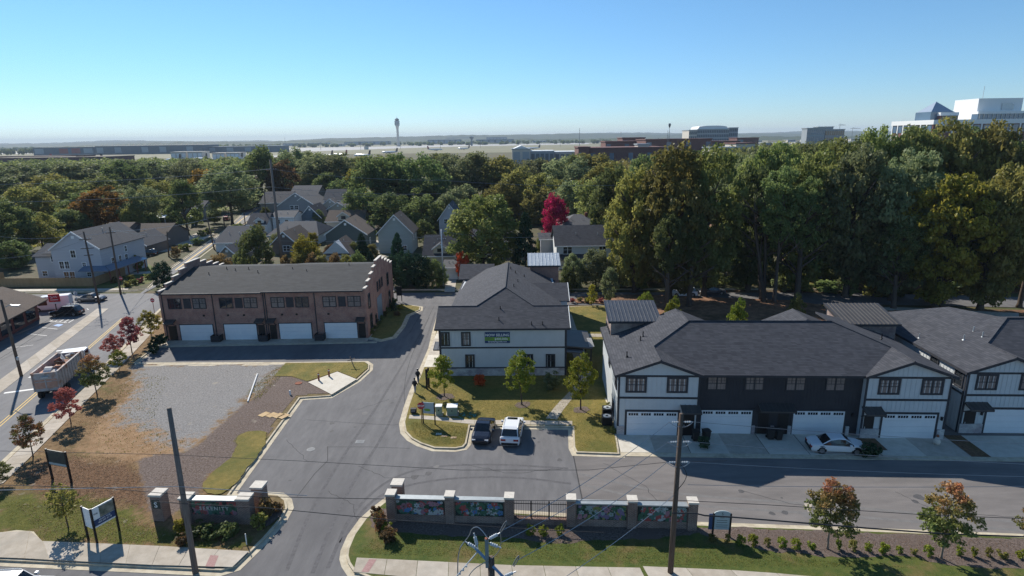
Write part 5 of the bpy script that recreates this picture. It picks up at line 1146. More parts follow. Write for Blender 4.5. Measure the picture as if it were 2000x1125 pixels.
c = g(808,807,.15); mb_ = thing('mailbox_lamp', 'small dark ground box at the kerb corner', 'box', (c[0], c[1], .15)); q = MB(); q.box(-.3,.3,-.2,.2,.1,.55); q.build('body', M['plastic_dark'], mb_); q = MB(); q.box(-.2,.2,-.22,-.2,.25,.45); q.build('front', M['grey_metal'], mb_)
def ac_unit(label, px, py, z=.15):
    c = g(px, py, z); o = thing('air_conditioner', label, 'air conditioner', (c[0], c[1], z), TR, 'air conditioners')
    q = MB(); q.box(-.5,.5,0,1.0,.05,.85); q.build('casing', M['black_metal'], o); q = MB(); q.cyl((0,.5,.85), .40, .03, 'z', 18); q.build('fan_grille', M['galv'], o)
    q = MB(); q.cyl((0,.5,.882), .14, .02, 'z', 10); q.build('hub', M['black_metal'], o)
ac_unit('square air conditioner nearest the forecourt at the terrace side', 1186, 832); ac_unit('square air conditioner behind the first one at the terrace side', 1187, 815)
wv = thing('painted_utility_mark', 'blue painted scribble on the centre lawn grass', 'ground mark', (*g(912,813,.15), .165)); rn = random.Random(3)
for i in range(9): q = MB(); x, y = rn.uniform(-.7,.7), rn.uniform(-.5,.5); q.tube([(x,y,.0),(x+rn.uniform(-.4,.4),y+rn.uniform(-.3,.3),.01),(x+rn.uniform(-.4,.4),y+.4,0)], .05, 4); q.build('stroke', M['teal_paint'], wv)
def bollard(label, px, py, h, r, m, top=None, z=.17, tilt=0):
    c = g(px, py, z); o = thing('bollard', label, 'post', (c[0], c[1], z)); q = MB(); q.lathe([(r,0),(r,h*.93),(r*.7,h)], n=12); q.build('post', M[m], o)
    if top: q = MB(); q.cyl((0,0,h*.8), r*1.05, h*.08, 'z', 12); q.build('band', M[top], o)
    o.rotation_euler = (0,R(tilt),0); return o
bollard('left reddish bollard at the concrete pad', 623, 744, 1.0, .11, 'rust', 'white_print'); bollard('right reddish bollard at the concrete pad', 643, 736, 1.0, .11, 'rust', 'white_print')
bollard('short white pipe stub in the mulch', 567, 771, .55, .10, 'pvc'); bollard('thin white marker post beside the driveway throat', 482, 1064, .9, .04, 'pvc')
cr = thing('cross_stake', 'small leaning cross-shaped stake on the dry lawn tip', 'stake', (*g(691,716,.17), .17)); q = MB(); q.box(-.05,.05,-.05,.05,0,1.4); q.build('stake', M['wood_pole_grey'], cr); q = MB(); q.box(-.5,.5,-.04,.04,.95,1.05); q.build('arm', M['wood_pole_grey'], cr); cr.rotation_euler = (0,R(-14),R(15))
a, b = g(484,785,.2), g(503,731,.2); q = MB(); q.tube([(0,0,.08),(b[0]-a[0],b[1]-a[1],.08)], .09, 8); q.build('white_pipe', M['pvc'], None, loc=(a[0],a[1],.17), label='long white pipe lying on the edge of the gravel lot', cat='pipe')
for i, (x, lb) in enumerate(((516,'leftmost tan board lying by the kerb of the gravel lot'),(531,'second tan board from the left by the kerb of the gravel lot'),(544,'third tan board from the left by the kerb of the gravel lot'),(554,'rightmost tan board half against the kerb of the gravel lot'))):
    c = g(x, 810+i*1.2, .17); q = MB(); q.box(-.38,.38,-.52,.52,0,.06); o = q.build('board', M['board'], None, loc=(c[0],c[1],.175), rot=(0,0,R(-30)), label=lb, cat='board', group='boards by the kerb')
c = g(583,749,.17); q = MB(); q.cyl((0,0,0), .42, .06, 'z', 18); q.build('clay_cover', M['rust'], None, loc=(c[0],c[1],.175), label='round rust-red cover in the mulch near the bollards', cat='cover')
for px_, py_, lb in ((857,848,'pale rectangular meter lid in the front corner lawn'),(868,852,'tan square meter lid beside the pale one'),(886,855,'small tan valve lid in the front corner lawn')):
    c = g(px_, py_, .15); q = MB(); q.box(-.28,.28,-.18,.18,0,.03); q.build('meter_lid', M['concrete_pale' if px_ == 857 else 'clay'], None, loc=(c[0],c[1],.157), label=lb, cat='lid', group='meter lids')
def bin_(label, x, y, rz=0, m='plastic_dark', o0=(9.9,52.05)):
    p = tw(x, y, o0); o = thing('wheelie_bin', label, 'bin', (p[0], p[1], .06), TR+R(rz), 'bins on the forecourts')
    q = MB(); q.add([(-.24,-.26,.06),(.24,-.26,.06),(.24,.26,.06),(-.24,.26,.06),(-.3,-.34,1.0),(.3,-.34,1.0),(.3,.34,1.0),(-.3,.34,1.0)], [(0,3,2,1),(4,5,6,7),(0,1,5,4),(1,2,6,5),(2,3,7,6),(3,0,4,7)]); q.build('body', M[m], o)
    q = MB(); q.extr([(-.38,1.0),(.36,1.0),(.36,1.05),(0,1.12),(-.38,1.06)], 'x', -.33, .33); q.build('lid', M[m], o)
    for s in (-1,1): q = MB(); q.cyl((s*.27-.03,.28,.13), .13, .06, 'x', 10); q.build('wheel', M['rubber'], o)
bin_('black wheelie bin left of the second garage door', 7.3, -1.0); bin_('black wheelie bin with white sticker before the second garage door', 8.3, -.9, 14); bin_('dark wheelie bin between the two middle doors', 14.4, -.5); bin_('dark wheelie bin beside the middle porch', 15.1, -.6, 10)
for x, lb in ((9.4-50.6+.3,0),): pass
for i, (px_, py_, lb) in enumerate(((478,655,'black wheelie bin beside the second garage of the brick terrace'),(492,657,'second black bin under the middle canopy of the brick terrace'),(524,657,'black bin right of the middle downspout of the brick terrace'),(690,655,'black bin before the last brick terrace garage'),(402,660,'black bin beside the first garage of the brick terrace'))):
    c = g(px_, py_); bin_(lb, 0, 0, 3, 'plastic_dark', (c[0], c[1]))
fg = thing('pale_figurine', 'small pale garden ornament on the right forecourt', 'ornament', (*tw(29.2,-1.2), .06)); q = MB(); q.lathe([(.22,0),(.30,.3),(.2,.6),(.1,.75)], n=10); q.build('skirt', M['cap'], fg, smooth=True); q = MB(); q.lathe([(.08,.72),(.13,.85),(.08,.97),(.02,1.0)], n=10); q.build('head', M['rust'], fg, smooth=True)

# ================================================================== utility poles and wires
def pole(label, base, top, r0=.17, r1=.12, m='wood_pole', arms=(), name='utility_pole', group='utility poles'):
    b = Vector(base); t = Vector(top); o = thing(name, label, 'pole', b, 0, group)
    q = MB(); q.tube([Vector((0,0,-.3)), (t-b)*.5, t-b], [r0,(r0+r1)/2,r1], 10); q.build('shaft', M[m], o, smooth=True)
    for z, l, ang, im in arms:                 # crossarms with insulators
        ax = math.cos(R(ang)), math.sin(R(ang)); p = (t-b)*(z/(t-b).z)
        q = MB(); q.tube([p+Vector((-ax[0]*l,-ax[1]*l,0)), p+Vector((ax[0]*l,ax[1]*l,0))], .07, 4); ar = q.build('crossarm', M['wood_pole'], o)
        for s in (-.9,-.4,.4,.9): q = MB(); q.lathe([(.03,0),(.06,.06),(.05,.12),(.03,.2)], tuple(p+Vector((ax[0]*l*s,ax[1]*l*s,.05))), 8); q.build('insulator', M[im], ar)
    return o
def P3(px, py, Y): return at(px, py, Y)
def wire(label, a, b, sag=.5, r=.014, m='wire', n=14, name='power_line', group='overhead wires'):
    a, b = Vector(a), Vector(b); pts = []
    for i in range(n+1):
        t = i/n; p = a.lerp(b, t); p.z -= sag*4*t*(1-t); pts.append(p-a)
    q = MB(); q.tube(pts, r, 4); return q.build(name, M[m], None, loc=a, label=label, cat='wire', group=group)
b1 = g(382,1119); t1 = at(330,797,b1[1]); pole('weathered grey wooden pole with clipped top standing on the front pavement', (*b1,0), t1, .2, .14, 'wood_pole_grey')
b2 = g(1309,1122); t2 = at(1331,808,b2[1]); p2 = pole('dark wooden utility pole with insulators beside the mural wall', (*b2,0), t2, .19, .13, 'wood_pole')
P2 = []
for i, z in enumerate((.55,1.9,3.3)):
    p = Vector(t2)+(Vector((*b2,0))-Vector(t2)).normalized()*z; lp = p-Vector((*b2,0)); P2.append(p)
    for s in (-1, 1):
        q = MB()
        for j in range(3): q.cyl(lp+Vector((s*(.25+j*.14),0,-.0)), .065, .09, 'x', 8, .05)
        q.tube([lp, lp+Vector((s*.75,0,0))], .02, 4); q.build('insulator', M['insulator'], p2)
    q = MB(); q.tube(smooth_line([tuple(lp+Vector((-.7,-.05,0))), tuple(lp+Vector((-.3,-.1,-.28))), tuple(lp+Vector((.35,-.1,-.3))), tuple(lp+Vector((.72,-.05,0)))]), .022, 5); q.build('jumper', M['wire_pale'], p2)
q = MB(); lp = P2[2]-Vector((*b2,0)); q.tube(smooth_line([tuple(lp), tuple(lp+Vector((.5,-.1,-.5))), tuple(lp+Vector((.6,0,-1.2))), tuple(lp+Vector((0,-.15,-1.9)))]), .025, 5); q.build('riser_cable', M['wire'], p2)
pole('dark leaning utility pole left of the junction, nearer the shop', (*g(194,594),0), at(163,452,g(194,594)[1]), .2, .13, 'wood_pole', ((11.8,.9,20,'insulator'),(10.2,1.0,20,'insulator'),(9.0,.7,20,'insulator')))
pole('dark utility pole on the far grassy corner of the junction', (*g(236,575),0), at(214,443,g(236,575)[1]), .2, .13, 'wood_pole', ((11.9,.8,20,'insulator'),))
p3 = pole('dark utility pole with lamp and meter at the left edge', (*g(42,735),0), at(2,585,g(42,735)[1]), .19, .14, 'wood_pole')
q = MB(); q.lathe([(.12,0),(.16,.1),(.16,.35),(.1,.45)], (.15,-.15,2.2), 10); q.build('meter', M['galv'], p3)
q = MB(); q.tube([(.0,0,9.0),(1.0,-.4,9.4),(1.6,-.6,9.35)], .05, 6); q.box(1.4,2.3,-.8,-.45,9.28,9.42); q.build('lamp_arm', M['galv'], p3)
pole('tall thick utility pole rising behind the brick terrace', (at(528,312,122)[0],122,0), at(528,312,122), .33, .2, 'wood_pole_grey', ((22.5,1.2,60,'insulator'),))
pole('slender pole beside the far garage with grey roof', (*g(419,488),0), at(404,424,g(419,488)[1]), .2, .14, 'wood_pole')
pole('short pole on the right side of the far street', (*g(441,449),0), at(436,428,g(441,449)[1]), .18, .14, 'wood_pole')
pole('pole standing near the small white cottage', (*g(479,438),0), at(475,405,g(479,438)[1]), .18, .14, 'wood_pole')
pole('dark pole by the driveway left of the far street', (*g(330,503),0), at(326,452,g(330,503)[1]), .2, .14, 'wood_pole')
pole('galvanised pole between the evergreens and the sales terrace', (*g(866,560),0), at(862,448,g(866,560)[1]), .15, .11, 'galv', ((9.3,.8,0,'insulator'),))
pole('pole behind the green walled house', (*g(808,445),0), at(808,377,g(808,445)[1]), .2, .14, 'wood_pole', ((13.0,1.0,0,'insulator'),))
pole('pole behind the brown roofed house with gable, left of the tall pole', (*g(522,455),0), at(516,372,g(522,455)[1]), .2, .14, 'wood_pole')
# transformer pole nearest the camera
bz = 10.2; tp = g(958,1052,bz); pb = thing('utility_pole', 'nearest pole head with steel bracket and grey insulators at the bottom edge', 'pole', (tp[0], tp[1], 0), 0, 'utility poles')
q = MB(); q.cyl((0,0,0), .19, bz-1.0, 'z', 12, .155); q.build('shaft', M['wood_pole'], pb, smooth=True)
q = MB(); q.box(-.26,-.10,-.10,.10,bz-1.5,bz); q.build('steel_post', M['steel_blue'], pb)
q = MB(); q.cyl((-.18,0,bz), .09, .03, 'z', 10); q.build('post_cap', M['rust'], pb)
q = MB(); q.tube([(-.75,.35,bz-.75),(.5,-.3,bz-1.75),(.95,-.5,bz-2.1)], .085, 4); q.build('crossarm', M['steel_blue'], pb)
def insul(p, d, l=.42, r=.085):
    p, d = Vector(p), Vector(d).normalized(); pts, rr = [], []
    for i in range(9): pts.append(p+d*l*i/8); rr.append(r*(1.0 if i % 2 else .78) if 0 < i < 8 else r*.45)
    q = MB(); q.tube(pts, rr, 10); q.tube([p-d*.14, p], .03, 6); q.tube([p+d*l, p+d*(l+.16)], .03, 6); q.build('insulator', M['insulator'], pb)
insul((-.05,0,bz-.0),(1,.2,.45)); insul((-.05,0,bz-.25),(1,-.15,-.35)); insul((-.72,.3,bz-.7),(-1,.3,.45)); insul((-.65,.3,bz-.55),(-.25,.2,1)); insul((.62,-.35,bz-1.75),(1,.15,.35))
q = MB(); q.tube(smooth_line([(-1.25,.4,bz-.45),(-1.0,.4,bz-.1),(-.9,.4,bz+.25),(-.6,.3,bz+.45),(-.3,.1,bz+.25),(-.12,0,bz+.0)]), .022, 5); q.tube(smooth_line([(-1.25,.4,bz-.45),(-1.5,.3,bz-.8),(-1.6,.3,bz-1.6),(-1.6,.2,bz-3)]), .03, 5)
q.tube(smooth_line([(.45,.1,bz+.3),(.5,.0,bz-.3),(.3,-.1,bz-.8),(-.3,-.1,bz-1.2),(-.9,-.1,bz-1.6),(-1.3,-.2,bz-2.4)]), .02, 5); q.build('jumper', M['wire_pale'], pb)
for s in ((.45,.1,.32),(1.0,-.2,-1.3)):
    q = MB(); c = Vector((s[0],s[1],bz+s[2])); q.tube(smooth_line([tuple(c), tuple(c+Vector((.15,.05,.3))), tuple(c+Vector((.32,.1,.5))), tuple(c+Vector((.26,.08,.25))), tuple(c+Vector((.05,0,-.05)))]), .028, 5); q.build('clamp', M['grey_metal'], pb)
q = MB()
for i in range(5): q.cyl((-1.2-.16*i+.0,.1,bz-1.55-.2*i), .05, .08, 'x', 8)
q.tube([(-.6,.25,bz-.85),(-2.1,.0,bz-2.6)], .03, 5); q.build('strain_string', M['insulator'], pb)
hp = lambda x, y, z: (tp[0]+x, tp[1]+y, bz+z)
wire('upper pale wire from the nearest pole head to the mural wall pole', hp(.6,.15,.35), P2[0]+Vector((-.7,0,0)), .35, .020, 'wire_pale')
wire('second pale wire from the nearest pole head to the mural wall pole', hp(.5,0,-.2), P2[1]+Vector((-.7,0,0)), .35, .020, 'wire_pale')
wire('third pale wire from the nearest pole head to the mural wall pole', hp(1.2,-.1,-1.1), P2[2]+Vector((-.7,0,0)), .35, .020, 'wire_pale')
wire('lowest pale wire below the nearest pole head', (tp[0]+1.5,tp[1]-1.5,bz-2.2), Vector((*b2,0))+Vector((0,0,6.0)), .3, .018, 'wire_pale')
q1 = [(2100,893),(2100,933),(2100,955),(2100,970)]
for i, (z, lb) in enumerate(((P2[0],'top'),(P2[1],'second'),(P2[2],'third'),(P2[2]+Vector((0,0,-1.6)),'lowest pale'))):
    e = at(q1[i][0], q1[i][1]-22, 34.5); wire('%s wire leading right from the pole by the mural wall' % lb, z+Vector((.7,0,0)), e, .15, .016, 'wire_pale')
zc = 5.6
def cab(lb, pts, Y, r, m='wire'): 
    P_ = [Vector(at(px, py, Y)) for px, py in pts]; q = MB(); q.tube([p-P_[0] for p in P_], r, 5); q.build('power_line', M[m], None, loc=P_[0], label=lb, cat='wire', group='overhead wires')
cab('thick black cable running right past the arched notice board', ((1312,1002),(1360,1003),(1377,1007),(1430,1010),(1700,1032),(1850,1043),(2050,1050)), 33.0, .05)
cab('thin dark cable crossing the drive and the mural wall', ((-40,946),(200,953),(350,966),(600,972),(900,977),(1150,978),(1322,977),(1500,986),(1800,1005),(2050,1015)), 33.2, .020, 'wire')
cab('dark cable from the entrance peninsula to the mural wall', ((300,980),(340,982),(360,984),(520,992),(760,1015),(980,1030),(1100,1037),(1180,1040)), 33.6, .024)
cab('faint dark cable crossing the drive in its middle', ((-30,880),(330,888),(580,900),(900,918),(1150,918),(1300,903),(1420,900)), 33.4, .014)
cab('pale cable crossing the left lawn to the grey pole', ((-40,958),(120,955),(345,950),(360,951),(480,959),(600,968)), 33.5, .022, 'wire_pale')
for i, (a, b, lb) in enumerate((((0,462,95),(163,456,103),'upper wire from the left edge to the leaning pole'),((0,505,95),(166,468,103),'second wire from the left edge to the leaning pole'),((163,456,103),(214,447,110),'wire between the two junction poles'),((214,447,110),(326,458,150),'wire from the junction pole to the driveway pole'),((214,452,110),(404,428,160),'wire from the junction pole along the far street'),((404,426,160),(475,407,210),'wire along the far street beyond the grey garage'),
    ((0,664,80),(160,585,100),'lower wire from the left edge over the shop'),((0,700,75),(190,560,103),'lowest wire from the left edge over the shop'),((0,360,150),(528,330,122),'long faint wire over the left trees'),((0,395,150),(528,365,122),'second long faint wire over the left trees'),((528,330,122),(862,352,118),'long faint wire right of the tall pole'),((528,365,122),(862,378,118),'second long faint wire right of the tall pole'),((862,352,118),(1260,360,118),'faint wire over the large spreading tree'),((862,452,118),(1060,462,118),'wire from the galvanised pole to the navy house'),((540,470,122),(862,460,118),'wire across the evergreen tops'),((516,378,150),(808,380,190),'wire over the middle houses'))):
    wire(lb, at(*a), at(*b), .6, .028 if a[2] > 90 else .022, 'wire' if i in (6,7) else 'wire_pale')
# ================================================================== vegetation
def leaf_mesh(name, centers, normals, size, tint, rng, aspect=.62):
    n = len(centers); size = np.broadcast_to(size, (n,))[:, None]
    nr = normals/np.linalg.norm(normals, axis=1, keepdims=True)
    a = rng.normal(size=(n,3)); u = np.cross(nr, a); u /= np.linalg.norm(u, axis=1, keepdims=True)+1e-9; v = np.cross(nr, u)
    u = u*size*.5; v = v*size*.5*aspect
    V = np.empty((n,4,3), np.float32); V[:,0] = centers-u; V[:,1] = centers-v+u*.15; V[:,2] = centers+u; V[:,3] = centers+v+u*.15
    me = bpy.data.meshes.new(name); me.vertices.add(4*n); me.vertices.foreach_set('co', V.ravel())
    me.loops.add(4*n); me.loops.foreach_set('vertex_index', np.arange(4*n, dtype=np.int32))
    me.polygons.add(n); me.polygons.foreach_set('loop_start', np.arange(0,4*n,4, dtype=np.int32)); me.polygons.foreach_set('loop_total', np.full(n,4,np.int32))
    at_ = me.attributes.new('tint', 'FLOAT', 'POINT'); at_.data.foreach_set('value', np.repeat(np.clip(tint,0,1),4).astype(np.float32))
    me.update(); me.validate(); return me
def unit(rng, n): d = rng.normal(size=(n,3)); return d/np.linalg.norm(d, axis=1, keepdims=True)
def crown(name, seed, ncl, nleaf, leaf, shape='round', clr=(.09,.15), lobes=6, tips=False):
    """unit crown (radius 0.5, height 1): clumps of small leaf faces spread through an uneven volume"""
    rng = np.random.default_rng(seed)
    d = unit(rng, ncl); f = .30+.70*rng.random(ncl)**.45
    ld = unit(rng, lobes); la = rng.uniform(-.24,.14,lobes)
    mod = 1+np.sum(la*np.clip(d@ld.T,0,1)**3, axis=1)
    C = d*f[:,None]*mod[:,None]
    if shape == 'round': C = C*[.42,.42,.42]+[0,0,.5]
    elif shape == 'oval': C = C*[.40,.40,.44]+[0,0,.48]; C[:,:2] *= (1.12-.62*np.clip((C[:,2]-.35)/.65,0,1))[:,None]
    elif shape == 'spread': C = C*[.45,.45,.34]+[0,0,.58]; C[:,2] -= .25*np.clip(np.hypot(C[:,0],C[:,1])-.25,0,1)
    elif shape == 'cone':
        z = rng.random(ncl)**1.35; r = (1-z)**.85*.46*(.35+.65*rng.random(ncl)**.4); a = rng.random(ncl)*6.283
        C = np.stack([r*np.cos(a), r*np.sin(a), z*.95+.02], 1)
    elif shape == 'big':
        C = C*[.43,.43,.46]+[0,0,.5]; C[:,:2] *= (1.15-.35*np.abs(C[:,2]-.55)*2)[:,None]
    rc = rng.uniform(*clr, ncl)
    w = rc**2; idx = rng.choice(ncl, nleaf, p=w/w.sum())
    dd = unit(rng, nleaf); dd[:,2] = np.where(dd[:,2] < -.2, dd[:,2]*.5, dd[:,2])
    pos = C[idx]+dd*(rc[idx]*rng.random(nleaf)**.38)[:,None]*[1,1,.72]
    lo, hi = np.percentile(pos[:,2], [.3,99.7]); pos[:,2] = (pos[:,2]-lo)/(hi-lo); pos[:,:2] *= .5/np.percentile(np.hypot(pos[:,0],pos[:,1]), 99)
    nm = dd*.6+rng.normal(size=(nleaf,3))*.55+[0,0,.35]
    tint = .65*rng.random(ncl)[idx]+.35*rng.random(nleaf)
    if tips: tint = .15*tint+.95*np.clip((pos[:,2]-.42)/.5,0,1)*(.35+.65*rng.random(ncl)[idx])   # outermost upper shoots turn first
    sz = leaf*rng.uniform(.6,1.35,nleaf)
    return leaf_mesh(name, pos, nm, sz, tint, rng)
def trunk(name, seed, r=.022, limbs=7, z0=.22, z1=.62, spread=.26, top=.8, multi=1):
    rn = random.Random(seed); k = MB()
    for s in range(multi):
        ox, oy = (0,0) if multi == 1 else (rn.uniform(-.05,.05), rn.uniform(-.05,.05)); lx, ly = rn.uniform(-.04,.04), rn.uniform(-.04,.04)
        pts = [(ox,oy,-.01),(ox*1.1+lx*.1,oy*1.1,.04),(ox*1.5+lx*.5,oy*1.5+ly*.4,.3),(ox*2+lx,oy*2+ly,.55),(ox*2.2+lx*1.3,oy*2.2+ly,top)]
        q = r/(multi**.5); k.tube(pts, [q*1.5,q*1.05,q*.8,q*.5,q*.15], 8)
        for i in range(limbs):
            t = z0+(z1-z0)*(i+rn.random()*.6)/limbs; a = rn.uniform(0,6.283); l = spread*rn.uniform(.6,1.1)
            b = Vector((ox*1.6+lx*t*1.4, oy*1.6+ly*t, t)); d = Vector((math.cos(a),math.sin(a),rn.uniform(.5,1.1))).normalized()
            m = b+d*l*.5+Vector((0,0,.02)); e = b+d*l+Vector((0,0,.06))
            k.tube([b, m, e], [q*.5,q*.33,q*.1], 5)
            for j in range(2):
                a2 = a+rn.uniform(-1,1); dd = Vector((math.cos(a2),math.sin(a2),rn.uniform(.2,1))).normalized(); k.tube([m, m+dd*l*.45], [q*.25,q*.06], 4)
    return k.mesh(name, True)
CROWN = {}; TRUNK = {}
for i in range(4): CROWN['big%d'%i] = crown('crown', 100+i, 190, 19000, .037, 'big', (.055,.10), 9)
for i in range(5): CROWN['mid%d'%i] = crown('crown', 200+i, 95, 9000, .047, 'round' if i < 3 else 'oval', (.08,.13), 7)
for i in range(4): CROWN['maple%d'%i] = crown('crown', 300+i, 110, 4600, .052, 'oval', (.05,.10))
for i in range(3): CROWN['tipped%d'%i] = crown('crown', 330+i, 120, 5600, .050, 'oval', (.05,.095), 7, True)
for i in range(2): CROWN['airy%d'%i] = crown('crown', 350+i, 60, 1000, .085, 'round', (.07,.13))
CROWN['spread0'] = crown('crown', 360, 130, 17000, .038, 'spread', (.06,.11), 8)
for i in range(2): CROWN['cone%d'%i] = crown('crown', 400+i, 130, 6500, .06, 'cone', (.06,.10))
for i in range(3): CROWN['bush%d'%i] = crown('crown', 500+i, 26, 800, .16, 'round', (.14,.22))
CROWN['shrub0'] = crown('crown', 540, 24, 340, .20, 'round', (.14,.24)); CROWN['shrub1'] = crown('crown', 541, 24, 340, .20, 'round', (.14,.24))
for i in range(3): TRUNK['big%d'%i] = trunk('trunk', 600+i, .020, 12, .18, .72, .22, .86)
TRUNK['cluster'] = trunk('trunk', 640, .024, 6, .3, .7, .18, .85, 4)
for i in range(3): TRUNK['mid%d'%i] = trunk('trunk', 610+i, .022, 8, .22, .62, .26, .8)
for i in range(2): TRUNK['small%d'%i] = trunk('trunk', 620+i, .013, 9, .34, .7, .2, .85)
TRUNK['spread'] = trunk('trunk', 650, .026, 9, .14, .5, .42, .75, 2)
TRUNK['bush'] = trunk('trunk', 630, .03, 5, .05, .4, .3, .6)
LM = dict(
 green=leaf_mat('leaf_green', (.125,.165,.045), (.275,.285,.088)), dark=leaf_mat('leaf_dark', (.095,.138,.046), (.205,.238,.080)),
 olive=leaf_mat('leaf_olive', (.165,.172,.046), (.325,.290,.080)), yellow=leaf_mat('leaf_yellow', (.16,.165,.026), (.38,.31,.048)),
 orange=leaf_mat('leaf_orange', (.15,.105,.030), (.34,.17,.035)), brown=leaf_mat('leaf_brown', (.13,.095,.042), (.25,.145,.065)),
 red=leaf_mat('leaf_red', (.30,.010,.030), (.66,.035,.120), .45, .1), burgundy=leaf_mat('leaf_burgundy', (.24,.055,.060), (.48,.150,.130), .4),
 mixed=leaf_mat('leaf_mixed', (.125,.165,.042), (.40,.150,.085), .4), conifer=leaf_mat('leaf_conifer', (.018,.044,.022), (.042,.080,.036), .15),
 bright=leaf_mat('leaf_bright', (.12,.18,.020), (.30,.30,.040), .42, .15), fire=leaf_mat('leaf_fire', (.55,.10,.02), (.75,.22,.035), .4, .1), teal=leaf_mat('leaf_grey_green', (.132,.168,.075), (.270,.285,.135)),
 straw=leaf_mat('leaf_straw', (.20,.12,.06), (.34,.22,.12)))
trn = random.Random(5)
def tree(label, base, H, W, cr, tr, lm, cb=.2, group=None, name='tree', cat='tree', bark='bark', trunk_scale=1.0):
    o = thing(name, label, cat, (base[0], base[1], base[2] if len(base) > 2 else .0), trn.uniform(0,6.28), group)
    t = link('trunk', TRUNK[tr], M[bark], o, scale=(H*trunk_scale,H*trunk_scale,H*(1 if cb < .5 else .9)), own=True)
    c = link('crown', CROWN[cr], LM[lm], o, (0,0,cb*H), scale=(W,W,H*(1-cb)), own=True)
    return o
def ordw(n): return ['first','second','third','fourth','fifth','sixth','seventh','eighth','ninth','tenth','eleventh','twelfth','thirteenth','fourteenth','fifteenth','sixteenth','seventeenth','eighteenth','nineteenth','twentieth','twenty-first','twenty-second','twenty-third','twenty-fourth','twenty-fifth'][n]
COLW = dict(green='green',dark='dark green',olive='olive green',yellow='yellowing',orange='orange tinged',brown='brownish',teal='grey-green',conifer='dark evergreen',mixed='reddish green',bright='bright green')
def T(label, px, pt, Y, wpx, cr, tr, lm, cb=.2, group=None, **kw):
    p = at(px, pt, Y); w = wpx/FPX*(Y*.97+6); return tree(label, (p[0], Y, 0), p[2], w, cr, tr, lm, cb, group, **kw)
# --- tall wood on the right
def row(rows, text_, grp, cr, tr, cb=.2):
    for i, (px, pt, Y, w, lm) in enumerate(sorted(rows)):
        T(text_ % (COLW[lm], ordw(i)), px, pt, Y, w, cr+str(i % (4 if cr == 'big' else 5)), tr % (i % 3) if '%' in tr else tr, lm, cb, grp)
row([(1248,333,106,125,'olive'),(1322,287,101,165,'olive'),(1394,291,103,140,'green'),(1480,330,106,120,'dark'),(1588,300,104,150,'green'),(1688,290,101,165,'teal'),(1785,300,98,165,'teal'),(1868,345,93,165,'yellow'),(1965,330,92,165,'olive')],
    'tall %s tree, %s from the left in the front row of the right-hand wood', 'tall trees of the right-hand wood', 'big', 'big%d', .07)
row([(1205,328,138,110,'dark'),(1290,312,134,140,'dark'),(1448,306,134,120,'teal'),(1500,290,126,120,'green'),(1545,284,131,140,'green'),(1640,276,129,140,'green'),(1719,254,126,115,'green'),(1800,252,124,150,'green'),(1880,239,123,165,'olive'),(1957,244,122,150,'olive'),(2040,258,120,150,'green')],
    'tall %s tree, %s from the left in the second row of the right-hand wood', 'tall trees of the right-hand wood', 'big', 'big%d', .07)
row([(1180,318,185,110,'olive'),(1262,306,178,110,'dark'),(1352,300,172,120,'dark'),(1432,300,172,120,'dark'),(1600,282,165,140,'dark'),(1690,272,160,130,'dark'),(1780,262,158,140,'green'),(1920,252,156,150,'dark'),(2060,262,150,160,'dark')],
    'dark %s tree, %s from the left in the back row of the right-hand wood', 'tall trees of the right-hand wood', 'big', 'big%d', .05)
for i, (px, py, pt, w, lb) in enumerate(((1345,600,400,60,'slim tree with bare trunk left in the right-hand wood'),(1507,590,330,110,'cluster of four dark trunks in the middle of the right-hand wood'),(1556,588,350,80,'leaning trunk right of the four-trunk cluster'),(1302,606,420,70,'trunk partly hidden by the yellow shrub behind the terrace'),(1745,602,420,90,'thick dark trunk beyond the right stair tower'),(1836,598,400,110,'ivy-clad thick trunk behind the right terrace roof'),(1914,602,400,90,'forked trunk right of the ivy-clad one'),(1990,600,420,80,'trunk at the right edge of the wood'))):
    b = g(px, py); H = at(px, pt, b[1])[2]; tree(lb, b, H, w/FPX*b[1], 'big%d' % (i % 4), 'cluster' if i == 1 else 'big%d' % (i % 3), 'dark' if i != 6 else 'yellow', .42, 'trunks at the edge of the right-hand wood', trunk_scale=1.25)
T('bright yellow tree glowing inside the right-hand wood', 1572, 430, 140, 60, 'mid0', 'mid0', 'yellow', .2)
row([(1262,470,112,70,'olive'),(1300,455,114,70,'dark'),(1420,470,110,80,'dark'),(1455,480,116,70,'green'),(1610,455,112,90,'dark'),(1655,470,110,80,'green'),(1700,465,114,90,'dark'),(1755,480,108,80,'teal'),(1805,470,112,80,'dark'),(1880,480,106,80,'olive'),(1935,470,108,80,'dark'),(1985,480,104,80,'green'),(1630,440,150,110,'dark'),(1480,450,155,110,'dark'),(1380,450,150,110,'green'),(1740,440,150,110,'dark'),(1850,440,145,120,'dark'),(1950,450,140,120,'dark')],
    'lower %s tree, %s from the left in the understorey of the right-hand wood', 'understorey trees of the right-hand wood', 'mid', 'mid%d', .05)
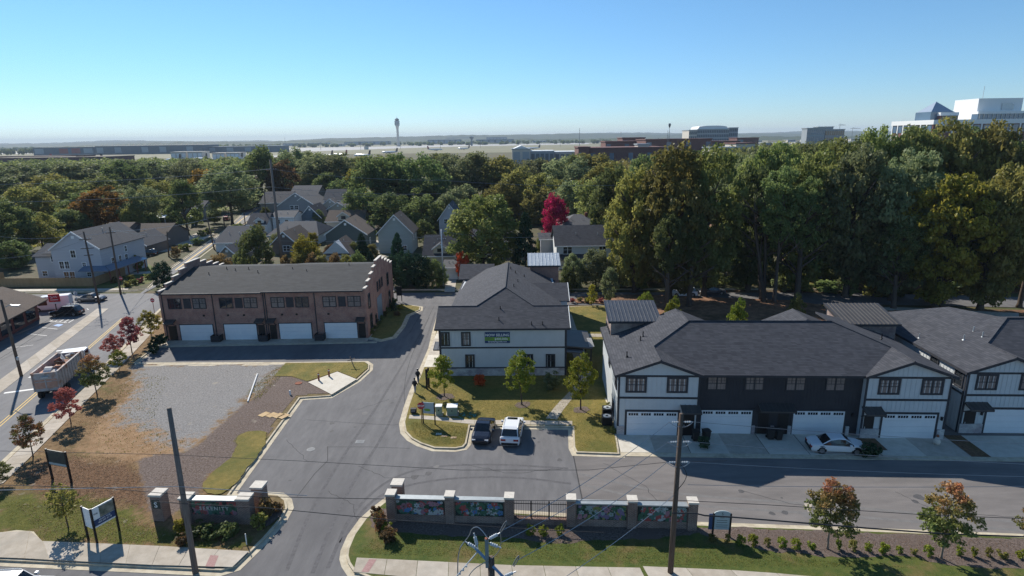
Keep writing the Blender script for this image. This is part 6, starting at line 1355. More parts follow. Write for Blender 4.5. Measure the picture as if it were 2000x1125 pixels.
# --- tree belts behind the houses
row([(-30,316,430,120,'green'),(35,320,440,110,'green'),(105,316,420,110,'dark'),(170,320,450,100,'green'),(240,312,430,100,'dark'),(305,316,410,90,'dark'),(365,310,440,70,'teal'),(420,314,430,100,'green'),(560,302,420,80,'brown'),(610,296,400,90,'green'),(660,300,390,90,'green'),(705,306,420,80,'olive'),(760,302,400,100,'green'),(860,300,400,90,'green'),(985,310,380,80,'green'),(1060,314,370,90,'olive'),(1130,302,340,120,'green'),(1200,320,320,90,'olive')],
    '%s tree, %s from the left in the far tree belt', 'trees of the far belt', 'mid', 'mid%d', .06)
row([(-25,345,260,120,'dark'),(28,324,300,110,'teal'),(85,342,250,115,'olive'),(140,320,290,110,'teal'),(185,346,262,100,'green'),(238,314,310,95,'dark'),(307,352,240,85,'olive'),(366,316,290,85,'teal'),(398,332,250,85,'orange'),(502,287,270,88,'dark'),(549,314,265,66,'brown'),(566,291,300,80,'teal'),(610,302,280,90,'teal'),(652,306,275,90,'teal'),(722,307,216,95,'dark'),(772,302,222,100,'dark'),(826,304,218,100,'dark'),(880,305,236,110,'teal'),(930,299,242,112,'teal'),(976,307,236,100,'olive'),(1012,327,214,92,'olive'),(1042,312,262,105,'teal'),(1110,307,236,112,'teal'),(1156,302,242,112,'olive'),(1196,320,190,112,'olive')],
    '%s tree, %s from the left in the middle tree belt', 'trees of the middle belt', 'mid', 'mid%d', .06)
row([(-25,400,190,100,'dark'),(45,366,215,105,'olive'),(150,376,205,85,'dark'),(232,372,215,80,'teal'),(255,402,185,50,'olive'),(305,378,215,75,'green'),(383,372,235,70,'olive'),(470,352,250,80,'dark'),(640,338,265,70,'dark'),(668,348,240,70,'dark'),(705,368,192,80,'dark'),(760,378,186,95,'dark'),(822,382,182,95,'dark'),(872,380,190,75,'teal'),(905,362,200,85,'teal'),(1062,340,198,95,'olive'),(1112,356,180,95,'teal'),(1165,350,165,95,'green'),(1204,372,142,95,'olive'),(1230,405,124,80,'olive')],
    '%s tree, %s from the left in the near tree belt among the houses', 'trees of the near belt', 'mid', 'mid%d', .03)
T('broad green tree over the far street beside the red parked car', 440, 328, 207, 118, 'mid1', 'mid0', 'teal', .22, trunk_scale=1.1)
T('large orange-brown tree behind the big grey house', 193, 366, 190, 104, 'mid0', 'mid1', 'orange', .15)
T('tall dark tree between the two white carport roofs', 352, 352, 185, 72, 'mid3', 'mid2', 'dark', .2)
T('grey-green tree right of the orange-brown tree', 270, 363, 190, 76, 'mid2', 'mid1', 'teal', .15)
T('yellow-green tree left behind the grey house', 70, 418, 158, 85, 'mid1', 'mid2', 'olive', .1)
T('dark green tree at the left edge beside the grey house', -5, 388, 150, 110, 'mid2', 'mid0', 'dark', .1)
T('dark tree between the yellow-green tree and the orange tree', 125, 410, 178, 90, 'mid4', 'mid0', 'dark', .08)
T('green tree at far left under the white house', 20, 470, 135, 70, 'mid0', 'mid0', 'dark', .05)
T('yellow shrub-like tree under the orange-brown tree', 130, 405, 185, 50, 'mid1', 'mid0', 'yellow', .05)
T('wide green tree left of the orange-brown tree', 105, 352, 235, 120, 'mid2', 'mid1', 'green', .1)
T('small orange tree beside the tall slate roof', 628, 353, 262, 28, 'mid0', 'mid0', 'yellow', .1)
T('orange-yellow tree tipped pink at the left end of the dark grove', 690, 332, 242, 46, 'mid3', 'mid1', 'yellow', .1)
T('dark tree behind the sage house, left of the galvanised pole', 770, 345, 215, 110, 'mid1', 'mid1', 'dark', .06)
T('dark tree behind the sage house, right of the galvanised pole', 845, 350, 210, 100, 'mid2', 'mid0', 'dark', .06)
T('olive tree beyond the red tree', 1060, 362, 195, 90, 'mid0', 'mid0', 'olive', .08)
T('green tree beyond the red tree to its right', 1130, 352, 185, 100, 'mid2', 'mid0', 'green', .08)
T('olive tree left beyond the red tree', 985, 355, 205, 90, 'mid1', 'mid0', 'olive', .08)
T('rounded green tree with reddish tip right behind the brick terrace', 491, 444, 119, 78, 'mid4', 'mid1', 'dark', .06)
T('yellow-green tree behind the middle of the brick terrace', 592, 462, 122, 56, 'mid1', 'mid0', 'yellow', .06)
T('brown-leaved tree behind the left end of the brick terrace', 422, 497, 122, 60, 'mid2', 'mid0', 'brown', .06)
T('dark bushy evergreen on the far street corner', 312, 512, 114, 44, 'mid1', 'mid0', 'conifer', .05)
T('pointed evergreen beside the small brown garage', 705, 458, 124, 50, 'cone0', 'mid0', 'conifer', .04)
T('tall pointed evergreen left of the sage house front', 775, 457, 118, 52, 'cone1', 'mid0', 'conifer', .03)
for i, (px, pt, Y, w, lm, cr) in enumerate(((722,492,116,40,'conifer','cone1'),(790,492,112,55,'conifer','mid2'),(815,498,112,55,'conifer','mid0'),(842,505,112,45,'dark','mid1'),(760,500,113,40,'conifer','mid3'),(860,515,113,28,'dark','mid2'))):
    T('dark evergreen, %s from the left in the screen beyond the back street' % ordw(i), px, pt, Y, w, cr, 'mid%d' % (i % 3), lm, .02, 'evergreen screen beyond the back street')
for i in range(7): T('brownish hedge shrub, %s from the left behind the brick terrace ridge' % ordw(i), 560+i*23, 495+trn.uniform(-3,6), 118, 34, 'mid%d' % (i % 5), 'mid0', ['brown','olive','brown','olive','brown','olive','dark'][i], .02, 'hedge shrubs behind the brick terrace', name='shrub', cat='shrub')
T('large spreading green tree with dark branches behind the sales terrace', 945, 383, 124, 150, 'spread0', 'spread', 'green', .12, trunk_scale=1.2)
T('tall dark evergreen left of the navy house', 1026, 418, 121, 66, 'cone0', 'mid0', 'conifer', .02)
T('bright crimson maple beside the navy house', 1084, 380, 150, 60, 'mid4', 'mid1', 'red', .06)
T('small fiery orange maple behind the sales terrace roof', 903, 492, 117, 30, 'mid0', 'mid0', 'fire', .1)
for i, (px, pt, Y, w, lm) in enumerate(((1122,496,109,52,'teal'),(1165,487,110,70,'teal'),(1210,498,110,60,'teal'),(1250,480,108,60,'green'),(1110,520,107,36,'dark'))):
    T('grey-green magnolia, %s from the left before the navy house' % ordw(i), px, pt, Y, w, 'mid%d' % (i % 3), 'mid0', lm, .03, 'magnolias before the navy house')
T('slim young green tree in the lawn before the magnolias', 1192, 523, 98, 36, 'mid3', 'small0', 'teal', .18)
T('young yellow-green tree at the lawn edge by the back street', 1156, 556, 97, 24, 'maple1', 'small0', 'yellow', .15)
for px, pt, Y, w, lb in ((1316,582,73,44,'yellow-green young tree behind the left stair tower'),(1445,586,72,46,'yellow young tree behind the terrace ridge'),(1262,570,92,34,'pale green bush behind the metal stair tower roof'),(1560,575,80,40,'small green bush in the shade behind the terrace')):
    T(lb, px, pt, Y, w, 'maple2', 'small1', 'bright' if px < 1500 else 'green', .08)
# undergrowth of the wood
for i in range(26):
    px = 1390+i*25+trn.uniform(-9,9); Y = trn.uniform(97,118); 
    T('low leafy undergrowth bush, %s from the left under the tall trees' % (ordw(i) if i < 25 else 'last'), px, 545+trn.uniform(-14,18)+(101-Y)*.6, Y, trn.uniform(34,60), 'bush%d' % (i % 3), 'bush', trn.choice(['dark','dark','green','olive','teal']), .02, 'undergrowth of the right-hand wood', name='bush', cat='bush')
# --- young street trees
YT = [(65,893,812,58,'mixed','maple0','sparse red-brown young tree beside the dark sign board'),(139,828,759,56,'burgundy','maple1','crimson young tree on the verge behind the truck'),(190,772,694,58,'mixed','tipped1','reddish young tree beside the truck cab'),(233,722,684,36,'bright','maple3','small yellow-green young tree beside the gravel lot'),(223,700,654,40,'burgundy','maple0','burgundy young tree between truck and junction'),(258,690,620,46,'burgundy','maple1','pinkish young tree nearest the brick terrace'),(298,668,606,42,'yellow','maple2','yellow young tree at the left corner of the brick terrace'),(134,1031,945,66,'olive','airy0','thin green-yellow young tree on the front lawn'),(-6,950,905,60,'green','maple3','green young tree cut by the left edge'),
      (868,774,696,56,'bright','maple1','yellow-green young tree at the left end of the sales terrace'),(1019,790,689,68,'bright','maple2','yellow-green young tree in the middle before the sales terrace'),(1134,800,692,66,'bright','maple3','yellow-green young tree beside the path at the right'),
      (1616,1072,937,100,'mixed','tipped0','red-tipped maple in the shrub bed, left of the pair'),(1838,1091,947,104,'mixed','tipped1','red-tipped maple in the shrub bed, right of the pair'),(2016,1085,985,90,'mixed','tipped2','red-tipped maple cut by the right edge')]
for i, (px, py, pt, w, lm, cr, lb) in enumerate(YT):
    b = g(px, py, .15); H = at(px, pt, b[1])[2]-.15; tree(lb, (*b,.15), H, w/FPX*(b[1]*.97+6.5), cr, 'small%d' % (i % 2), lm, .26, 'young trees', bark='bark_pale' if px > 1500 else 'bark')
def shrub(label, px, py, h, w, lm, grp=None, z=.16, cr=None):
    b = g(px, py, z); o = thing('shrub', label, 'shrub', (b[0], b[1], z), trn.uniform(0,6.28), grp)
    link('stem', TRUNK['bush'], M['bark'], o, scale=(h,h,h*.8), own=True)
    link('foliage', CROWN[cr or 'shrub%d' % trn.randint(0,1)], LM[lm], o, scale=(w,w,h), own=True)
SR = [(260,500),(343,510),(415,515),(487,520),(568,525),(648,530),(725,540),(815,545),(965,545),(1045,550),(1130,555),(1213,565),(1303,565),(1385,575),(1465,580),(1640,580),(1720,585),(1800,588),(1880,595),(1975,595)]
for i, (x, y) in enumerate(SR): shrub('small clipped green shrub, %s from the left in the row before the new drive' % ordw(i), 1300+x/2.857, 880+y/2.857+2, trn.uniform(.48,.86), trn.uniform(.45,.78), trn.choice(['bright','bright','olive']) if i > 1 else 'olive', 'row of small shrubs before the new drive')
for px, py, lb in ((1036,1045,'left'),(1061,1045,'middle'),(1092,1044,'right')): shrub('%s bright shrub under the iron railing of the mural wall' % lb, px, py, .75, .85, 'bright', 'shrubs under the iron railing')
for i, (px, py, h, w, lm) in enumerate(((745,1035,1.5,1.1,'mixed'),(757,1042,.9,.8,'bright'),(735,1010,1.0,.9,'brown'),(760,1055,1.0,1.2,'brown'),(780,985,.8,.9,'brown'))): shrub(['tall loose rose bush at the left end of the mural wall','bright low shrub at the left end of the mural wall','brownish bush at the kerb left of the mural wall','dull low bush before the left mural pillar','dry bush behind the left mural pillar'][i], px, py, h, w, lm, None, cr='bush%d' % (i % 3))
for i, (px, py, h, w, lm) in enumerate(((523,1010,1.6,1.2,'brown'),(508,1030,1.2,1.2,'olive'),(540,1000,1.0,1.0,'brown'),(352,1040,1.1,.9,'yellow'),(385,1045,.9,1.5,'dark'),(415,1048,.9,1.5,'dark'),(450,1048,1.0,1.5,'dark'),(356,1065,.8,.9,'brown'))): shrub(['tall rose bush on the entrance peninsula','green bush beside the SERENITY wall end','small dry bush near the tip of the peninsula','yellowish bush left of the SERENITY wall','first dark bush under the SERENITY lettering','second dark bush under the SERENITY lettering','third dark bush under the SERENITY lettering','brown bush beside the grey pole'][i], px, py, h, w, lm, None, cr='bush%d' % (i % 3))
shrub('orange leaved shrub at the foot of the sales terrace', 936, 752, 1.3, 1.6, 'fire', cr='bush0'); shrub('round green shrub under the right windows of the sales terrace', 1078, 760, 2.0, 2.0, 'teal', cr='bush1')
shrub('small green shrub at the air conditioners', 1187, 800, .8, .8, 'olive', cr='bush2'); shrub('low green shrub before the air conditioners', 1198, 845, .6, .7, 'olive', cr='bush2')
shrub('small conical evergreen at the brick terrace corner', 769, 606, 2.2, 1.1, 'conifer', cr='cone0'); shrub('low golden bush at the brick terrace corner', 783, 603, .8, 1.4, 'yellow', cr='bush1'); shrub('low dark bush on the brick terrace corner bed', 775, 616, .7, 1.3, 'brown', cr='bush0')
for i in range(8): p = (725+i*6.5, 652-i*8.5); shrub('dark clipped shrub, %s from the front along the brick terrace side' % ordw(i), *p, .9, 1.1, 'dark', 'shrubs along the brick terrace side', cr='bush%d' % (i % 3))
for i, (px, py) in enumerate(((318,672),(306,676),(300,690))): shrub('dark bush, %s at the left corner of the brick terrace' % ordw(i), px, py, 1.5, 1.5, 'conifer', 'bushes at the left brick corner', cr='bush%d' % i)
for i in range(6): shrub('low rust-brown bush, %s from the left along the back lawn bed' % ordw(i), 1118+i*14, 590-(i % 2)*2, .7, 1.1, 'burgundy' if i in (0,4) else 'olive', 'bushes of the back lawn bed', cr='bush%d' % (i % 3))
for i, (px, py, lb) in enumerate(((1373,874,'dark shrub beside the bins of the second garage'),(1690,890,'dark shrub in the small bed beside the sedan'),(1705,888,'second dark shrub in the small bed beside the sedan'))): shrub(lb, px, py, 1.1, 1.3, 'conifer', cr='bush%d' % i)
for i, (px, py) in enumerate(((250,560),(262,556),(275,552),(255,548),(290,545),(225,552))): shrub('small garden shrub, %s on the grassy corner of the junction' % ordw(i), px, py, 1.2, 1.6, ['olive','green','burgundy','olive','green','brown'][i], 'garden shrubs on the junction corner', cr='bush%d' % (i % 3))
for i, (px, py) in enumerate(((385,478),(362,490),(340,470),(395,462),(408,458))): shrub('garden bush, %s beside the far driveways' % ordw(i), px, py, 2.0, 3.0, ['dark','green','dark','green','dark'][i], 'garden bushes beside the far driveways', cr='bush%d' % (i % 3))
GT = [(470,478,6,5,'green'),(507,470,5,4,'olive'),(548,492,5,5,'green'),(612,492,5,4,'yellow'),(624,446,6,5,'dark'),(650,508,4,4,'brown'),(694,505,4,4,'green'),(722,474,6,4,'dark'),(728,510,4,4,'olive'),(830,480,7,6,'dark'),(846,450,7,6,'green'),(716,424,8,6,'dark'),(622,420,6,5,'yellow'),(520,432,5,4,'green'),(690,445,6,5,'olive'),(900,470,7,6,'dark'),(1060,500,5,4,'green'),(245,478,6,5,'dark'),(345,505,3,3,'brown'),(230,520,4,4,'olive'),(270,528,3.5,3,'yellow'),(385,440,6,5,'green'),(420,436,5,5,'dark'),(300,455,6,6,'green'),(35,520,6,6,'dark')]
GW = ['behind the brick terrace ridge','by the small white cottage','beside the gable fronted bungalow','beside the hip roofed garage','between the blue porch and the twin gables','before the brown garage','right of the brown garage','beside the blue car','left of the sage house drive','behind the evergreen screen','beside the grey white-trimmed house','behind the brown roof with white dormer','beside the blue porch roof','left of the white dormered house','beside the green walled house','under the large spreading tree','before the navy house annex','beside the dark carport house','on the far street corner','at the porch of the grey corner house','on the junction lawn','beside the red parked car','under the broad street tree','before the brown brick bungalow','left of the grey corner house']
for i, (px, py, H, Wd, lm_) in enumerate(GT): b = g(px, py, .15); tree('small %s garden tree %s' % (COLW.get(lm_, lm_), GW[i]), (*b,.15), H, Wd, 'mid%d' % (i % 5), 'mid%d' % (i % 3), lm_, .08, 'garden trees')
# fallen leaves and grass tufts
def scatter(name, label, polys, n, size, lm, z, seed, up=1.5):
    rng = np.random.default_rng(seed); P_ = []
    for poly, share in polys:
        xs = [p[0] for p in poly]; ys = [p[1] for p in poly]; m = int(n*share); got = 0
        while got < m:
            q = rng.uniform([min(xs),min(ys)],[max(xs),max(ys)],(m,2)); ins = np.zeros(m,bool)
            j = len(poly)-1
            for i in range(len(poly)):
                xi, yi = poly[i]; xj, yj = poly[j]
                c = ((yi > q[:,1]) != (yj > q[:,1])) & (q[:,0] < (xj-xi)*(q[:,1]-yi)/(yj-yi+1e-12)+xi); ins ^= c; j = i
            q = q[ins][:m-got]; P_.append(q); got += len(q)
            if len(q) == 0: break
    q = np.concatenate(P_); k = len(q); pos = np.c_[q, np.full(k,z)+rng.random(k)*.05]
    me = leaf_mesh(name, pos, rng.normal(size=(k,3))*.5+[0,0,up], size*rng.uniform(.6,1.4,k), rng.random(k), rng)
    return link(name, me, LM[lm], None, label=label, cat='leaves' if 'leaves' in name else 'grass', kind='stuff')
scatter('fallen_leaves', 'brown fallen leaves strewn over the left verge', [(gs((60,930),(110,890),(262,900),(290,985),(230,1000),(100,990)),.6),(gs((30,990),(130,985),(300,1030),(470,1062),(300,1066),(90,1058)),.25),(gs((150,830),(230,740),(262,760),(180,850),(130,880)),.15)], 9000, .075, 'straw', .200, 1)
scatter('fallen_leaves', 'fallen leaves over the mulch and shrub bed', [(gs((1380,1036),(1990,1060),(1990,1100),(1840,1100),(1480,1072)),.5),(gs((300,940),(380,890),(440,830),(520,790),(560,790),(450,900),(390,960),(320,1010)),.5)], 4500, .06, 'straw', .185, 2)
scatter('fallen_leaves', 'rust-brown leaves on the woodland floor', [([(34,61),(95,57),(120,86),(62,93),(34,95)],.7),(gs((1140,580),(1280,580),(1590,592),(1600,618),(1340,632),(1270,606)),.3)], 14000, .16, 'brown', .03, 3)
scatter('grass_tufts', 'rough grass tufts on the front lawn', [(gs((10,985),(170,975),(300,1032),(478,1064),(474,1076),(300,1066),(86,1058),(20,1040)),.4),(gs((700,1085),(740,1045),(1020,1060),(1380,1056),(1470,1080),(1620,1100),(1800,1112),(1400,1110)),.6)], 22000, .055, 'olive', .160, 4, .3)
scatter('grass_tufts', 'weeds sprouting over the gravel lot and verge', [(gs((230,760),(270,730),(330,740),(300,830),(380,870),(330,890),(200,890),(180,850)),.6),(gs((480,770),(540,720),(560,715),(545,745),(500,790)),.4)], 2600, .11, 'olive', .178, 6, .3)
scatter('grass_tufts', 'short tufts of grass over the centre lawn', [(gs((822,760),(850,705),(905,740),(1100,745),(1120,760),(1116,822),(920,820),(805,810)),.7),(gs((802,826),(915,836),(908,870),(850,872),(806,852)),.2),(gs((1124,800),(1200,800),(1206,884),(1126,880)),.1)], 24000, .06, 'olive', .160, 5, .3)
# ================================================================== airport, offices and hills in the distance
def fbox(name, label, xl, xr, pt, pb=None, Y=None, d=30, m='cap', group='distant buildings', roofm=None, bays=0, baym='glass_blue', cat='building', storeys=1, floor=None):
    mid = (xl+xr)/2; Y = Y or g(mid, pb)[1]; x0, x1 = at(xl,pt,Y)[0], at(xr,pt,Y)[0]; h = at(mid,pt,Y)[2]; w = x1-x0
    o = thing(name, label, cat, (x0,Y,0), 0, group); q = MB(); q.box(0,w,0,d,0,h); q.build('wall', M[m], o)
    q = MB(); q.box(-.6,w+.6,-.6,d+.6,h+.01,h+.9); q.build('roof', M[roofm or 'cap_grey'], o)
    for s in range(storeys):
        for i in range(bays):
            a = w*(i+.14)/bays; b = w*(i+.86)/bays; z0 = h*(s+.2)/storeys; z1 = h*(s+.85)/storeys
            k_ = ('fb', round(b-a,1), round(z1-z0,1)); me = cached(k_, lambda: MB().box(0,b-a,-.25,.05,0,z1-z0).mesh('window_bay')); link('window_bay', me, M[baym[i % len(baym)] if isinstance(baym, list) else baym], o, (a,0,z0), own=True)
    return o, w, h, Y
M['hangar'] = mat('hangar', (.10,.13,.15), (.13,.16,.18), .02, .7); M['hangar_door'] = mat('hangar_door', (.28,.32,.35), (.34,.38,.40), .02, .7); M['red_wall'] = mat('red_wall', (.34,.09,.07), (.30,.08,.06), .05, .8)
o, w, h, Y = fbox('hangar', 'huge grey hangar with row of alternating doors at the airfield', 185, 396, 284.5, 301, d=90, m='hangar', roofm='cap', bays=12, baym=['hangar_door','hangar','hangar_door','hangar','hangar'], group='airport hangars')
for i in range(20): q = MB(); x = w*(i+.5)/20; q.tube([(x-4,20,h+.8),(x,20,h+6),(x+4,20,h+.8)], .5, 4); q.build('roof_truss', M['cap'], o)
o, w, h, Y = fbox('hangar', 'low grey hangar with red end walls at the far left of the airfield', 63, 183, 288, 303, d=70, m='hangar', roofm='hangar', bays=5, baym=['hangar_door','hangar','red_wall','red_wall','hangar_door'], group='airport hangars')
fbox('hangar', 'long low hangar right of the huge grey hangar', 404, 546, 286, 298, d=70, m='hangar', roofm='hangar_door', bays=8, baym=['hangar_door','hangar'], group='airport hangars')
for a, b, t, lb in ((333,363,297.5,'left white blast wall block before the hangars'),(366,394,297,'second white blast wall block before the hangars'),(414,438,299.5,'third white blast wall block before the hangars'),(442,466,299,'right white blast wall block before the hangars')): fbox('blast_wall', lb, a, b, t, 314, d=25, m='cap', roofm='cap', bays=3, baym='white_print', group='white blocks before the hangars')
o, w, h, Y = fbox('warehouse', 'long red-brown brick warehouse behind the left tree belt', -40, 205, 309, Y=760, d=60, m='brick_campus', roofm='shingle_brown', bays=14, baym='shingle_brown', group='brick warehouses'); fbox('warehouse', 'raised red brick part of the long warehouse', 148, 166, 304.5, Y=790, d=20, m='brick_campus', roofm='shingle_brown', group='brick warehouses'); fbox('warehouse', 'upper red brick warehouse at the left edge', -30, 122, 306, Y=830, d=30, m='brick_campus', roofm='shingle_brown', bays=8, baym='shingle_brown', group='brick warehouses')
def plane(label, px, py, Y, rz, tail):
    p = at(px, py, Y); o = thing('airliner', label, 'airplane', (p[0], Y, 0), R(rz), 'airliners parked at the airfield'); q = MB()
    q.tube([(-19,0,4.6),(-15,0,4.2),(-6,0,3.8),(10,0,3.8),(16,0,3.6),(18.5,0,3.2)], [.5,1.4,1.95,1.95,1.5,.3], 12); q.build('fuselage', M['paint_white'], o, smooth=True)
    q = MB(); q.extr([(-19.5,4.8),(-14.5,5.2),(-17.5,12.2),(-20.5,12.2)], 'y', -.25, .25); q.build('tail_fin', M[tail], o)
    q = MB()
    for s in (-1,1): q.slab([(4,s*1.5,3.2),(-1.5,s*1.5,3.2),(-6,s*17,4.2),(-4,s*17,4.2)], .35); q.slab([(-16,s*.8,5.0),(-19,s*.8,5.0),(-20.5,s*6,5.3),(-19,s*6,5.3)], .25)
    q.build('wing', M['cap'], o)
    for s in (-1,1): q = MB(); q.cyl((1.5,s*5.5,2.0), 1.0, 3.5, 'x', 10); q.build('engine', M['grey_metal'], o)
    q = MB(); q.box(13,13.4,-.2,.2,0,2.5); q.box(-2,-1.5,-2.6,-2.2,0,2.5); q.box(-2,-1.5,2.2,2.6,0,2.5); q.build('landing_gear', M['black_metal'], o)
for px, py, Y, rz, t, lb in ((338,312,900,150,'paint_navy','airliner with navy tail before the left white block'),(390,313,930,150,'paint_navy','airliner with navy tail before the second white block'),(459,312,940,150,'paint_navy','airliner with navy tail before the right white block'),(124,307,1100,20,'paint_red','airliner with red tail above the brick warehouse'),(224,306,1000,20,'paint_navy','airliner with dark tail between warehouse and blocks'),(634,298,1050,150,'paint_navy','airliner with navy tail left of the control tower'),(662,297,1080,150,'paint_red','airliner with red tail left of the control tower'),(706,295,1020,150,'paint_navy','airliner with navy tail nearest the control tower')): plane(lb, px, py, Y, rz, t)
# control tower
Yt = 2640; pt_ = at(778,283,Yt); ct = thing('control_tower', 'tall pale airport control tower on the horizon', 'tower', (pt_[0], Yt, 0))
q = MB(); q.lathe([(9,0),(6.5,12),(5,40),(4.8,70),(6.5,82),(10.5,90)], n=20); q.build('shaft', M['cap'], ct, smooth=True)
q = MB(); q.lathe([(10,90),(11,92),(11,98),(10,98.2),(10,101),(11,101.2),(11,107),(7.5,107.2)], n=20); q.build('head', M['cap_grey'], ct)
q = MB(); q.lathe([(7.2,107.2),(9,112),(9,113)], n=20); q.build('cab_glass', M['glass'], ct); q = MB(); q.lathe([(9.4,113),(9.4,114.5),(5,115),(4,118),(1,119)], n=20); q.cyl((0,0,118), .5, 8, 'z', 6); q.build('cab_roof', M['cap_grey'], ct)
Y2 = 2500; p_ = at(921,270,Y2); c2 = thing('control_tower', 'small dark mushroom-shaped tower on the horizon', 'tower', (p_[0], Y2, 0)); q = MB(); q.lathe([(4,0),(3,24),(7,29),(9,33)], n=14); q.build('shaft', M['hangar'], c2); q = MB(); q.lathe([(8.5,33),(8.5,36),(3,37)], n=14); q.build('cab', M['glass'], c2)
# airfield surfaces
def flat(name, pts, m, z): q = MB(); q.sheet(gs(*pts), z); struct(name, q, M[m])
flat('airfield', ((-100,320),(600,302),(1130,296),(1500,285),(1500,273.5),(1000,277),(500,285.5),(-100,291.5)), 'field', .02)
flat('runway', ((-100,300),(420,292),(700,287),(1150,280),(1150,281.5),(700,289.5),(420,295),(-100,302.5)), 'runway', .06)
flat('runway', ((560,292),(820,284),(1000,280.5),(1230,277),(1230,278.2),(1010,283),(830,288),(600,296)), 'runway', .10)
flat('runway', ((300,312),(560,303),(640,300),(640,304),(480,315)), 'runway', .10)
flat('apron', ((1000,302),(1130,296),(1130,304),(1000,312)), 'runway', .12)
rnf = random.Random(77); 
for i, (a, b, t, pb, m) in enumerate(((493,540,282,287,'cap'),(552,590,280,285,'hangar'),(600,640,279,284,'cap'),(648,668,281,286,'cap'),(672,760,276.5,283,'hangar'),(730,770,273,278,'cap'),(782,820,271,278,'cap'),(835,900,273,281,'hangar'),(872,918,269,277,'hangar'),(930,1004,272.5,281,'hangar'),(950,990,268,277,'hangar'),(1040,1080,275,279,'cap'),(1100,1140,274,278,'cap'),(1180,1220,272.5,277,'cap_grey'),(1240,1290,271.5,276,'cap'),(1300,1345,270,275.5,'cap_grey'))):
    fbox('terminal_building', 'low airport building, %s from the left along the horizon' % ordw(i), a, b, t, pb, d=60, m=m, bays=6, baym='hangar_door' if m == 'hangar' else 'hangar', group='low airport buildings on the horizon')
o, w, h, Y = fbox('fuel_tank', 'round white storage tank left of the control tower', 711, 719, 286.5, 292, d=6, m='cap', group=None, cat='tank')
for i, (px, py, Y, rz, t) in enumerate(((760,291,1250,160,'paint_navy'),(850,288,1500,20,'paint_red'),(905,287,1600,150,'paint_navy'),(1040,284,1500,160,'paint_grey'))): plane('distant airliner, %s from the left on the taxiway right of the control tower' % ordw(i), px, py, Y, rz, t)
for i in range(10):
    px = 470+i*78; p = at(px, 284, 1900); o = thing('light_pole', 'apron floodlight pole, %s from the left along the airfield' % ordw(i), 'pole', (p[0], 1900, 0), 0, 'apron floodlight poles'); q = MB(); q.tube([(0,0,0),(0,0,22)], [.5,.35], 6); q.build('shaft', M['grey_metal'], o); q = MB(); q.box(-2.5,2.5,-.5,.5,21.5,22.6); q.build('lamp_bar', M['grey_metal'], o)
wood('scrubby trees along the airfield edge', (520,1150), 1150, 1500, 9000, 5, 9, 3.0, 'dark', 16) if False else None
# white hangars right of centre
o, w, h, Y = fbox('white_hangar', 'white gabled hangar left of the red brick campus', 1000, 1036, 292, Y=640, d=45, m='cap', bays=2, baym='hangar_door', group='white hangars')
q = MB(); q.extr([(-.5,h),(w+.5,h),(w/2,h+4)], 'y', -.5, 45); q.build('gable_roof', M['white_print'], o)
fbox('white_hangar', 'low white shed attached to the gabled hangar', 1036.5, 1082, 296, Y=645, d=35, m='hangar_door', roofm='white_print', bays=5, baym='hangar', group='white hangars'); fbox('white_hangar', 'long white roofed shed beside the red brick campus', 1083, 1126, 297.5, Y=660, d=40, m='cap', roofm='white_print', bays=4, baym='hangar', group='white hangars')
# red brick campus
def camp(lb, xl, xr, pt, Y, d, bays, st_=2, m='brick_campus'): return fbox('campus_block', lb, xl, xr, pt, Y=Y, d=d, m=m, roofm='brick_campus', bays=bays, baym=['glass_blue','brick_campus','brick_campus'], storeys=st_, group='red brick campus')
camp('front red brick campus block with tall blue window bays', 1152, 1300, 290, 430, 40, 12, 1); camp('narrow red brick stair block at the left of the campus', 1130, 1151.5, 289, 425, 25, 3, 1)
camp('middle red brick campus block with orange sunlit end', 1183, 1290, 277, 560, 30, 9); camp('upper red brick campus block', 1216, 1260, 270, 620, 30, 4); camp('long dark red campus block at the right', 1262, 1390, 273, 520, 40, 10); camp('far right red brick campus block', 1390, 1445, 277, 560, 30, 5); camp('small red block right of the long campus block', 1440, 1482, 270, 800, 30, 3)
fbox('plant_house', 'white roof plant house on the campus roof', 1246, 1268, 283, Y=440, d=12, m='cap', bays=4, baym='glass_blue', group='red brick campus')
fbox('white_office', 'low white office right of the campus behind the trees', 1395, 1446, 290, Y=420, d=25, m='cap', bays=6, baym='glass_blue', group='low white offices'); fbox('white_office', 'white parapet building further right behind the trees', 1438, 1475, 281, Y=480, d=25, m='cap', roofm='brick_campus', bays=3, baym='brick_campus', group='low white offices')
# grey block with arched roof, glass office
o, w, h, Y = fbox('office_block', 'grey concrete office block with curved white roof on the horizon', 1362, 1424, 253, Y=900, d=40, m='cap_grey', bays=18, baym='hangar', storeys=6, group='offices on the horizon')
q = MB(); q.extr([(w*.02,h+.9),(w*.98,h+.9),(w*.92,h+4.5),(w*.7,h+5.6),(w*.3,h+5.6),(w*.08,h+4.5)], 'y', 2, 38); q.build('curved_roof', M['white_print'], o)
fbox('office_block', 'grey wing right of the curved roof office', 1424.5, 1442, 250, Y=905, d=35, m='hangar_door', bays=5, baym='hangar', storeys=6, group='offices on the horizon'); fbox('office_block', 'pale stepped wing left of the curved roof office', 1346, 1361.5, 255, Y=895, d=35, m='cap', bays=4, baym='hangar', storeys=5, group='offices on the horizon')
fbox('office_block', 'blue glass office block with white frames', 1577, 1612, 251, Y=760, d=14, m='hangar_door', bays=9, baym='glass_blue', storeys=4, group='offices on the horizon'); fbox('office_block', 'dark blue glass wing of the framed office block', 1612.5, 1650, 253.5, Y=765, d=14, m='glass_blue', bays=9, baym='glass', storeys=4, group='offices on the horizon'); fbox('office_block', 'small roof block on the blue glass office', 1598, 1628, 248.5, Y=775, d=12, m='glass_blue', group='offices on the horizon')
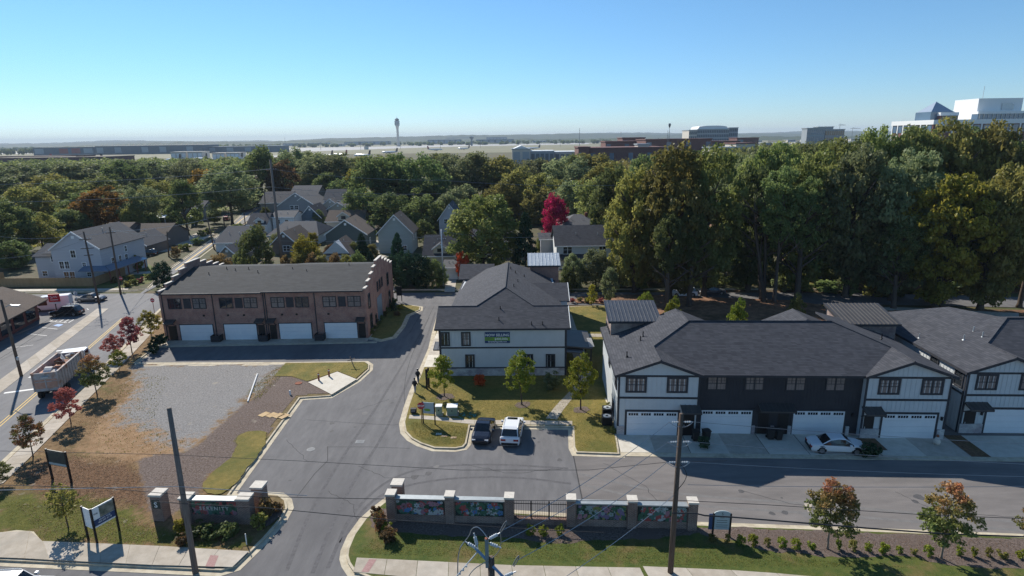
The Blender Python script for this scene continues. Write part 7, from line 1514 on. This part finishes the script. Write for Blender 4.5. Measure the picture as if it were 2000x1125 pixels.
# big office at the upper right: its sunlit flank recedes to the left, its shaded front faces the camera
M['pyramid'] = mat('pyramid', (.26,.32,.40), (.30,.36,.44), .2, .3)
YO = 330; X = lambda px, y: at(px, 230, YO+y)[0]
def zz_(px, py, y=0): return at(px, py, YO+y)[2]
ox = X(1825,0); of = thing('office_building', 'large white and brick office building with glass pyramid at the upper right', 'building', (ox, YO, 0))
def blk(name, x0, x1, y0, y1, zb, zt, m, parent=of): q = MB(); q.box(x0, x1, y0, y1, zb, zt); return q.build(name, M[m], parent)
zA = zz_(1825,234); zB = zz_(1825,243); W_ = X(2110,0)-ox
blk('lower_wall', .4, W_, .4, 36, 0, zB, 'brick_campus'); blk('white_band', 0, W_, 0, 36.4, zB, zA, 'white_print')
for i in range(16):
    x = 1.2+i*5.2; blk('window_strip', x+.4, x+3.6, .2, .42, zB-4.2, zB-.5, 'glass_blue'); blk('pier', x+4.0, x+4.8, .0, .42, zB-14, zB-.01, 'white_print')
for i in range(7):
    y = 1.0+i*5.0; blk('window_strip', .2, .42, y+.5, y+3.4, zB-4.2, zB-.5, 'glass_blue'); blk('pier', .0, .42, y+3.8, y+4.6, zB-14, zB-.01, 'white_print')
u0 = X(1836,5)-ox; u1 = X(1872,5)-ox; zu = zz_(1836,219.5,5); zv = zz_(1836,226,5)
blk('upper_wall', u0+.3, u1, 5.3, 20, zA-.05, zv, 'brick_campus'); blk('upper_band', u0, u1, 5, 20.3, zv, zu, 'white_print'); blk('upper_glass', u0+1, u1, 20.5, 27, zA-.05, zu-1.0, 'glass_blue')
for i in range(6): blk('window_strip', u0+1+i*1.5, u0+2.1+i*1.5, 5.1, 5.32, zA+.4, zv-.2, 'glass')
pb_, pt2, ph = zz_(1836,218,8), zz_(1824,198.5,14), 6.0; pc = X(1824,14)-ox
q = MB(); q.add([(pc-ph,14-ph,pb_),(pc+ph,14-ph,pb_),(pc+ph,14+ph,pb_),(pc-ph,14+ph,pb_),(pc,14,pt2)], [(0,1,4),(1,2,4),(2,3,4),(3,0,4),(3,2,1,0)]); q.build('glass_pyramid', M['pyramid'], of); blk('pyramid_base', pc-ph-.4, pc+ph+.4, 14-ph-.4, 14+ph+.4, zA-.1, pb_-.02, 'glass_blue')
b0 = X(1906,8)-ox; b1 = X(1992,8)-ox; zt = zz_(1930,192,8)
blk('roof_block', b0, b1, 8, 26, zA-.1, zt, 'white_print')
c0, c1 = X(1952,8)-ox, X(1976,8)-ox; q = MB(); q.extr([(c0,zz_(1960,214,8)),(c1,zz_(1960,214,8)),(c1,zz_(1960,205,8)),(c1-1.5,zz_(1960,201.5,8)),(c0,zz_(1960,201.5,8))], 'y', 7.7, 7.98); q.build('arched_recess', M['galv'], of)
d0 = X(1909,3)-ox; blk('right_band', d0, W_, 3, 7.9, zz_(1950,222,3), zz_(1950,217,3), 'white_print'); blk('right_glass', d0+.3, W_, 3.4, 7.9, zA-.05, zz_(1950,222,3), 'glass_blue')
for i in range(14): blk('mullion', d0+1+i*2.4, d0+1.3+i*2.4, 3.1, 3.42, zA, zz_(1950,222.2,3), 'cap')
q = MB(); q.cyl((b0+8,16,zt), .12, 7, 'z', 6); q.build('antenna', M['galv'], of)
# masts and cranes
def mast(lb, px, pt, Y, r, m='grey_metal', head=False, name='mast'):
    p = at(px, pt, Y); o = thing(name, lb, 'mast', (p[0], Y, 0), 0, 'masts on the horizon'); q = MB(); q.tube([(0,0,0),(0,0,p[2])], [r,r*.5], 6); q.build('shaft', M[m], o)
    q = MB()
    for i in range(6): q.box(-r*1.8,r*1.8,-r*.3,r*.3,p[2]*(.5+i*.09),p[2]*(.5+i*.09)+.25)
    q.build('brackets', M[m], o)
    if head: q = MB(); q.lathe([(r*2,p[2]-1.5),(r*4,p[2]),(r*3,p[2]+1)], n=10); q.build('head', M[m], o)
mast('tall lattice mast beyond the runway', 1132, 250, 1800, .9); mast('slim floodlight mast above the red campus', 1308, 244, 420, .22, head=True); mast('shorter floodlight mast left of the slim one', 1304.5, 254, 500, .2); mast('water tower on the far hill', 1213, 258, 5200, 2.6, head=True, name='water_tower'); mast('thin mast on the left horizon', 556, 268, 3000, .8)
def crane(lb, px, pt, Y, l):
    p = at(px, pt, Y); o = thing('tower_crane', lb, 'crane', (p[0], Y, 0), R(20), 'cranes on the horizon'); q = MB(); q.tube([(0,0,0),(0,0,p[2])], .8, 4); q.build('mast', M['grey_metal'], o); q = MB(); q.tube([(-l*.3,0,p[2]-4),(l,0,p[2]-4)], .7, 4); q.tube([(0,0,p[2]),(l*.7,0,p[2]-4)], .3, 4); q.build('jib', M['grey_metal'], o)
crane('left construction crane right of the blue glass office', 1641, 242, 2200, 26); crane('right construction crane at the far right horizon', 1666, 249, 2400, 40)
for i in range(16):
    px = 1455+i*19+rnf.uniform(-5,5); Y = rnf.uniform(1300,2400); hz = 270-.01396*(px-1000); t = hz-28/Y*FPX+rnf.uniform(3.5,9)/Y*FPX*-1
    o, w, h, Yk = fbox('distant_building', 'pale low building, %s from the left on the right horizon' % ordw(i), px-rnf.uniform(6,12), px+rnf.uniform(6,12), min(t+28/Y*FPX*2, hz+28/Y*FPX-2.5*.5), Y=Y, d=40, m=rnf.choice(['cap','white_print','cap_grey','hangar_door']), bays=5, baym='hangar', group='low buildings on the right horizon')
# hills
def hills(Y, base, amp, seed, x0, x1, step=60, depth=700):
    rn = np.random.default_rng(seed); n = int((x1-x0)/step); xs = np.linspace(x0,x1,n); z = np.full(n,float(base))
    for k_ in range(1,7): z += amp/k_*np.sin(xs/(x1-x0)*6.283*k_*2.3+rn.uniform(0,6.28))
    z += rn.normal(size=n)*2.2; z = np.maximum(z, 4); V = []
    for i in range(n): V += [(xs[i],Y-depth,-.05),(xs[i],Y-depth*.45,z[i]*.55),(xs[i],Y,z[i]),(xs[i],Y+depth,-.05)]
    F = [(i*4+j,(i+1)*4+j,(i+1)*4+j+1,i*4+j+1) for i in range(n-1) for j in range(3)]
    q = MB(); q.add(V, F); struct('hills', q, M['hill'])
M['hill'] = mat('hill', (.030,.048,.020), (.055,.075,.03), .006, .95, 1, .03, bdist=8)
hills(4200, 20, 8, 1, -7000, 7000, 40, 350); hills(6500, 50, 14, 2, -9000, 9000, 60); hills(9000, 60, 18, 3, -12000, 12000, 80); hills(3300, 13, 5, 5, -200, 5000, 30, 250)
# distant woods: canopy that reads as one mass
def wood(label, pxs, Y0, Y1, n, h0, h1, leaf, lm, seed):
    rng = np.random.default_rng(seed); m = n//110; Y = rng.uniform(Y0,Y1,m); px = rng.uniform(*pxs,m); X_ = (px-1000)/FPX*Y; hh = rng.uniform(h0,h1,m); r = rng.uniform(4,8,m)
    idx = rng.integers(0,m,n); d = unit(rng,n); d[:,2] = np.abs(d[:,2]); pos = np.c_[X_[idx],Y[idx],hh[idx]*.55]+d*np.c_[r[idx],r[idx],hh[idx]*.45]*rng.uniform(.75,1.05,(n,1)); pos[:,2] -= rng.random(n)**3*hh[idx]*.45
    me = leaf_mesh('distant_wood', pos, d+rng.normal(size=(n,3))*.35, leaf*rng.uniform(.6,1.4,n), .6*rng.random(m)[idx]+.4*rng.random(n), rng, .8); link('distant_wood', me, LM[lm], None, label=label, cat='wood', kind='stuff')
wood('distant woodland between the tree belt and the airfield on the left', (-60,640), 480, 700, 60000, 9, 14, 2.2, 'green', 11)
wood('distant woodland before the red campus and white hangars', (980,1500), 300, 410, 60000, 10, 15, 1.6, 'olive', 12)
wood('distant woodland on the right behind the tall wood', (1380,1790), 340, 640, 80000, 15, 22, 2.0, 'green', 13)
wood('bluish far woodland around the airfield', (-60,1300), 2700, 4000, 50000, 9, 15, 11, 'dark', 14)
wood('far woodland left of the hangars', (-60,560), 1750, 2600, 40000, 10, 16, 7, 'dark', 15)
# haze: the air between the camera and the far things
hz = MB(); hz.box(-15500,15500,-380,14500,-1.2,150); ho = hz.build('haze', None, None, label='thin pale blue haze over the distance', cat='haze', kind='stuff')
hm = bpy.data.materials.new('haze'); hm.use_nodes = True; N = hm.node_tree.nodes; N.remove(N["Principled BSDF"]); pv_ = N.new("ShaderNodeVolumePrincipled"); pv_.inputs["Density"].default_value = HAZE; pv_.inputs["Color"].default_value = (.66,.79,.95,1); pv_.inputs["Anisotropy"].default_value = 0.0
hm.node_tree.links.new(pv_.outputs[0], N["Material Output"].inputs["Volume"]); ho.data.materials.append(hm)
